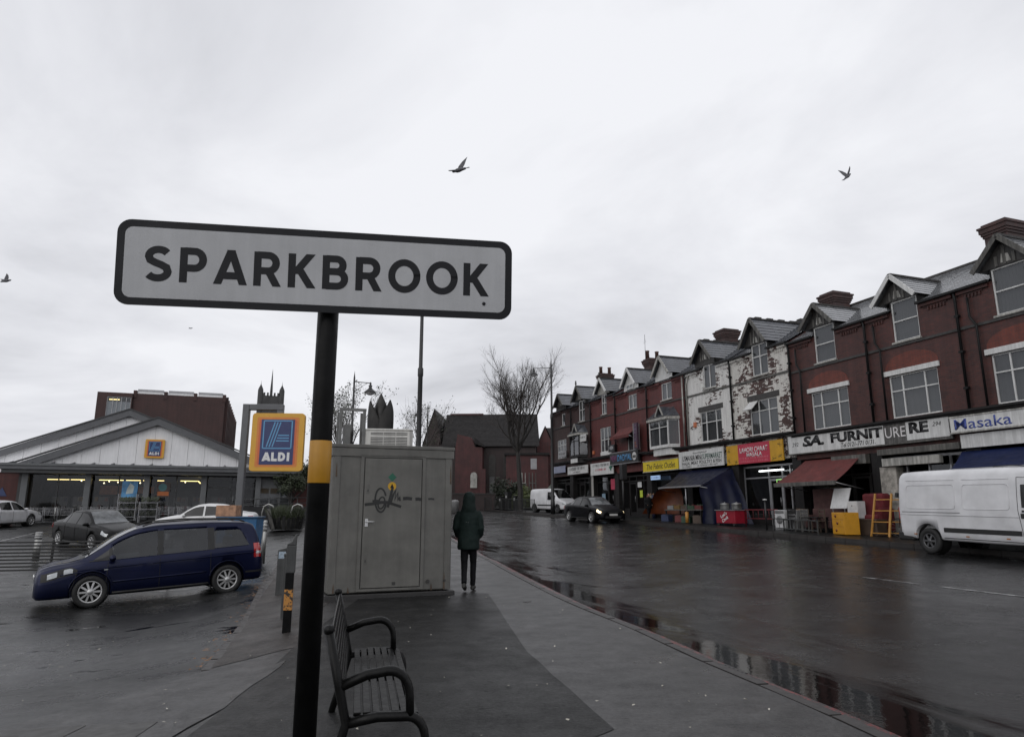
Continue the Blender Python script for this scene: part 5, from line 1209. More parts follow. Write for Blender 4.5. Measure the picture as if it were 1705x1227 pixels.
class Loft:
    def __init__(s, st):
        xs = [q[0] for q in st]; s.x0, s.x1 = xs[0], xs[-1]; s.f = [pchip(xs, [q[i] for q in st]) for i in range(1, 7)]
    def sec(s, x):
        zl, zb, zt, yl, yb, yt = [f(x) for f in s.f]; ym = max(yl, yb) + .012; g = zt - zb
        return [(0, zl), (yl * .6, zl), (yl * .94, zl + .01), (yl, zl + .07), (lerp(yl, ym, .8), lerp(zl, zb, .4)), (ym, lerp(zl, zb, .62)), (lerp(ym, yb, .5), lerp(zl, zb, .85)), (yb, zb - .015),
                (yb - .03, zb + min(.02, g * .15)), (lerp(yb - .03, yt, .36), zb + g * .34), (lerp(yb - .03, yt, .70), zb + g * .62), (lerp(yb - .03, yt, .93), zb + g * .86), (yt * .93, zb + g * .95), (yt * .72, zt - .018 * min(1, g * 3)), (yt * .4, zt - .004), (0, zt)]
    def ysurf(s, x, z):
        P = s.sec(x)[3:]
        for (a, b), (c, d) in zip(P, P[1:]):
            if b <= z <= d: return lerp(a, c, (z - b) / max(1e-6, d - b))
        return P[0][0] if z < P[0][1] else P[-1][0]
    def zsurf(s, x, y):
        P = s.sec(x)[7:]
        for (a, b), (c, d) in zip(P, P[1:]):
            if c <= y <= a: return lerp(b, d, (a - y) / max(1e-6, a - c))
        return P[-1][1]
    def body(s, name, m, parent, wheels, wr, nx=72, cuts=()):
        b = MB(); V = []; k = 0
        for i in range(nx + 1):
            t = i / nx; x = lerp(s.x0, s.x1, .5 - .5 * math.cos(math.pi * t) * (.35 + .65) if False else t)
            P = s.sec(x); ring = [(x, y, z) for y, z in P] + [(x, -y, z) for y, z in reversed(P[1:-1])]; k = len(ring); V += ring
        F = [(i * k + j, i * k + (j + 1) % k, (i + 1) * k + (j + 1) % k, (i + 1) * k + j) for i in range(nx) for j in range(k)]
        b.add(V, F, True); b.f.append(tuple(range(k))); b.sm.append(False); b.f.append(tuple(nx * k + j for j in reversed(range(k)))); b.sm.append(False)
        o = b.build(name, m, parent)
        c = MB()
        for wx, wy in wheels: c.lathe([(wr, -.13), (wr, .30)] if wy > 0 else [(wr, -.30), (wr, .13)], 28, (wx, wy, wr * .93), 'y', False)
        for poly in cuts: c.prism(poly, -1.2, 1.2, 'xz')
        co = c.build('cutter', m)
        md = o.modifiers.new('B', 'BOOLEAN'); md.object = co; md.operation = 'DIFFERENCE'; md.solver = 'EXACT'
        par = o.parent; o.parent = None; bake(o); o.parent = par; bpy.data.objects.remove(co)
        return o
    def side(s, name, m, parent, xa, xb, zlo, zhi, off=.006, nu=14, nv=5, sides=(1, -1)):
        for sg in sides:
            b = MB()
            def fn(u, v):
                x = lerp(xa, xb, u); z = lerp(zlo(x), zhi(x), v); return (x, sg * (s.ysurf(x, z) + off), z)
            b.grid(fn, nu, nv); b.build(name, m, parent)
    def top(s, name, m, parent, xa, xb, wa, wb, off=.007, nu=12, nv=12):
        b = MB()
        def fn(u, v):
            x = lerp(xa, xb, u); y = lerp(-1, 1, v) * lerp(wa, wb, u); return (x + off * .6, y, s.zsurf(x, abs(y)) + off)
        b.grid(fn, nu, nv); return b.build(name, m, parent)
    def line(s, name, m, parent, pts, w_=.013, sides=(1, -1), off=.004, r_=None):
        for sg in sides:
            P = []
            for (xa, za), (xb, zb) in zip(pts, pts[1:]):
                for k in range(8): t = k / 8; x, z = lerp(xa, xb, t), lerp(za, zb, t); P.append((x, sg * (s.ysurf(x, z) + off), z))
            x, z = pts[-1]; P.append((x, sg * (s.ysurf(x, z) + off), z))
            b = MB(); b.tube(P, r_ or w_ / 2, 4); b.build(name, m, parent)

def wheel(parent, x, y, r_, spokes, m_rim, wid=.2, rimr=.68):
    sg = 1 if y > 0 else -1
    b = MB(); b.lathe([(r_ * .66, -wid / 2), (r_ * .92, -wid / 2), (r_ * .99, -wid * .38), (r_, 0), (r_ * .99, wid * .38), (r_ * .92, wid / 2), (r_ * rimr, wid / 2), (r_ * rimr * .97, wid * .3), (r_ * rimr * .95, -wid * .4)], 30, (0, 0, 0), 'y', cap=False)
    t = b.build('wheel', m_tyre, parent); t.location = (x, y, r_)
    b = MB(); b.lathe([(r_ * rimr, wid * .5), (r_ * rimr * .93, wid * .53), (r_ * rimr * .88, wid * .38)], 30, (0, 0, 0), 'y', cap=False); yo = wid * .42
    for k in range(spokes):
        a = 2 * math.pi * k / spokes; ca, sa = math.cos(a), math.sin(a); b.bar((ca * r_ * .14, yo + .012, sa * r_ * .14), (ca * r_ * rimr * .94, yo, sa * r_ * rimr * .94), r_ * .12 * (9 / max(spokes, 5)) ** .5, .025, (0, 1, 0))
    b.lathe([(r_ * .2, yo), (r_ * .17, yo + .025), (0, yo + .03)], 14, (0, 0, 0), 'y'); o = b.build('rim', m_rim, t)
    b = MB(); b.lathe([(r_ * rimr * .95, wid * .08), (0.0, wid * .08)], 20, (0, 0, 0), 'y'); b.build('brake_back', m_trim, t)
    if sg < 0: t.rotation_euler = (0, 0, math.pi)
def liner(parent, x, y, wr):
    b = MB(); b.lathe([(wr - .004, -.26), (wr - .004, .02)] if y > 0 else [(wr - .004, -.02), (wr - .004, .26)], 24, (x, y, wr * .93), 'y', cap=False); o = b.build('wheel_arch', m_trim, parent)
def place(o, x, y, heading, zf=None):
    """stand a vehicle on sloping ground"""
    zf = zf or pz; hx, hy = math.cos(heading), math.sin(heading); L_ = 1.35
    zF, zR = zf(x + hx * L_, y + hy * L_), zf(x - hx * L_, y - hy * L_); zl, zr_ = zf(x - hy * .7, y + hx * .7), zf(x + hy * .7, y - hx * .7)
    o.location = (x, y, (zF + zR) / 2); o.rotation_euler = (math.atan2(zl - zr_, 1.4), -math.atan2(zF - zR, 2 * L_), heading)

MPV = [(-2.19, .40, .62, .66, .62, .66, .60), (-2.15, .30, .80, .84, .74, .76, .70), (-2.09, .27, .95, 1.12, .80, .82, .72), (-2.02, .26, 1.0, 1.38, .83, .85, .68), (-1.92, .26, 1.0, 1.57, .85, .86, .64), (-1.5, .24, .99, 1.63, .87, .88, .64), (-.8, .22, .965, 1.655, .88, .89, .66), (0, .21, .94, 1.65, .885, .895, .67), (.45, .21, .92, 1.60, .885, .895, .66), (.8, .21, .905, 1.47, .885, .89, .65), (1.25, .21, .89, 1.18, .88, .88, .68), (1.5, .22, .88, 1.02, .87, .87, .70), (1.75, .22, .85, .94, .85, .84, .66), (2.0, .22, .82, .91, .84, .81, .64), (2.15, .22, .79, .87, .82, .78, .61), (2.25, .22, .75, .83, .79, .74, .58), (2.31, .24, .69, .77, .74, .67, .53), (2.345, .28, .60, .67, .66, .58, .46)]
SAL = [(-2.25, .42, .62, .68, .55, .58, .50), (-2.2, .32, .78, .90, .72, .74, .60), (-2.05, .27, .90, 1.01, .80, .80, .64), (-1.75, .24, .93, 1.05, .84, .84, .66), (-1.45, .22, .94, 1.11, .86, .86, .64), (-1.0, .21, .94, 1.36, .87, .87, .58), (-.6, .2, .93, 1.455, .88, .88, .58), (0, .2, .91, 1.48, .88, .88, .59), (.4, .2, .90, 1.43, .88, .88, .58), (.75, .2, .89, 1.26, .88, .875, .60), (1.15, .2, .88, 1.00, .87, .86, .64), (1.5, .21, .85, .94, .86, .84, .64), (1.9, .22, .77, .86, .81, .78, .58), (2.15, .23, .72, .79, .79, .75, .54), (2.29, .25, .65, .71, .73, .68, .50), (2.36, .30, .56, .60, .62, .56, .42)]
def add_mirror(t, lo, m, x, z):
    for sg in (1, -1):
        y = lo.ysurf(x, z) + .02; b = MB(); b.lathe([(0, -.10), (.06, -.09), (.085, 0), (.07, .08), (0, .1)], 10, (0, 0, 0), 'y', True, .8, 1.); o = b.build('mirror', m, t); o.location = (x, sg * (y + .1), z); o.scale = (1, 1.1, .85)
def make_mpv():
    t = thing('parked_car', 'dark blue people carrier parked in the foreground of the car park', 'car'); lo = Loft(MPV); p = paint('dark_blue_car_paint', (.0035, .0065, .032), .5, .3, .2)
    WH = [(1.35, .80), (1.35, -.80), (-1.35, .80), (-1.35, -.80)]
    top = lambda x: lo.f[2](x) - .15; bot = lambda x: lo.f[1](x) + .045
    topc = lambda x: min(top(x), 1.50)
    def outline(xa, xb, zl, zh, k=8): return [(lerp(xa, xb, j / k), zl(lerp(xa, xb, j / k))) for j in range(k + 1)] + [(lerp(xb, xa, j / k), zh(lerp(xb, xa, j / k))) for j in range(k + 1)]
    qtop = lambda x: min(topc(x), 1.46) - .03 - .32 * ss(-1.62, -1.83, x); qbot = lambda x: bot(x) + .02
    lo.body('body', p, t, WH, .375, cuts=[outline(.14, .96, bot, topc), outline(-.90, -.02, bot, topc), outline(-1.80, -1.08, qbot, qtop)])
    m_clear = glass_mat('clear_car_glass', (.27, .28, .29), .02); m_seatf = M('grey_seat_cloth', (.03, .03, .032), .8, var=.3)
    for sx, wd in ((.30, .24), (-.66, .24), (-1.55, .22)):
        for sy in (-.36, .36): b = MB(); b.box(sx - .09, sx + .06, sy - wd, sy + wd, .95, 1.24); st = b.build('seat', m_seatf, t, .05); b = MB(); b.box(sx - .08, sx + .02, sy - .13, sy + .13, 1.26, 1.45); b.build('headrest', m_seatf, st, .04)
    for x, y in WH: liner(t, x, y, .372); wheel(t, x, math.copysign(.80, y), .325, 10, m_alloy)
    lo.side('side_window', m_clear, t, .12, .98, bot, topc); lo.side('side_window', m_clear, t, -.92, .0, bot, topc); lo.side('side_window', m_clear, t, -1.83, -1.06, qbot, qtop)
    lo.side('quarter_window', m_cglass, t, 1.04, 1.40, bot, lambda x: max(bot(x) + .015, top(x) - .02))
    lo.side('door_pillar', m_trim, t, .0, .12, bot, topc, .004); lo.side('door_pillar', m_trim, t, -1.06, -.92, bot, topc, .004); lo.side('door_pillar', m_trim, t, .98, 1.04, bot, lambda x: top(x) - .01, .004)
    lo.top('windscreen', m_cscreen, t, .52, 1.47, .58, .70); lo.top('bonnet_cowl', m_trim, t, 1.47, 1.56, .68, .64, .004)
    lo.top('rear_window', m_cglass, t, -2.0, -2.1, .58, .62)
    for y0, y1 in ((-.55, .02), (.05, .6)): b = MB(); b.tube([(1.50, y0, lo.zsurf(1.50, abs(y0)) + .02), (1.38, (y0 + y1) / 2, lo.zsurf(1.38, abs(y0 + y1) / 2) + .025), (1.42, y1, lo.zsurf(1.42, abs(y1)) + .02)], .012, 5); b.build('wiper', m_trim, t)
    for sg in (1, -1): b = MB(); b.tube([(x_, sg * y_, lo.zsurf(x_, y_) + .003) for x_, y_ in ((1.56, .66), (1.75, .6), (1.95, .52), (2.12, .42), (2.22, .3), (2.25, .0))], .006, 4); b.build('bonnet_seam', m_seam2, t)
    for sg in (1, -1): b = MB(); b.tube([(-1.75, sg * .60, 1.60), (-1.6, sg * .60, 1.665), (-.6, sg * .615, 1.70), (.2, sg * .62, 1.68), (.42, sg * .62, 1.61)], .018, 6); b.build('roof_rail', m_trim, t)
    for pts in ([(1.08, .34), (1.05, .9)], [(.06, .30), (.06, .95)], [(-.98, .36), (-.98, .96)]): lo.line('door_seam', m_seam2, t, pts)
    lo.line('waist_crease', p, t, [(1.9, .70), (.9, .80), (-.5, .845), (-2.0, .90)], .03)
    lo.line('sill_trim', m_trim, t, [(.95, .27), (-.95, .28)], .05); lo.line('door_moulding', p, t, [(.95, .50), (-.9, .54)], .045)
    for x in (.3, -.75): lo.side('door_handle', p, t, x - .1, x + .1, lambda q_: .80, lambda q_: .835, .02, 4, 2)
    add_mirror(t, lo, p, .98, .985)
    hl = lambda x: lerp(.58, .70, ss(2.26, 1.66, x)); hh = lambda x: lerp(.74, .86, ss(2.28, 1.66, x)) - .07 * ss(1.74, 1.58, x)
    lo.side('headlamp', m_trim, t, 1.60, 2.23, hl, hh, .007, 12, 4)
    for a, d in ((1.68, 1.84), (1.95, 2.12)): lo.side('headlamp_reflector', m_lens, t, a, d, lambda x: hl(x) + .035, lambda x: hh(x) - .03, .016, 6, 4)
    lo.side('tail_lamp', m_redl, t, -2.10, -1.93, lambda x: .78, lambda x: 1.10, .008, 6, 6); lo.side('tail_lamp_lens', m_lens, t, -2.11, -1.98, lambda x: .86, lambda x: .92, .013, 6, 3)
    lo.side('bumper_strip', m_trim, t, -2.16, -1.75, lambda x: .44, lambda x: .48, .006, 8, 2)
    b = MB(); b.box(2.30, 2.36, -.24, .24, .60, .68); b.build('grille_bar', m_chrome, t, .01); b = MB(); b.lathe([(.06, -.012), (.06, .012)], 16, (2.355, 0, .64), 'x'); b.build('badge', m_chrome, t)
    b = MB(); b.box(2.335, 2.358, -.26, .26, .38, .49); o = b.build('number_plate', m_plate, t, .004)
    lo.line('front_seam', m_seam2, t, [(1.62, .70), (1.66, .50), (1.72, .36)]); lo.side('side_repeater', m_lens, t, 1.05, 1.12, lambda x: .745, lambda x: .765, .008, 3, 2)
    lo.line('arch_lip', p, t, [(1.35 + .395 * math.cos(R(a)), .35 + .395 * math.sin(R(a))) for a in range(12, 169, 13)], .03); lo.line('arch_lip', p, t, [(-1.35 + .395 * math.cos(R(a)), .35 + .395 * math.sin(R(a))) for a in range(12, 169, 13)], .03)
    return t
def make_saloon(label, p, rimm=m_alloy, lights=False, spokes=7, name='parked_car'):
    t = thing(name, label, 'car'); lo = Loft(SAL)
    WH = [(1.36, .79), (1.36, -.79), (-1.34, .79), (-1.34, -.79)]; lo.body('body', p, t, WH, .355)
    for x, y in WH: liner(t, x, y, .352); wheel(t, x, y, .312, spokes, rimm)
    top = lambda x: lo.f[2](x) - .10; bot = lambda x: lo.f[1](x) + .04
    lo.side('side_window', m_cglass, t, .06, .92, bot, lambda x: max(top(x), bot(x) + .01)); lo.side('side_window', m_cglass, t, -.78, -.02, bot, top); lo.side('quarter_window', m_cglass, t, -1.2, -.86, bot, lambda x: max(top(x), bot(x) + .01))
    lo.top('windscreen', m_cscreen, t, .42, 1.16, .52, .66); lo.top('rear_window', m_cscreen, t, -.92, -1.42, .50, .58)
    for pts in ([(1.0, .3), (.98, .88)], [(.02, .26), (.02, .9)], [(-.85, .34), (-.82, .92)]): lo.line('door_seam', m_seam2, t, pts)
    lo.line('sill_trim', m_trim, t, [(.95, .26), (-.95, .26)], .05); add_mirror(t, lo, p, .88, .97)
    for x in (.22, -.62): lo.side('door_handle', p, t, x - .09, x + .09, lambda q_: .80, lambda q_: .83, .018, 4, 2)
    hl = lambda x: lerp(.56, .64, ss(2.25, 1.85, x)); hh = lambda x: lerp(.66, .78, ss(2.25, 1.85, x))
    lo.side('headlamp', emis('lit_headlamp', (1, .82, .5), 3.2) if lights else m_lens, t, 1.90, 2.26, hl, hh, .008, 8, 4)
    lo.side('tail_lamp', m_redl, t, -2.19, -1.95, lambda x: .74, lambda x: .92, .008, 6, 4)
    b = MB(); b.box(2.33, 2.375, -.34, .34, .56, .62); b.build('grille', m_trim, t, .01); b = MB(); b.box(2.34, 2.385, -.5, .5, .28, .40); b.build('lower_grille', m_trim, t, .01)
    b = MB(); b.box(2.372, 2.39, -.26, .26, .42, .53); b.build('number_plate', m_plate, t, .004)
    return t
z = make_mpv(); hd = math.atan2(-1.6, -2.3); place(z, -8.18, 16.42, math.atan2(-1.55, -2.35))
c = make_saloon('black saloon parked facing right beyond the rail fence', paint('black_car_paint', (.003, .003, .0033), .0, .18, .12)); place(c, -17.0, 28.8, math.atan2(-.55, .84))
c = make_saloon('silver saloon cut off by the left edge beside the brick wall', paint('silver_car_paint', (.52, .52, .53), .1)); place(c, -28.4, 38.6, math.atan2(.95, .08))
c = make_saloon('white car parked behind the blue container', paint('white_car_paint', (.66, .66, .66), 0)); place(c, -14.6, 33.6, math.atan2(-.2, -.98))
c = make_saloon('black saloon with lit headlamps driving down the wet road', paint('wet_black_car_paint', (.004, .004, .005), .0, .18, .12), lights=True, name='moving_car'); place(c, 4.75, 41.2, math.atan2(-.943, .40), road_z)

# large panel van at the far kerb
VAN = [(-.95, .46, 1.2, 2.02, .86, .93, .78), (-.925, .42, 1.2, 2.16, .94, .98, .84), (-.82, .40, 1.2, 2.25, .98, 1.0, .87), (0, .38, 1.2, 2.285, 1.0, 1.02, .88), (2.0, .36, 1.2, 2.30, 1.0, 1.02, .88), (2.8, .36, 1.2, 2.28, 1.0, 1.01, .85), (3.25, .35, 1.2, 2.12, 1.0, 1.0, .80), (3.7, .35, 1.18, 1.70, .99, .99, .82), (4.05, .34, 1.12, 1.30, .97, .96, .80), (4.35, .34, .95, 1.08, .92, .9, .70), (4.52, .38, .75, .85, .8, .75, .6), (4.57, .45, .65, .7, .65, .6, .5)]
class VLoft(Loft):
    def sec(s, x):
        zl, zb, zt, yl, yb, yt = [f(x) for f in s.f]; g = zt - zb
        return [(0, zl), (yl * .7, zl), (yl * .95, zl + .01), (yl, zl + .06), (yl + .012, lerp(zl, zb, .3)), (yb, lerp(zl, zb, .7)), (yb + .004, zb - .03), (yb + .002, zb), (yb - .004, zb + g * .12), (lerp(yb, yt, .16), zb + g * .36), (lerp(yb, yt, .38), zb + g * .62), (lerp(yb, yt, .66), zb + g * .83), (yt * .985, zb + g * .925), (yt * .9, zb + g * .972), (yt * .55, zt - .006), (0, zt)]
m_vanw = paint('white_van_paint', (.60, .60, .615), 0); m_vanw.node_tree.nodes['Principled BSDF'].inputs['Coat Weight'].default_value = .35
t = thing('panel_van', 'large white panel van parked at the far kerb on the right', 'van'); lo = VLoft(VAN)
WH = [(0, .88), (0, -.88), (3.68, .88), (3.68, -.88)]; lo.body('body', m_vanw, t, WH, .42, 90)
m_steel = M('dark_steel_wheel', (.10, .10, .105), .45, .4, var=.3)
for x, y in WH: liner(t, x, y, .417); wheel(t, x, y, .345, 6, m_steel, .21, .58)
def rrp(xa, xb, za, zb, r_):
    return [(cx + r_ * math.cos(R(a)), cz + r_ * math.sin(R(a))) for cx, cz, a0 in ((xb - r_, zb - r_, 0), (xa + r_, zb - r_, 90), (xa + r_, za + r_, 180), (xb - r_, za + r_, 270)) for a in (a0, a0 + 30, a0 + 60, a0 + 90)]
for xa, xb in ((-.62, .92), (1.15, 2.42)):
    pp = rrp(xa, xb, 1.22, 1.86, .09); lo.line('panel_pressing', m_vanw, t, pp + pp[:1], .03, off=.002, r_=.011)
    lo.line('roof_pressing', m_vanw, t, [(xa, 1.99), (xb, 1.99)], off=.002, r_=.012)
lo.line('waist_seam', M('van_seam', (.2, .2, .21), .5), t, [(-.88, 1.04), (2.62, 1.04)], .012, off=.002)
lo.line('door_seam', m_seam2, t, [(2.62, 2.02), (2.62, 1.2), (2.7, .5)], .014, off=.002); lo.line('door_seam', m_seam2, t, [(2.62, 2.02), (3.2, 2.0)], .012, off=.002)
lo.side('rub_strip', m_trim, t, .52, 2.66, lambda x: .60, lambda x: .72, .012); lo.side('rub_strip', m_trim, t, 2.74, 3.2, lambda x: .60, lambda x: .72, .012); lo.side('door_pull', m_trim, t, 2.68, 3.1, lambda x: 1.02, lambda x: 1.14, .012)
lo.side('cab_window', m_cglass, t, 2.72, 3.35, lambda x: 1.28, lambda x: 1.84 - .25 * ss(3.0, 3.4, x), .01)
b = MB(); b.box(-1.03, -.5, -.98, .98, .32, .58); b.build('rear_bumper', m_trim, t, .05)
for sg in (1, -1): b = MB(); b.box(-1.0, -.955, sg * .86 - .06, sg * .86 + .06, .9, 1.25); b.build('tail_lamp', m_redl, t, .02)
b = MB(); b.box(-1.02, -.94, .88, .99, 1.52, 1.66); b.build('door_hinge', m_trim, t, .02); b = MB(); b.box(-1.02, -.94, -.99, -.88, 1.52, 1.66); b.build('door_hinge', m_trim, t, .02)
lo.top('windscreen', m_cscreen, t, 3.2, 4.0, .72, .82)
for x in (-.4, 1.2, 2.3): lo.side('side_marker', M('amber_marker', (.35, .12, .02), .3), t, x - .05, x + .05, lambda q_: .50, lambda q_: .53, .012, 3, 2)
lo.side('door_handle', m_trim, t, 2.72, 2.92, lambda q_: 1.17, lambda q_: 1.22, .02, 4, 2); lo.side('fuel_flap', m_vanw, t, 2.25, 2.45, lambda q_: .82, lambda q_: 1.0, .006, 4, 3)
lo.line('sill_seam', m_seam2, t, [(.5, .45), (3.2, .44)], .02, off=.002); lo.line('sliding_rail', M('van_seam', (.2, .2, .21), .5), t, [(-.8, 1.12), (1.05, 1.12)], .02, off=.002)
for sg in (1, -1): b = MB(); b.tube([(1.9, sg * .7, 2.31), (2.4, sg * .71, 2.33), (2.9, sg * .68, 2.28)], .012, 5); b.build('roof_seam', m_trim, t)
t.scale = (1, 1, 1.035); vs_, vn = 15.02, 19.0   # s of rear axle, n of centre line (near side at about n = 18)
vx, vy = W(vs_, vn - .0); hv = math.atan2(-CT, ST); t.location = (vx, vy, road_z(vx, vy)); zf_ = road_z(*W(vs_ - 3.68, vn)); t.rotation_euler = (0, -math.atan2(zf_ - road_z(vx, vy), 3.68), hv)

# small van by the far end of the terrace
CON = [(-1.9, .4, .9, 1.55, .74, .78, .68), (-1.86, .34, .9, 1.74, .8, .83, .72), (-1.7, .3, .9, 1.80, .84, .86, .74), (0, .26, .9, 1.84, .86, .88, .75), (.5, .25, .9, 1.80, .86, .88, .73), (.95, .25, .9, 1.52, .86, .87, .70), (1.4, .25, .9, 1.12, .86, .86, .70), (1.75, .26, .84, .98, .84, .82, .66), (2.1, .28, .72, .84, .78, .74, .58), (2.28, .34, .6, .68, .62, .58, .46), (2.33, .42, .55, .6, .5, .46, .4)]
t = thing('small_van', 'small white van emerging beyond the last shop', 'van'); lo = VLoft(CON)
WH = [(1.35, .78), (1.35, -.78), (-1.3, .78), (-1.3, -.78)]; lo.body('body', m_vanw, t, WH, .35)
for x, y in WH: liner(t, x, y, .347); wheel(t, x, y, .31, 6, m_steel, .2, .6)
lo.side('cab_window', m_cglass, t, .28, 1.1, lambda x: .98, lambda x: max(1.0, min(1.58, lo.f[2](x) - .12)), .01); lo.top('windscreen', m_cglass, t, .62, 1.42, .66, .70)
lo.side('rub_strip', m_trim, t, -.9, .95, lambda x: .52, lambda x: .62, .012); lo.side('headlamp', m_lens, t, 1.9, 2.25, lambda x: .66, lambda x: .80, .01)
b = MB(); b.box(2.28, 2.38, -.7, .7, .28, .55); b.build('front_bumper', m_trim, t, .05)
lo.line('door_seam', m_seam2, t, [(.2, .35), (.2, 1.6)], .014); add_mirror(t, lo, m_trim, 1.05, 1.05)
place(t, 3.25, 54.6, math.atan2(-.78, .62), far_z)
# far white van half hidden behind trees on the left path
t = thing('far_van', 'tiny pale van seen far off between the trees left of the post', 'van'); lo = VLoft(CON); lo.body('body', m_vanw, t, WH, .35)
for x, y in WH: wheel(t, x, y, .31, 5, m_steel, .2, .6)
lo.top('windscreen', m_cglass, t, .62, 1.42, .66, .70)
t.location = (-23.6, 78, H(-23.6, 78) + .35); t.rotation_euler = (0, 0, R(-60))
# ================================================================ street lamps
m_lamp = M('black_lamp_iron', (.012, .012, .013), .4, var=.25)
def street_lamp(label, x, y, h_, r_, arm, az, k=1.0, base=0.):
    z0 = H(x, y) + base; o = thing('street_lamp', label, 'street lamp', (x, y, z0), az, 'street lamps')
    b = MB(); b.lathe([(r_ * 2, 0), (r_ * 1.9, .9), (r_ * 1.4, 1.0), (r_ * 1.2, h_ * .62), (r_ * 1.45, h_ * .625), (r_ * 1.45, h_ * .65), (r_, h_ * .655), (r_ * .8, h_ - .1), (r_ * .3, h_ + .12 * k), (0, h_ + .3 * k)], 14); b.build('column', m_lamp, o)
    if arm:
        b = MB(); b.tube([(0, 0, h_ - .28 * k), (arm, 0, h_ - .36 * k)], .022 * k, 6); b.tube([(0, 0, h_ - .85 * k), (arm * .5, 0, h_ - .5 * k), (arm * .8, 0, h_ - .37 * k)], .012 * k, 5); br_ = b.build('bracket', m_lamp, o)
        b = MB(); b.lathe([(.02, .05), (.05, 0), (.05, -.1), (.1, -.13), (.07, -.22), (.12, -.3), (.2, -.36), (.3, -.46), (.31, -.48)], 18, (0, 0, 0), cap=False); ln = b.build('lantern', m_lamp, o); ln.location = (arm, 0, h_ - .36 * k); ln.scale = (k, k, k)
        b = MB(); b.lathe([(.24, -.47), (.22, -.54), (.1, -.6), (0, -.61)], 14, cap=False); b.build('lamp_glass', M('lamp_bowl', (.55, .55, .56), .3), ln)
    return o
street_lamp('black lamp column with bell lantern left of the lotus sculpture', -7.52, 32.0, 7.3, .055, .78, R(0), .95)
street_lamp('tall thick black lamp column rising behind the town sign', -2.87, 21.0, 8.7, .062, .9, R(150), 1.0)
street_lamp('far slim lamp post beside the bare tree left of the hall', -7.45, 60.0, 9.2, .06, .9, R(180), 1.0)
lx, ly = W(47.1, 19.85)
street_lamp('tall black lamp post at the far kerb with lantern over the bare tree', lx, ly, 11.2, .085, 1.35, R(186), 1.05, .1)

# ================================================================ bare street tree and thickets
m_bark = M('wet_bark', (.022, .019, .017), .7, var=.4, bump=.6, bscale=18); m_twig = M('twig', (.045, .038, .034), .7, var=.3)
def grow(label, x, y, h_, r0, seed, spread=.62, levels=5, trunk=.32, name='bare_tree', leaf=None, nleaf=0, lean=0., kids=(3, 4), zup=.25, base=0., shorten=.74):
    rnd = random.Random(seed); T_ = MB(); Cw = MB(); tips = []
    def limb(p, d, L_, r_, lev):
        n = 3 if lev < 3 else 2; pts = [p]; rr_ = [r_]; q_ = Vector(p); d = Vector(d)
        for i in range(n):
            sg_ = .025 if lev == 0 else .11; d = (d + Vector((rnd.gauss(0, sg_), rnd.gauss(0, sg_), rnd.gauss(.02, .06) + (.05 if lev else 0)))).normalized(); q_ = q_ + d * L_ / n; pts.append(q_.copy()); rr_.append(r_ * (1 - .42 * (i + 1) / n))
        (T_ if lev < 2 else Cw).tube(pts, rr_, 8 if lev < 2 else (5 if lev < 3 else 3), lev < 3, False)
        if lev >= levels: tips.append(q_); return
        nk = rnd.randint(*kids) + (1 if lev == 0 else 0)
        for j in range(nk):
            t = 1. if j == 0 else rnd.uniform(.82 if lev == 0 else .35, 1.); i = min(int(t * n), n - 1); s_ = pts[i].lerp(pts[i + 1], t * n - i) if t < 1 else pts[-1]
            a = rnd.uniform(0, 6.283) if lev else 6.283 * j / nk + rnd.uniform(-.4, .4); sp_ = rnd.uniform(.5, 1.15) * spread * (.35 if j == 0 else 1)
            u = d.cross(Vector((0, 0, 1)) if abs(d.z) < .9 else Vector((1, 0, 0))).normalized(); v = d.cross(u)
            nd = (d * math.cos(sp_) + (u * math.cos(a) + v * math.sin(a)) * math.sin(sp_)); nd.z += zup * .3
            limb(s_, nd.normalized(), L_ * shorten * rnd.uniform(.75, 1.15), r_ * (.56 if lev < 2 else .5) * (1.1 if j == 0 else rnd.uniform(.7, 1)), lev + 1)
    limb(Vector((0, 0, -.1)), Vector((lean, 0, 1)), h_ * trunk, r0, 0)
    o = thing(name, label, 'tree', (x, y, H(x, y) + base), 0, None)
    T_.build('trunk', m_bark, o, fix=False); Cw.build('crown', m_twig, o, fix=False)
    if leaf and nleaf:
        b = MB()
        for _ in range(nleaf):
            c_ = rnd.choice(tips) + Vector((rnd.gauss(0, .13), rnd.gauss(0, .13), rnd.gauss(0, .13))); s_ = rnd.uniform(.035, .10); a = Vector((rnd.gauss(0, 1), rnd.gauss(0, 1), rnd.gauss(0, 1))).normalized(); e_ = a.orthogonal().normalized()
            b.poly([c_ - a * s_, c_ + e_ * s_ * .6, c_ + a * s_, c_ - e_ * s_ * .6])
        b.build('leaves', leaf, o, fix=False)
    return o
m_leafg = M('dull_green_leaf', (.035, .045, .022), .6, var=.5, scale=1.5); m_leafo = M('withered_leaf', (.07, .05, .022), .7, var=.5, scale=1.5)
tx, ty = W(55.4, 20.5)
grow('tall bare tree with forked trunk at the far kerb before the brick hall', tx - .1, ty, 13.2, .26, 58, .66, 6, .42, leaf=m_leafo, nleaf=90, kids=(4, 5), base=.1, zup=.16, shorten=.66)
grow('bare bushy tree half hidden behind the roof frame of the cabinet', -13.6, 56, 11.5, .2, 11, .5, 5, .3, leaf=m_leafg, nleaf=1300, kids=(3, 4))
grow('thin bare tree behind the thick lamp column', -8.0, 58, 11.2, .17, 21, .5, 5, .3, leaf=m_leafg, nleaf=500, kids=(3, 4))
grow('twiggy tree behind the left side of the cabinet roof', -15.6, 60, 11.6, .2, 31, .5, 5, .3, leaf=m_leafg, nleaf=800, kids=(3, 4))
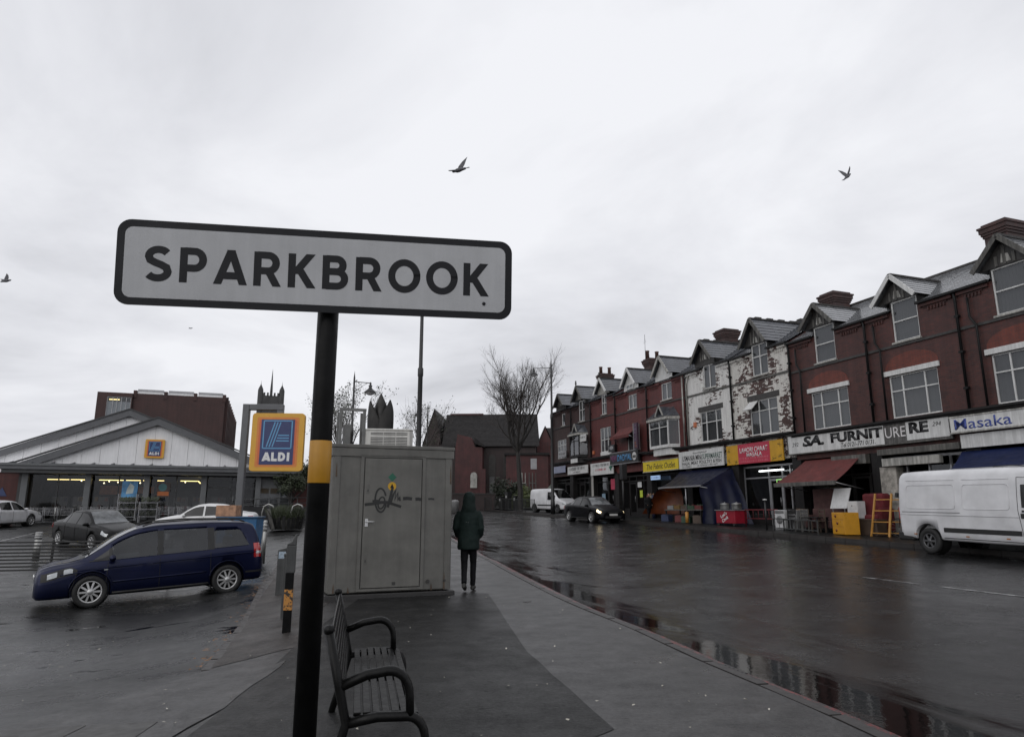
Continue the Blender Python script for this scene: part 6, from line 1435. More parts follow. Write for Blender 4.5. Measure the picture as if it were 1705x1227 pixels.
grow('dark leafy tree seen between the pylon sign and the post', -14.9, 47, 6.6, .16, 41, .7, 5, .2, leaf=m_leafg, nleaf=4200, kids=(3, 4), name='leafy_tree')
grow('dark evergreen beyond the supermarket entrance', -17.6, 53, 6.0, .16, 43, .75, 5, .2, leaf=m_leafg, nleaf=4200, kids=(3, 4), name='leafy_tree')
grow('leafy dark tree just behind the amber band of the post', -13.2, 51, 6.8, .16, 47, .7, 5, .2, leaf=m_leafg, nleaf=4000, kids=(3, 4), name='leafy_tree')
def shrub(label, x, y, rx, ry, rz, n, m, z=0., name='shrub', s_=.09, seed=1):
    rnd = random.Random(seed); o = thing(name, label, 'shrub', (x, y, H(x, y) + z))
    b = MB(); lobes = [(rnd.uniform(-.6, .6) * rx, rnd.uniform(-.6, .6) * ry, rnd.uniform(.3, .75) * rz, rnd.uniform(.35, .6)) for _ in range(7)]
    for _ in range(n):
        lx_, ly_, lz_, lr = rnd.choice(lobes); d = Vector((rnd.gauss(0, 1), rnd.gauss(0, 1), rnd.gauss(0, 1))).normalized() * (rnd.random() ** .4) * lr
        c_ = Vector((lx_ + d.x * rx, ly_ + d.y * ry, max(.03, lz_ + d.z * rz))); a = Vector((rnd.gauss(0, 1), rnd.gauss(0, 1), rnd.gauss(0, 1))).normalized(); e_ = a.orthogonal().normalized(); q_ = s_ * rnd.uniform(.6, 1.4)
        b.poly([c_ - a * q_, c_ + e_ * q_ * .55, c_ + a * q_, c_ - e_ * q_ * .55])
    b.build('foliage', m, o, fix=False); b = MB()
    for k in range(6): b.tube([(0, 0, -.1), (rnd.uniform(-.5, .5) * rx, rnd.uniform(-.5, .5) * ry, rz * .6)], .02, 4)
    b.build('stems', m_twig, o, fix=False); return o
m_leafd = M('dark_hedge_leaf', (.016, .022, .011), .6, var=.5, scale=1); m_leafy = M('yellow_green_leaf', (.06, .075, .02), .6, var=.5, scale=1)
shrub('dark hedge in front of the red brick hall wall', -9.6, 70.5, 3.4, 1.2, 3.6, 3000, m_leafd, seed=3, s_=.16)
shrub('dark bush below the hall windows left of the bare tree', -.2, 73.0, 2.0, 1.0, 2.6, 2000, m_leafd, seed=4, s_=.16)
shrub('dark bush under the right hall windows', 2.0, 72.5, 1.8, 1.0, 2.0, 1600, m_leafy, seed=14, s_=.14)
px_, py_ = W(61.2, 21.6); shrub('small yellow-green bush beside the dark roadside bins', px_, py_, .9, .6, 1.25, 900, m_leafy, .1, seed=5, s_=.1)
px_, py_ = W(66, 26.5); shrub('low green hedge behind the railing and small van', px_, py_, 2.2, .7, 1.3, 1500, m_leafy, .1, seed=6, s_=.1)

# ================================================================ planter on the supermarket path
pl_ = thing('street_planter', 'round dark planter of grassy shrubs with a leaning hoop on the path', 'planter', (-11.6, 36.0, H(-11.6, 36)))
for k in range(22):
    a = 2 * math.pi * k / 22; b = MB(); b.bar((.78 * math.cos(a), .78 * math.sin(a), 0), (.88 * math.cos(a), .88 * math.sin(a), .55 + .06 * (k % 3)), .16, .03, (math.cos(a), math.sin(a), 0)); b.build('stave', m_fence, pl_)
b = MB(); b.lathe([(.8, .0), (.8, .45), (0, .5)], 18); b.build('soil', m_land, pl_)
b = MB(); rnd = random.Random(9)
for _ in range(900):
    a = rnd.uniform(0, 6.28); r_ = rnd.random() ** .5 * .8; p = Vector((r_ * math.cos(a), r_ * math.sin(a), .45)); q_ = p + Vector((rnd.gauss(0, .22), rnd.gauss(0, .22), rnd.uniform(.25, .85))); s_ = p.lerp(q_, .5) + Vector((.02, 0, 0)); b.poly([p, s_, q_, s_ - Vector((.045, 0, 0))])
b.build('grasses', m_leafg, pl_, fix=False)
for x, yy_ in ((-.95, -.1), (.7, -.6)): b = MB(); b.tube([(x - .3, yy_, 0), (x - .3, yy_, .85), (x - .22, yy_, 1.15), (x, yy_, 1.25), (x + .2, yy_, 1.18), (x + .3, yy_, 1.0)], .045, 8); b.build('hoop', m_ss, pl_)
b = MB(); b.bar((-.35, -.95, 0), (-.75, -.7, 1.0), .12, .12); b.build('leaning_timber', m_dirtyw, pl_)
sb = thing('notice_board', 'small white and blue notice board on a post among the dark trees', 'notice board', (-16.2, 50, H(-16.2, 50)))
b = MB(); b.box(-.03, .03, -.03, .03, 0, 3.0); b.build('post', m_bolg, sb); b = MB(); b.box(-.3, .3, -.06, -.03, 1.75, 2.7); bd_ = b.build('board', m_swhite, sb); b = MB(); b.box(-.28, .28, -.066, -.061, 1.78, 1.95); b.box(-.28, .28, -.066, -.061, 2.45, 2.66); b.build('blue_print', m_sblue, bd_)
for zz in (2.08, 2.24): scrawl(bd_, m_sblue, -.24, .24, zz, .1, -.063)
rw = thing('ramp_wall', 'low dark wall and handrails of a ramp beyond the planter', 'wall', (-15.0, 44.5, H(-15, 44.5)), R(70))
b = MB(); b.box(-4, 6, -.15, .15, -.2, .9); b.build('wall_body', M('dark_ramp_wall', (.035, .035, .036), .6, var=.3), rw)
for zz in (1.1, 1.45):
    b = MB(); b.tube([(-4, 0, zz - .2), (0, 0, zz), (6, 0, zz + .15)], .03, 6); b.build('handrail', m_bolg, rw)
for k in range(6): b = MB(); b.tube([(-4 + 2 * k, 0, .8), (-4 + 2 * k, 0, 1.5)], .025, 6); b.build('baluster', m_bolg, rw)

# blue container
ct = thing('recycling_container', 'blue metal recycling container with yellow labels behind the blue car', 'container', (-9.45, 24.4, pz(-9.45, 24.4)), R(6))
m_cblue = M('blue_container_paint', (.015, .11, .26), .4, var=.2, streak=.2)
b = MB(); b.prism([(-.62, 0), (.58, 0), (.66, 1.42), (-.66, 1.42)], -.5, .5); b.build('bin_body', m_cblue, ct, .02)
b = MB(); b.box(-.7, .7, -.55, .55, 1.42, 1.48); b.build('bin_lid', M('dark_blue_lid', (.012, .06, .13), .4), ct, .02)
for x in (-.1, .4): b = MB(); b.box(x - .12, x + .14, -.507, -.5, 1.08, 1.18); b.build('yellow_label', m_syel, ct)
b = MB(); b.box(.04, .24, -.508, -.5, 1.06, 1.2); b.build('slot', m_signblk, ct)
cbx = tag(MB().box(-.35, .35, -.25, .25, 0, .38).build('cardboard_box', M('cardboard', (.36, .20, .12), .7, var=.5, scale=6), None, .01), 'printed cardboard box standing on the blue container', 'box'); cbx.location = (-9.95, 24.5, pz(-9.45, 24.4) + 1.48)

# ================================================================ supermarket trolleys and racks
m_wire = M('chromed_wire', (.30, .30, .31), .3, .8, var=.2)
def trolley():
    t = thing('shopping_trolley', 'wire shopping trolley parked in the row under the supermarket canopy', 'trolley', group='trolleys outside the supermarket')
    b = MB()
    for k in range(6): z = .5 + k * .085; f = k / 5; b.bar((-.22 - .05 * f, -.4, z), (.22 + .05 * f, -.4, z), .012, .012); b.bar((-.22 - .05 * f, -.4, z), (-.24 - .05 * f, .45, z + .04), .012, .012); b.bar((.22 + .05 * f, -.4, z), (.24 + .05 * f, .45, z + .04), .012, .012)
    for k in range(7): x = -.22 + .44 * k / 6; b.bar((x, -.4, .5), (x * 1.2, -.4, .94), .01, .01); b.bar((x, -.4, .5), (x, .45, .5), .01, .01)
    b.build('basket', m_wire, t)
    b = MB(); b.tube([(-.26, .45, 1.02), (.26, .45, 1.02)], .02, 6); b.build('handle', m_trim, t)
    b = MB(); b.tube([(-.22, -.4, .12), (-.2, .4, .12), (-.24, .45, 1.02)], .016, 5); b.tube([(.22, -.4, .12), (.2, .4, .12), (.24, .45, 1.02)], .016, 5); b.build('chassis', m_wire, t)
    for x, y in ((-.22, -.4), (.22, -.4), (-.2, .4), (.2, .4)): b = MB(); b.lathe([(.06, -.015), (.06, .015)], 10, (x, y, .06), 'x'); b.build('castor', m_trim, t)
    return t
def copy_tree(o, parent=None):
    c = o.copy(); col.objects.link(c); c.parent = parent
    for ch in list(o.children): copy_tree(ch, c)
    return c
proto = trolley(); spots = [(-13.4 + .62 * k, -1.15) for k in range(4)] + [(-10.2 + .55 * k, -1.2) for k in range(5)] + [(-5.9 + .55 * k, -1.2) for k in range(4)]
for i, (a, d) in enumerate(spots):
    o = proto if i == 0 else copy_tree(proto); x, y = AW(a, d); k_ = i if i < 4 else (i - 4 if i < 9 else i - 9); o['label'] = '%s trolley from the left in the %s row outside the supermarket' % (('first', 'second', 'third', 'fourth', 'fifth')[k_], 'left' if i < 4 else ('middle' if i < 9 else 'right')); o.location = (x, y, H(x, y) - .06); o.rotation_euler = (0, 0, TH + R(90 + (i * 37 % 11 - 5)))
for i, (a, lab) in enumerate(((-8.1, 'wire display rack of dark potted plants under the blue poster'), (-6.9, 'wire display rack of dark potted plants right of the blue poster'))):
    x, y = AW(a, -1.5); o = thing('plant_rack', lab, 'display rack', (x, y, H(x, y) - .05), TH, 'plant racks')
    for xx in (-.5, .5):
        for yy_ in (-.25, .25): b = MB(); b.bar((xx, yy_, 0), (xx, yy_, 1.75 - .5 * i), .035, .035); b.build('rack_post', m_wire, o)
    for zz in (.35, .8, 1.2):
        b = MB(); b.box(-.5, .5, -.27, .27, zz, zz + .03); b.build('rack_shelf', m_wire, o)
        b = MB()
        for _ in range(140): c_ = Vector((random.uniform(-.48, .48), random.uniform(-.3, .25), zz + random.uniform(.05, .33))); b.poly([c_, c_ + Vector((.06, 0, .05)), c_ + Vector((.02, .02, .1))])
        tag(b.build('plants', m_leafd if zz < 1 else m_leafg, o, fix=False), kind='stuff')
for a, lab in ((-13.6, 'left steel hoop barrier of the trolley bay'), (-11.7, 'right steel hoop barrier of the trolley bay')):
    x, y = AW(a, -1.9); o = thing('trolley_barrier', lab, 'barrier', (x, y, H(x, y) - .05), TH + R(90)); b = MB(); b.tube([(-.5, 0, 0), (-.5, 0, .9), (-.4, 0, 1.0), (.4, 0, 1.0), (.5, 0, .9), (.5, 0, 0)], .03, 8); b.build('hoop', m_ss, o)

# ================================================================ red brick hall beyond the junction
m_brick_e = brick_mat('hall_red_brick', (.09, .018, .018), (.065, .016, .016), (.035, .02, .02), grime=.45)
m_brick_f = brick_mat('hall_dark_brick', (.038, .020, .019), (.03, .018, .017), (.025, .02, .02))
m_slate3 = slate_mat('old_dark_slate', (.022, .020, .020), .6, spec=.2)
hz = 1.6
hl_ = thing('brick_church_hall', 'old red brick church hall with steep dark slate roof beyond the junction', 'building', (-3.2, 80.0, hz), R(-3))
ZZ = lambda z: z - hz
def arch_poly(cx, z0, w_, h_, k=8): return [(cx - w_ / 2, z0), (cx + w_ / 2, z0), (cx + w_ / 2, z0 + h_ - w_ * .5)] + [(cx + w_ / 2 * math.cos(R(180 * j / k)), z0 + h_ - w_ * .5 + w_ * .5 * math.sin(R(180 * j / k))) for j in range(1, k)] + [(cx - w_ / 2, z0 + h_ - w_ * .5)]
b = MB(); b.box(-5.4, 6.0, 0, 9, -.5, ZZ(8.9)); b.build('nave_wall', m_brick_f, hl_)
b = MB(); roof_slope(b, (-5.0, -.4, ZZ(8.7)), (6.4, -.4, ZZ(8.7)), (6.1, 4.5, ZZ(13.1)), (-5.2, 4.5, ZZ(13.1)), 26, .03); b.poly([(-5.2, 4.5, ZZ(13.1)), (6.1, 4.5, ZZ(13.1)), (6.4, 9.4, ZZ(8.7)), (-5.0, 9.4, ZZ(8.7))]); b.poly([(6.05, 0, ZZ(8.8)), (6.05, 9, ZZ(8.8)), (6.05, 4.5, ZZ(13))]); b.poly([(-5.4, 0, ZZ(8.8)), (-5.4, 9, ZZ(8.8)), (-5.4, 4.5, ZZ(13))]); nr = b.build('nave_roof', m_slate3, hl_, fix=False)
b = MB(); b.box(-4.7, -.6, 4.3, 4.6, ZZ(13.0), ZZ(13.2)); b.build('ridge_tiles', m_brick_e, nr)
b = MB(); b.prism([(-7.4, -.5), (-5.2, -.5), (-5.2, ZZ(9.0)), (-6.1, ZZ(13.2)), (-7.4, ZZ(9.0))], .8, 8); b.build('gable_end', m_brick_f, hl_)
b = MB(); roof_slope(b, (-5.15, .6, ZZ(8.9)), (-5.15, 8, ZZ(8.9)), (-6.1, 8, ZZ(13.3)), (-6.1, .6, ZZ(13.3)), 14, .03); roof_slope(b, (-7.5, .6, ZZ(8.9)), (-7.5, 8, ZZ(8.9)), (-6.1, 8, ZZ(13.3)), (-6.1, .6, ZZ(13.3)), 14, .03); b.build('gable_roof', m_slate3, hl_, fix=False)
b = MB(); b.box(-3.2, -.1, -1.6, .1, -.5, ZZ(8.5)); b.prism([(-3.2, ZZ(8.5)), (-.9, ZZ(8.5)), (-1.4, ZZ(9.6)), (-3.0, ZZ(10.0))], -1.6, .1); wg = b.build('porch_wing', m_brick_e, hl_)
b = MB(); b.box(-.35, .3, -1.9, -1.5, -.5, ZZ(6.0)); b.build('buttress', m_brick_e, wg)
b = MB(); b.prism(arch_poly(-1.05, ZZ(3.9), .75, 1.75), -1.72, -1.62); b.build('white_arched_window', m_offw, wg)
b = MB(); b.prism([(-1.0, ZZ(8.9)), (.1, ZZ(8.5)), (.1, ZZ(8.7)), (-1.0, ZZ(9.6))], -1.9, .1); b.build('wing_coping', m_slate3, wg)
for x in (.9, 2.6, 4.3, -4.4): b = MB(); b.prism(arch_poly(x, ZZ(5.2), .8, 2.6), -.06, .0); b.build('arched_window', m_room, hl_)
for x, wd in ((-4.5, 1.1),): b = MB(); b.prism(arch_poly(x, ZZ(3.0), wd, 1.2), -.08, 0); b.build('blocked_arch', m_stone, hl_)
b = MB(); b.box(2.6, 7.4, -1.2, 2, -.5, ZZ(7.6)); ax_ = b.build('side_annexe', m_brick_e, hl_)
b = MB(); b.box(2.4, 7.6, -1.4, 2, ZZ(7.6), ZZ(7.85)); b.build('parapet', m_dark, ax_)
for x in (4.4, 5.6):
    f = MB(); f.box(x - .06, x + .06, -1.28, -1.2, ZZ(3.1), ZZ(5.6)); f.box(x - .42, x - .34, -1.28, -1.2, ZZ(3.1), ZZ(5.6)); f.box(x + .34, x + .42, -1.28, -1.2, ZZ(3.1), ZZ(5.6)); f.box(x - .42, x + .42, -1.281, -1.2, ZZ(4.4), ZZ(4.5)); f.box(x - .45, x + .45, -1.3, -1.2, ZZ(3.0), ZZ(3.1)); f.build('window', m_offw if x < 5 else m_dirtyw, ax_)
for x in (.9,): b = MB(); b.box(x - .3, x + .3, -.1, 0, ZZ(3.2), ZZ(5.2)); b.build('grey_window', m_curt, hl_)
b = MB(); b.box(5.4, 6.1, -1.26, -1.2, ZZ(6.0), ZZ(7.2)); b.build('upper_window', m_alu, ax_)
h2 = thing('gabled_brick_house', 'red brick house with steep gable between the hall and the terrace', 'building', (5.2, 82.0, hz), R(-3))
b = MB(); b.prism([(-2.2, -.5), (3.2, -.5), (3.2, ZZ(8.8)), (-2.2, ZZ(8.8))], 0, 8); b.prism([(-2.2, ZZ(8.8)), (-.2, ZZ(8.8)), (-1.2, ZZ(11.2))], 0, .3); b.build('house_wall', m_brick_e, h2)
b = MB(); roof_slope(b, (-.6, -.3, ZZ(8.8)), (3.5, -.3, ZZ(8.8)), (3.2, 4, ZZ(11.6)), (-1.2, 4, ZZ(11.6)), 14, .03); roof_slope(b, (-2.4, -.1, ZZ(8.7)), (-2.4, 6, ZZ(8.7)), (-1.2, 6, ZZ(11.4)), (-1.2, -.1, ZZ(11.4)), 12, .03); roof_slope(b, (.0, -.1, ZZ(8.7)), (.0, 6, ZZ(8.7)), (-1.2, 6, ZZ(11.4)), (-1.2, -.1, ZZ(11.4)), 12, .03); b.build('house_roof', m_slate3, h2, fix=False)
for z0 in (6.6, 3.4): b = MB(); b.box(.3, 1.3, -.06, 0, ZZ(z0), ZZ(z0 + 1.6)); wn = b.build('window', m_offw, h2); b = MB(); b.box(.38, .77, -.066, -.06, ZZ(z0 + .1), ZZ(z0 + 1.5)); b.build('pane', m_room, wn); b = MB(); b.box(.83, 1.22, -.066, -.06, ZZ(z0 + .1), ZZ(z0 + 1.5)); b.build('pane', m_room, wn)
# low wall, bin, big parasol roof
wl2 = thing('boundary_wall', 'low dark brick boundary wall before the hall', 'wall', (-6.4, 66.5, H(-6.4, 66.5)), R(2))
b = MB(); b.box(-3, 4.8, 0, .3, -.3, 1.45); b.build('wall_body', m_brick_f, wl2); b = MB(); b.box(-3.05, 4.85, -.05, .35, 1.45, 1.55); b.build('coping', m_stone, wl2)
lb = thing('litter_bin', 'pale grey litter bin by the low wall left of the walker', 'bin', (-4.75, 58, H(-4.75, 58))); b = MB(); b.lathe([(.3, 0), (.32, .85), (.33, .9), (.25, 1.0), (0, 1.05)], 14); b.build('bin_body', M('pale_grey_bin', (.2, .2, .2), .5), lb)
cn = thing('shop_canopy', 'pale green sloping canopy roof beside the last shop', 'canopy', (*W(57.2, 26.5), H(*W(57.2, 26.5)) + .1), RZT)
b = MB(); b.prism([(-.5, 2.2), (3.6, 1.7), (3.6, 1.78), (.2, 3.1)], -1.2, 1.6); b.build('canopy_sheet', M('pale_green_sheet', (.16, .18, .15), .5, var=.3), cn)
for x in (.2, 3.4): b = MB(); b.tube([(x, 1.2, 0), (x, 1.2, 1.9)], .05, 8); b.build('canopy_post', m_bolg, cn)
# ================================================================ people
def remesh(o, v=.014, it=4, disp=0., dsize=.12):
    r_ = o.modifiers.new('R', 'REMESH'); r_.mode = 'VOXEL'; r_.voxel_size = v; r_.use_smooth_shade = True
    s_ = o.modifiers.new('S', 'SMOOTH'); s_.factor = .5; s_.iterations = it
    if disp:
        t = bpy.data.textures.new('folds', 'CLOUDS'); t.noise_scale = dsize; d = o.modifiers.new('D', 'DISPLACE'); d.texture = t; d.strength = disp; d.mid_level = .5
    p = o.parent; o.parent = None; bake(o); o.parent = p
    for f in o.data.polygons: f.use_smooth = True
    return o
def ering(b, secs, n=20):
    """stack of ellipses (z, rx, ry, cx, cy) closed at both ends"""
    V = [(cx + rx * math.cos(2 * math.pi * j / n), cy_ + ry * math.sin(2 * math.pi * j / n), z) for z, rx, ry, cx, cy_ in secs for j in range(n)]
    k = len(secs); b.add(V, [(i * n + j, i * n + (j + 1) % n, (i + 1) * n + (j + 1) % n, (i + 1) * n + j) for i in range(k - 1) for j in range(n)] + [tuple(reversed(range(n))), tuple((k - 1) * n + j for j in range(n))], True)
def person(label, x, y, z, rz, coat, trous, scale=1., hood=True, hem=.73, stride=.13, v=.014, slim=1.):
    t = thing('person', label, 'person', (x, y, z), rz); t.scale = (scale * slim, scale, scale)
    m_skin = M('skin', (.30, .17, .12), .55, var=.1); m_shoe = M('dark_shoe', (.012, .011, .01), .5)
    LF = dict(hip=(-.08, 0, .88), knee=(-.075, -stride * .2, .47), ank=(-.035, -stride * 1.5, .16), toe=(-.04, -stride * .6, .03)); RF = dict(hip=(.085, 0, .88), knee=(.09, stride * .45, .48), ank=(.085, stride * .35, .09), toe=(.10, stride * .35 + .17, .03))
    b = MB(); ering(b, [(.86, .14, .10, 0, 0), (1.0, .14, .095, 0, 0), (1.2, .15, .10, 0, 0), (1.36, .17, .10, 0, 0), (1.43, .12, .08, 0, 0), (1.46, .055, .055, 0, .01), (1.52, .052, .055, 0, .02), (1.56, .07, .085, 0, .035), (1.64, .078, .098, 0, .03), (1.70, .066, .085, 0, .02), (1.735, .03, .04, 0, .01)])
    for f in (LF, RF): b.tube([f['hip'], f['knee'], f['ank']], [.085, .052, .036], 10)
    for sg in (-1, 1): b.tube([(sg * .17, 0, 1.39), (sg * .27, -.04, 1.13), (sg * .20, .13, .96), (sg * .15, .17, .93)], [.05, .04, .032, .03], 10)
    b.tube([(0, .12, 1.61), (0, .15, 1.60)], [.02, .012], 6)
    remesh(b.build('body', m_skin, t), v)
    b = MB(); ering(b, [(.80, .15, .115, 0, 0), (.88, .155, .12, 0, 0), (.98, .15, .11, 0, 0)])
    for f in (LF, RF): b.tube([f['hip'], f['knee'], (f['ank'][0], f['ank'][1], f['ank'][2] + .0)], [.098, .068, .055], 12)
    remesh(b.build('trousers', trous, t), v, 3, .012, .1)
    for f in (LF, RF):
        b = MB(); a, e_ = Vector(f['ank']), Vector(f['toe']); d = (e_ - a); b.tube([a + Vector((0, -.045, -.03)), a + Vector((0, 0, -.035)), a.lerp(e_, .6) + Vector((0, 0, .0)), e_ + Vector((0, .02, .012))], [.045, .05, .045, .03], 10); remesh(b.build('shoe', m_shoe, t), .01, 2)
    b = MB(); ering(b, [(hem, .205, .165, 0, -.01), (hem + .02, .225, .18, 0, -.01), (.92, .225, .175, 0, -.005), (1.06, .215, .165, 0, 0), (1.2, .222, .16, 0, 0), (1.32, .225, .15, 0, 0), (1.40, .20, .135, 0, 0), (1.455, .125, .11, 0, .01), (1.50, .09, .09, 0, .01)], 24)
    for sg in (-1, 1): b.tube([(sg * .165, 0, 1.40), (sg * .225, -.02, 1.30), (sg * .265, -.045, 1.12), (sg * .235, .05, 1.0), (sg * .18, .14, .95)], [.075, .078, .068, .062, .058], 12)
    if hood: ering(b, [(1.42, .17, .13, 0, -.02), (1.48, .14, .14, 0, -.02), (1.55, .128, .145, 0, .0), (1.63, .13, .15, 0, .01), (1.70, .118, .135, 0, .01), (1.75, .08, .1, 0, .0), (1.775, .035, .045, 0, 0)], 20)
    remesh(b.build('coat', coat, t), v, 4, .03, .13)
    if not hood:
        b = MB(); ering(b, [(1.60, .084, .1, 0, .0), (1.68, .08, .1, 0, .0), (1.74, .05, .07, 0, 0), (1.755, .02, .03, 0, 0)]); remesh(b.build('hair', m_shoe, t), .012, 2)
    return t
m_coatg = M('dark_green_coat', (.008, .0155, .014), .8, var=.3, scale=5, bump=.25, bscale=90, spec=.2); m_jean = M('black_trousers', (.006, .006, .0075), .8, var=.3, spec=.15)
pr_ = person('person in a hooded dark green coat walking away past the cabinet', -.80, 12.95, H(-.8, 12.95), R(-4), m_coatg, m_jean, slim=.9, stride=.2)
b = MB(); b.box(-.03, -.015, -.176, -.172, 1.22, 1.226); b.box(.01, .025, -.177, -.173, 1.215, 1.222); b.build('coat_mark', M('pale_coat_mark', (.12, .13, .13), .5), pr_)
m_blk = M('black_coat', (.006, .006, .007), .8, spec=.15)
qx, qy = W(35.5, 21.0); person('person in black walking past the fabric shop', qx, qy, far_z(qx, qy), R(200), m_blk, m_jean, .88, False, v=.03)
qx, qy = W(51.3, 20.3); person('person in dark clothes standing by the small white van', qx, qy, far_z(qx, qy), R(160), m_blk, m_jean, .95, False, v=.03)

# ================================================================ birds
m_bird = M('grey_feathers', (.11, .11, .12), .7, var=.5, scale=18)
def bird(label, loc, axis, w1, w2, k=1.):
    o = thing('pigeon', label, 'bird', loc); o.scale = (k,) * 3
    a = Vector(axis).normalized(); b = MB()
    prof = [(-.20, .004), (-.16, .03), (-.08, .04), (0, .058), (.07, .055), (.12, .032), (.15, .034), (.175, .028), (.2, .008), (.215, .002)]
    b.tube([a * x for x, r_ in prof], [r_ for x, r_ in prof], 10)
    remesh(b.build('bird_body', m_bird, o), .007, 2)
    up = Vector((0, -.4, 1)); sd = a.cross(up).normalized()
    b = MB(); V = [-a * .14 + sd * .02, -a * .14 - sd * .02, -a * .27 - sd * .055, -a * .27 + sd * .055]; b.add([p + Vector((0, 0, q_)) for q_ in (.004, -.004) for p in V], [(0, 1, 2, 3), (7, 6, 5, 4), (0, 4, 5, 1), (1, 5, 6, 2), (2, 6, 7, 3), (3, 7, 4, 0)]); b.build('tail', m_bird, o)
    for wv in (w1, w2):
        wv = Vector(wv); nrm = wv.cross(a).normalized() * .005; P = [a * .07, wv * .35 + a * .085, wv * .7 + a * .05, wv - a * .03, wv * .72 - a * .045, wv * .4 - a * .07, -a * .07]
        b = MB(); n = len(P); b.add([p + nrm for p in P] + [p - nrm for p in P], [tuple(range(n)), tuple(range(2 * n - 1, n - 1, -1))] + [(i, i + n, (i + 1) % n + n, (i + 1) % n) for i in range(n)]); b.build('wing', m_bird, o)
bird('larger dark pigeon flying with one wing raised above the sign', (-1.34, 16, 9.92), (-.8, .25, -.10), (-.31, .0, -.02), (.17, -.04, .33))
bird('pigeon with both wings raised over the terrace roofs', (11.72, 22, 12.85), (.7, .2, .62), (-.30, -.02, .24), (.11, -.06, .38))
bird('bird half cut off by the left edge of the view', (-19.45, 25, 10.06), (.9, .1, .2), (-.2, .0, .08), (.04, -.02, .30))
bird('tiny distant bird below the left half of the town sign', (-29.2, 60, 17.6), (.9, .1, .1), (-.25, 0, .1), (.2, .1, .12), .8)

# ================================================================ goods and awnings on the far pavement
def S(s, n, z=None): x, y = W(s, n); return (x, y, far_z(x, y) if z is None else z)
def awning(name, label, s_top, z_top, s_bot, z_bot, n_bot, m, n_top=22.9, val=.16, valm=None, sag=.05):
    o = thing(name, label, 'awning', S((s_bot[0] + s_bot[1]) / 2, n_top, z_bot), RZT); sc_ = (s_bot[0] + s_bot[1]) / 2; pr = n_top - n_bot; b = MB()
    def fn(u, v, dz=0): return (lerp(lerp(s_top[0], s_top[1], u), lerp(s_bot[0], s_bot[1], u), v) - sc_, pr * v, lerp(z_top - z_bot, 0, v) - sag * math.sin(math.pi * v) + .012 * math.sin(u * 40) * v + dz)
    b.grid(fn, 30, 8); b.grid(lambda u, v: fn(u, v, -.012), 30, 8); b.build('canopy_cloth', m, o, fix=False)
    b = MB(); b.box(s_bot[0] - sc_, s_bot[1] - sc_, pr - .02, pr + .05, -val + .02, .03); b.build('front_bar', valm or m_alu, o, .01)
    for e_ in (0, 1): b = MB(); b.tube([(lerp(s_top[0], s_top[1], e_) - sc_, 0, -.3), (lerp(s_bot[0], s_bot[1], e_) - sc_, pr, -.05)], .022, 6); b.build('arm', m_alu, o)
    return o
m_redcl = M('maroon_canvas', (.12, .022, .02), .7, var=.35, scale=2, streak=.3); m_bluecl = M('navy_tarpaulin', (.004, .006, .022), .4, var=.4, scale=2, spec=.22)
awning('red_awning', 'sloping maroon awning with pale front bar below the furniture sign', (21.8, 24.9), 3.62, (21.66, 25.2), 2.58, 21.35, m_redcl, valm=m_dirtyw)
awning('blue_awning', 'navy blue awning behind the roof of the large white van', (12.2, 17.4), 3.45, (11.6, 16.4), 2.72, 20.95, M('navy_canvas', (.006, .012, .05), .6, var=.3, scale=2, spec=.2))
awning('stall_canopy', 'navy tarpaulin canopy with pale front edge over the market stall', (30.3, 35.0), 3.66, (30.0, 34.0), 2.66, 20.8, m_bluecl, val=.07, sag=.14)
awning('window_canopy', 'small maroon canopy over the upper window beside the tall narrow sign', (39.95, 42.3), 6.95, (39.9, 42.5), 6.35, 22.3, m_redcl, n_top=22.95, val=.2, valm=m_redcl)
# tarpaulin side and stall
tp_ = thing('tarpaulin_side', 'navy tarpaulin sheet hanging down the right side of the market stall', 'tarpaulin', S(29.6, 22.9, 0), RZT)
zg_ = far_z(*W(29.6, 21.5))
b = MB(); b.grid(lambda u, v: (lerp(.55, lerp(-.9, .35, u), v) + .05 * math.sin(u * 22) * v - .4 * u * v * (1 - v), lerp(0, 2.1, u) + .04 * math.sin(v * 9 + u * 6), lerp(lerp(3.6, 2.66, u), zg_ + .02, v)), 24, 16); b.build('sheet', m_bluecl, tp_, fix=False)
tp2 = thing('orange_sheet', 'orange plastic sheet hanging at the left side of the market stall', 'tarpaulin', S(34.9, 22.6, 0), RZT); zg2 = far_z(*W(34.9, 21.5))
b = MB(); b.grid(lambda u, v: (lerp(-.2, 1.5, u * v) - .5 * v * (1 - u), lerp(0, 1.5, u) + .04 * math.sin(v * 9), lerp(lerp(3.3, 2.5, u), zg2 + .35, v)), 12, 10); b.build('sheet', M('orange_plastic', (.13, .03, .007), .5, var=.4, scale=2), tp2, fix=False)
st_ = thing('market_stall', 'dark market stall tables and posts under the navy canopy', 'stall', S(32.0, 21.6), RZT)
b = MB(); b.box(-1.6, 1.9, -.5, .55, .62, .68); b.build('table_top', m_dirtyw, st_)
for x in (-1.5, 1.8):
    for y in (-.4, .5): b = MB(); b.box(x - .03, x + .03, y - .03, y + .03, 0, .62); b.build('leg', m_dark, st_)
b = MB(); b.tube([(-.65, .8, .55), (-.65, .8, 1.75)], .03, 8); b.build('canopy_post', m_alu, st_); b = MB(); b.lathe([(.09, 0), (.09, .55)], 10, (-.65, .8, 0)); b.build('orange_sleeve', M('orange_sleeve', (.4, .18, .03), .5), st_)
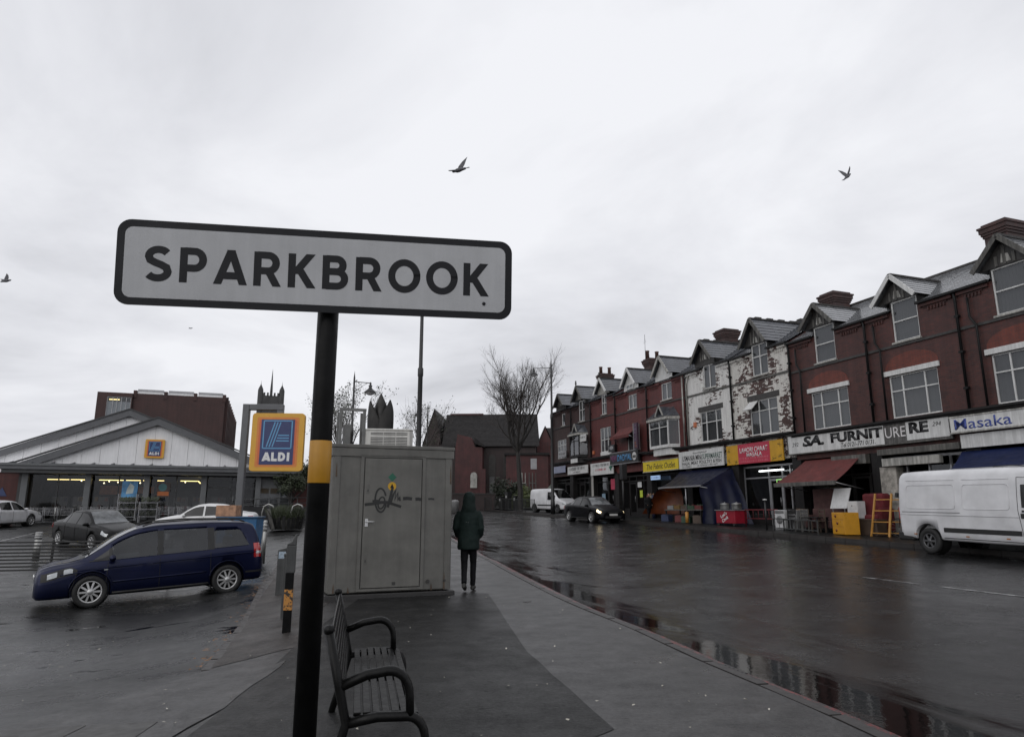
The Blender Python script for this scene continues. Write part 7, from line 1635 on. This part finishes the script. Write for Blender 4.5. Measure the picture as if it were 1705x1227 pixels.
for k, (x, y, m_, lab) in enumerate(((-1.2, .3, m_stock[0], 'red crate of produce on the right end of the stall table'), (-.55, .3, m_stock[3], 'green crate of produce beside the stall post'), (.1, .3, m_stock[5], 'brown crate of produce in the middle of the stall table'), (.75, .3, m_stock[6], 'amber crate of produce left of the stall middle'), (1.4, .3, m_stock[4], 'white crate of produce at the left end of the stall table'))):
    ca, sa = math.cos(RZT), math.sin(RZT); px0, py0, pz0 = S(32.0, 21.6); cr_ = thing('produce_crate', lab, 'crate', (px0 + x * ca - y * sa, py0 + x * sa + y * ca, pz0 + .68), RZT, 'produce crates')
    b = MB(); b.box(-.28, .28, -.2, -.18, 0, .2); b.box(-.28, .28, .18, .2, 0, .2); b.box(-.28, -.26, -.18, .18, 0, .2); b.box(.26, .28, -.18, .18, 0, .2); b.box(-.26, .26, -.18, .18, 0, .02); b.build('box', m_, cr_)
    b = MB()
    for _ in range(26): b.lathe([(0, -.05), (.045, -.02), (.045, .02), (0, .05)], 6, (random.uniform(-.2, .2), random.uniform(-.14, .14), .12 + random.uniform(0, .1)))
    tag(b.build('fruit', random.choice((m_stock[0], m_stock[3], m_stock[6])), cr_), kind='stuff')
# cook cart
ck = thing('cook_cart', 'red food cart lettered Let\'s Cook with a wooden top', 'food cart', S(28.2, 21.2), RZT)
m_cred = M('cart_red', (.24, .009, .022), .4, var=.2)
b = MB(); b.box(-.72, .72, -.35, .35, .12, .72); b.build('cart_body', m_cred, ck, .02); b = MB(); b.box(-.76, .76, -.4, .4, .72, .76); b.build('cart_top', m_alu, ck)
for x in (-.6, .6): b = MB(); b.lathe([(.1, -.03), (.1, .03)], 12, (x, .3, .1), 'y'); b.build('castor', m_trim, ck)
letters("Let's", m_spale, ck, (.12, .352, .52), width=.5, height=.17, bold=.03, facing='+y', rot=.45); letters('Cook', m_spale, ck, (.02, .352, .32), width=.52, height=.17, bold=.03, facing='+y', rot=.45)
for x, lab in ((.45, 'left steel cooking pot on the red cart'), (-.45, 'right steel cooking pot on the red cart')):
    ca, sa = math.cos(RZT), math.sin(RZT); px0, py0, pz0 = S(28.2, 21.2); p_ = thing('cooking_pot', lab, 'pot', (px0 + x * ca, py0 + x * sa, pz0 + .76), 0, 'cooking pots')
    b = MB(); b.lathe([(.2, 0), (.24, .06), (.24, .24), (.26, .25)], 18); b.build('pot', m_ss, p_); b = MB(); b.lathe([(.26, .25), (.2, .3), (.03, .33), (.03, .36), (0, .36)], 18); b.build('lid', m_ss, p_)
# red barrier
for k, (s_, lab) in enumerate(((26.3, 'low red tube barrier before the chaat shop door'),)):
    o = thing('red_barrier', lab, 'barrier', S(s_, 21.4), RZT); b = MB(); b.tube([(-1.1, 0, 0), (-1.1, 0, .8), (1.1, 0, .8), (1.1, 0, 0)], .025, 6); b.tube([(-1.1, 0, .4), (1.1, 0, .4)], .02, 6); b.build('barrier_frame', M('dull_red_tube', (.14, .015, .02), .5), o)
    for j in range(6): b = MB(); b.tube([(-.9 + .36 * j, 0, .4), (-.9 + .36 * j, 0, .8)], .012, 5); b.build('bar', M('dull_red_tube', (.14, .015, .02), .5), o)
# furniture put out for sale
yc = thing('yellow_cabinet', 'bright amber cabinet with three dark knobs on the far pavement', 'cabinet', S(20.85, 20.85), RZT + R(-16))
m_yc = M('amber_cabinet_paint', (.52, .25, .012), .35, var=.15); b = MB(); b.box(-.42, .42, -.3, .3, .02, .84); b.build('carcass', m_yc, yc, .012)
for k in range(3): b = MB(); b.box(-.40, .40, .3, .315, .05 + k * .265, .29 + k * .265); d_ = b.build('drawer', m_yc, yc, .006); b = MB(); b.lathe([(.05, .315), (.05, .335), (0, .34)], 12, (.12 - .1 * (k == 1), 0, .17 + k * .265), 'y'); b.build('knob', M('dark_red_knob', (.12, .015, .01), .4), d_)
m_lad = M('amber_ladder', (.42, .21, .045), .45, var=.2)
for s_, n_, rz_, lab in ((19.65, 21.3, 0, 'front amber wooden ladder leaning by the furniture shop'), (19.4, 21.9, R(6), 'rear amber wooden ladder standing behind the first one')):
    o = thing('ladder', lab, 'ladder', S(s_, n_), RZT + rz_, 'wooden ladders')
    for sg in (-1, 1): b = MB(); b.bar((sg * .40, .1, 0), (sg * .36, -.25, 1.55), .06, .05); b.build('stile', m_lad, o)
    for k in range(4): t = .08 + k * .26; b = MB(); b.bar((-.4, lerp(.1, -.25, t), 1.55 * t), (.4, lerp(.1, -.25, t), 1.55 * t), .045, .035); b.build('rung', m_lad, o)
m_appl = M('white_enamel', (.5, .5, .5), .3, var=.15); m_grx = M('grey_appliance', (.14, .14, .14), .4)
wm = thing('washing_machine', 'old white washing machine with round door outside the furniture shop', 'washing machine', S(24.65, 21.3), RZT); b = MB(); b.box(-.3, .3, -.28, .28, .02, .83); b.build('casing', m_appl, wm, .015); b = MB(); b.lathe([(.18, .28), (.17, .31), (.1, .315)], 20, (0, 0, .42), 'y'); b.build('door', m_grx, wm); b = MB(); b.box(-.28, .28, .28, .29, .68, .8); b.build('control_panel', m_grx, wm)
wm = thing('grey_appliance', 'dark grey appliance beside the old washing machine', 'appliance', S(24.0, 21.4), RZT); b = MB(); b.box(-.28, .28, -.28, .28, .02, .85); b.build('casing', m_grx, wm, .015); b = MB(); b.box(-.26, .26, .28, .295, .06, .66); b.build('door', m_grx, wm, .01); b = MB(); b.box(-.26, .26, .28, .29, .7, .82); b.build('control_panel', m_trim, wm)
m_pink = M('faded_pink_fabric', (.085, .042, .04), .9, var=.35, scale=4, bump=.3); m_rfab = M('red_fabric', (.10, .009, .013), .9, var=.3, scale=3)
so = thing('pink_sofa', 'faded pink sofa set out under the maroon awning', 'sofa', S(23.1, 21.95), RZT); b = MB(); b.box(-.85, .85, -.4, .45, .12, .45); b.build('seat', m_pink, so, .06); b = MB(); b.box(-.85, .85, -.45, -.2, .4, .95); b.build('backrest', m_pink, so, .08)
for sg in (-1, 1): b = MB(); b.box(sg * .95 - .12, sg * .95 + .12, -.42, .45, .1, .66); b.build('arm_rest', m_pink, so, .08)
for x in (-.9, .9): b = MB(); b.box(x - .04, x + .04, .35, .42, 0, .12); b.build('leg', m_dark, so)
s2 = thing('pink_headboard', 'upright padded pink headboard behind the sofa', 'headboard', S(23.3, 22.55), RZT); b = MB(); b.box(-.9, .9, -.06, .06, .2, 1.75); b.build('padding', m_pink, s2, .05)
for x in (-.75, .75): b = MB(); b.box(x - .05, x + .05, -.03, .03, 0, .25); b.build('leg', m_dark, s2)
wb_ = thing('white_panel_board', 'large white board leaning beside the pink sofa', 'board', S(21.95, 21.8), RZT); b = MB(); b.bar((0, .15, .95), (0, -.15, 1.75), .85, .03, (0, 1, 0)); b.build('board', m_appl, wb_); b = MB(); b.bar((-.3, .1, 0), (-.3, .14, 1.0), .03, .03); b.build('leg', m_alu, wb_); b = MB(); b.bar((.3, .1, 0), (.3, .14, 1.0), .03, .03); b.build('leg', m_alu, wb_)
wd_ = thing('bedside_cabinet', 'small white bedside drawers raised behind the amber cabinet', 'drawers', S(21.1, 21.7), RZT); b = MB(); b.box(-.25, .25, -.2, .2, .6, 1.25); b.build('carcass', m_appl, wd_, .01)
for k in range(2): b = MB(); b.box(-.23, .23, .2, .212, .63 + .31 * k, .91 + .31 * k); d_ = b.build('drawer', m_appl, wd_, .004); b = MB(); b.lathe([(.02, .212), (.02, .23)], 8, (0, 0, .77 + .31 * k), 'y'); b.build('knob', m_trim, d_)
b = MB(); b.box(-.24, .24, -.19, .19, 0, .6); b.build('stand', m_dark, wd_)
rs = thing('red_armchair', 'upturned red armchair behind the amber ladder', 'armchair', S(20.7, 22.2), RZT); b = MB(); b.box(-.5, .5, -.35, .1, .3, 1.55); b.build('backrest', m_rfab, rs, .1); b = MB(); b.box(-.5, .5, .0, .4, .1, .75); b.build('seat', m_rfab, rs, .1); b = MB(); b.box(-.62, -.48, -.3, .4, .1, 1.0); b.build('arm_rest', m_rfab, rs, .06); b = MB(); b.box(.48, .62, -.3, .4, .1, 1.0); b.build('arm_rest', m_rfab, rs, .06)
bc = thing('cardboard_chest', 'brown wooden chest behind the amber ladder foot', 'chest', S(20.3, 21.6), RZT); b = MB(); b.box(-.4, .4, -.25, .25, 0, .55); b.build('carcass', m_stock[5], bc, .01); b = MB(); b.box(-.42, .42, -.27, .27, .55, .6); b.build('lid', m_stock[5], bc, .01)
# guard rails
def guard_rail(label, s0, s1, n_, h_=1.0, step=.16, grp='kerbside guard rails'):
    a, e_ = S(s0, n_), S(s1, n_); o = thing('guard_rail', label, 'railing', a, 0, grp); d = Vector(e_) - Vector(a); L_ = d.length; o.rotation_euler = (0, -math.asin(d.z / L_), math.atan2(d.y, d.x))
    for z in (.12, h_): b = MB(); b.box(0, L_, -.02, .02, z - .02, z + .02); b.build('rail', m_bolg, o)
    for k in range(int(L_ / 2) + 1): x = L_ * k / int(L_ / 2); b = MB(); b.box(x - .025, x + .025, -.025, .025, -.05, h_ + .02); b.build('rail_post', m_bolg, o)
    b = MB()
    for k in range(int(L_ / step)): b.box(k * step + .05, k * step + .062, -.006, .006, .12, h_)
    tag(b.build('thin_bars', m_bolg, o), kind='stuff')
guard_rail('short railing before the furniture put out for sale', 21.7, 24.2, 20.3, .5, .3)
guard_rail('long railing along the far kerb before the bare tree', 50.5, 60.5, 19.72)
guard_rail('railing farther up the far kerb past the bins', 61.5, 67.5, 19.72)
# tall dark pole by the parked goods, kerbside post with pale cap
po = thing('signal_pole', 'black traffic signal pole at the far kerb before the black sign', 'traffic signal', S(36.2, 19.75), RZT); b = MB(); b.lathe([(.06, 0), (.057, 3.0)], 12); b.build('pole', m_lamp, po); b = MB(); b.box(-.16, .16, -.22, .14, 2.3, 3.2); b.build('signal_head', m_lamp, po, .03)
for k in range(3): b = MB(); b.lathe([(.1, -.24), (.1, -.22)], 14, (0, 0, 2.47 + .28 * k), 'y'); b.build('signal_lens', m_trim, po)
po = thing('marker_post', 'slim black post with pale cap outside the furniture shop', 'post', S(24.7, 20.35), RZT); b = MB(); b.lathe([(.04, 0), (.04, 1.25)], 10); b.build('post', m_lamp, po); b = MB(); b.lathe([(.09, 1.25), (.09, 1.29), (0, 1.31)], 12); b.build('cap', m_swhite, po)
# utility boxes by the tree
for s_, n_, w2, h2_, lab in ((59.2, 20.6, .8, 1.5, 'tall black utility box left of the bare tree trunk'), (57.6, 20.8, .7, 1.2, 'short black utility box close to the bare tree trunk'), (60.4, 20.4, .6, 1.1, 'small black utility box next to the yellow-green bush')):
    o = thing('utility_box', lab, 'utility box', S(s_, n_), RZT, 'black utility boxes'); b = MB(); b.box(-w2 / 2, w2 / 2, -.2, .2, 0, h2_); b.build('casing', m_fence, o, .02); b = MB(); b.box(-w2 / 2 - .03, w2 / 2 + .03, -.23, .23, h2_, h2_ + .05); b.build('lid', m_fence, o, .01)
    b = MB(); b.box(-.15, .15, .2, .206, h2_ * .7, h2_ * .7 + .2); b.build('label_plate', m_swhite, o)
# bicycle behind the van
bi = thing('bicycle', 'black bicycle with pale handlebar leaning behind the van', 'bicycle', S(18.7, 21.7), RZT + R(8))
for x in (-.5, .5): b = MB(); b.lathe([(.33, -.02), (.345, 0), (.33, .02), (.315, 0), (.33, -.02)], 26, (x, 0, .345), 'y', cap=False); wq = b.build('wheel', m_tyre, bi); b = MB(); [b.bar((x, 0, .345), (x + .32 * math.cos(a * .524), 0, .345 + .32 * math.sin(a * .524)), .004, .004) for a in range(12)]; b.build('spokes', m_alu, wq)
b = MB(); b.tube([(-.5, 0, .345), (-.05, 0, .32), (.38, 0, .82), (-.12, 0, .80), (-.05, 0, .32)], .016, 6); b.tube([(-.5, 0, .345), (-.15, 0, .82)], .012, 6); b.tube([(.36, 0, .95), (.5, 0, .345)], .014, 6); b.build('frame', M('dark_bike_frame', (.05, .01, .01), .4), bi)
b = MB(); b.tube([(.36, -.26, 1.0), (.38, 0, .98), (.36, .26, 1.0)], .015, 6); b.build('handlebar', m_ss, bi); b = MB(); b.box(-.28, -.02, -.07, .07, .86, .91); b.build('saddle', m_trim, bi, .02)
# lit bits of the shop fronts
b = MB(); b.box(26.4 - 25.5, 28.1 - 25.5, .02, .08, Z4(3.15), Z4(3.22)); b.build('strip_light', emis('white_tube', (.95, 1, 1), 3.), H4)
b = MB(); f = (27.0 - 25.5, Z4(2.62)); b.box(f[0] - .2, f[0] + .2, -.2, -.18, f[1] - .14, f[1] - .11); b.box(f[0] - .2, f[0] + .2, -.2, -.18, f[1] + .11, f[1] + .14); b.box(f[0] - .2, f[0] - .17, -.2, -.18, f[1] - .11, f[1] + .11); b.box(f[0] + .17, f[0] + .2, -.2, -.18, f[1] - .11, f[1] + .11); b.build('green_neon', emis('green_neon', (.35, .8, .2), .6), H4)
b = MB(); b.box(37.3 - 34.15, 38.3 - 34.15, .02, .12, Z6(3.1), Z6(3.36)); lb_ = b.build('lit_sign', emis('pale_blue_sign', (.35, .5, .75), .35), H6); scrawl(lb_, m_sblue, 38.2 - 34.15, 37.4 - 34.15, Z6(3.17), .12, .123)
b = MB(); b.box(39.9 - 38.6, 40.25 - 38.6, -.2, -.19, 1.25, 1.7); b.build('yellow_notice', M('lime_notice', (.45, .55, .05), .5), H7); b = MB(); b.box(40.0 - 38.6, 40.5 - 38.6, -.2, -.19, 1.9, 2.25); b.build('white_notice', m_swhite, H7)
b = MB(); b.box(43.6 - 42.95, 44.3 - 42.95, -.2, -.19, 1.75, 2.5); b.build('red_poster', M('red_poster', (.4, .04, .08), .5, var=.4), H8); b = MB(); b.box(45.2 - 42.95, 45.7 - 42.95, -.2, -.19, .7, 1.5); b.build('blue_poster', M('pale_blue_poster', (.2, .3, .38), .5, var=.4), H8)
b = MB(); b.box(46.55 - 42.95, 46.85 - 42.95, .06, .1, 0, Z8(3.7)); b.build('white_pilaster', m_offw, H8)
# roller shutter boxes and old white wall of the furniture shop
b = MB(); b.box(.35, 3.8, .0, .28, Z2(3.55), Z2(3.78)); b.build('shutter_box', m_dirtyw, H2, .01); b = MB(); b.box(1.2, 3.7, .02, .2, Z2(3.12), Z2(3.42)); b.build('shutter_slats', m_offw, H2, .01)
b = MB(); b.box(3.2, 3.95, -.48, .07, .0, Z2(3.1)); b.build('peeling_pier', M('peeling_white_pier', (.3, .28, .25), .7, var=.6, scale=5), H2)
b = MB(); b.box(.4, 2.2, -.05, .22, Z3(3.3), Z3(3.68)); b.build('shutter_box', m_dirtyw, H3, .01)

# more stock standing about the furniture shop and stall
def chair(label, s_, n_, rz, m):
    o = thing('wooden_chair', label, 'chair', S(s_, n_), RZT + rz, 'chairs for sale')
    b = MB(); b.box(-.2, .2, -.2, .2, .43, .47); b.build('seat', m, o, .01)
    for x, y in ((-.18, -.18), (.18, -.18), (-.18, .18), (.18, .18)): b = MB(); b.box(x - .02, x + .02, y - .02, y + .02, 0, .43 if y > 0 else .92); b.build('leg', m, o)
    for z in (.6, .74, .88): b = MB(); b.box(-.18, .18, -.195, -.165, z - .03, z + .03); b.build('back_slat', m, o)
chair('dark wooden chair outside the chaat shop end of the furniture', 23.9, 20.9, .3, m_dark); chair('brown wooden chair close to the pink sofa', 22.5, 21.1, -.2, m_stock[5]); chair('pale chair behind the short railing', 23.1, 20.8, .1, m_dirtyw)
tb = thing('dark_table', 'low dark table behind the short railing', 'table', S(22.9, 21.25), RZT); b = MB(); b.box(-.5, .5, -.3, .3, .55, .6); b.build('table_top', m_dark, tb, .01)
for x, y in ((-.45, -.25), (.45, -.25), (-.45, .25), (.45, .25)): b = MB(); b.box(x - .03, x + .03, y - .03, y + .03, 0, .55); b.build('leg', m_dark, tb)
for k, (s_, n_, w2, h2_, z_, m_, lab) in enumerate(((24.35, 21.9, .5, .5, 0, M('cardboard', (.36, .20, .12), .7), 'brown carton on the ground behind the washing machine'), (24.3, 21.95, .42, .36, .5, M('worn_cardboard', (.26, .17, .11), .7, var=.4), 'worn carton stacked on another behind the washing machine'), (19.0, 22.4, .6, .9, 0, m_grx, 'dark grey crate by the shutter behind the van'), (33.6, 21.0, .5, .35, 0, m_stock[2], 'blue box on the ground at the left of the stall'), (32.4, 21.1, .5, .35, 0, m_stock[0], 'red box on the ground under the stall'), (31.8, 21.1, .5, .32, 0, m_stock[3], 'green box on the ground under the stall'), (30.9, 21.2, .5, .4, 0, m_stock[5], 'brown box on the ground beside the orange sleeve'))):
    o = thing('carton', lab, 'box', S(s_, n_), RZT + .1 * k, 'boxes on the far pavement'); o.location.z += z_
    b = MB(); b.box(-w2 / 2, w2 / 2, -w2 / 2.6, w2 / 2.6, 0, h2_); b.build('box', m_, o, .008)
    for sg in (-1, 1): b = MB(); b.bar((-w2 / 2 + .01, sg * w2 / 2.6, h2_ + .003), (w2 / 2 - .01, sg * (w2 / 2.6 - .12), h2_ + .03), .1, .006); b.build('flap', m_, o)
for k, (s_, m_, lab) in enumerate(((38.2, m_stock[0], 'red roll of cloth standing in the fabric shop doorway'), (37.9, m_stock[1], 'cream roll of cloth standing in the fabric shop doorway'), (37.6, m_stock[2], 'blue roll of cloth standing in the fabric shop doorway'))):
    o = thing('cloth_roll', lab, 'cloth roll', S(s_, 22.6), RZT, 'cloth rolls'); b = MB(); b.lathe([(.11, 0), (.115, .7), (.11, 1.4)], 12); b.build('roll', m_, o); b = MB(); b.lathe([(.03, 1.4), (.03, 1.5)], 8); b.build('core', M('cardboard', (.36, .20, .12), .7), o)
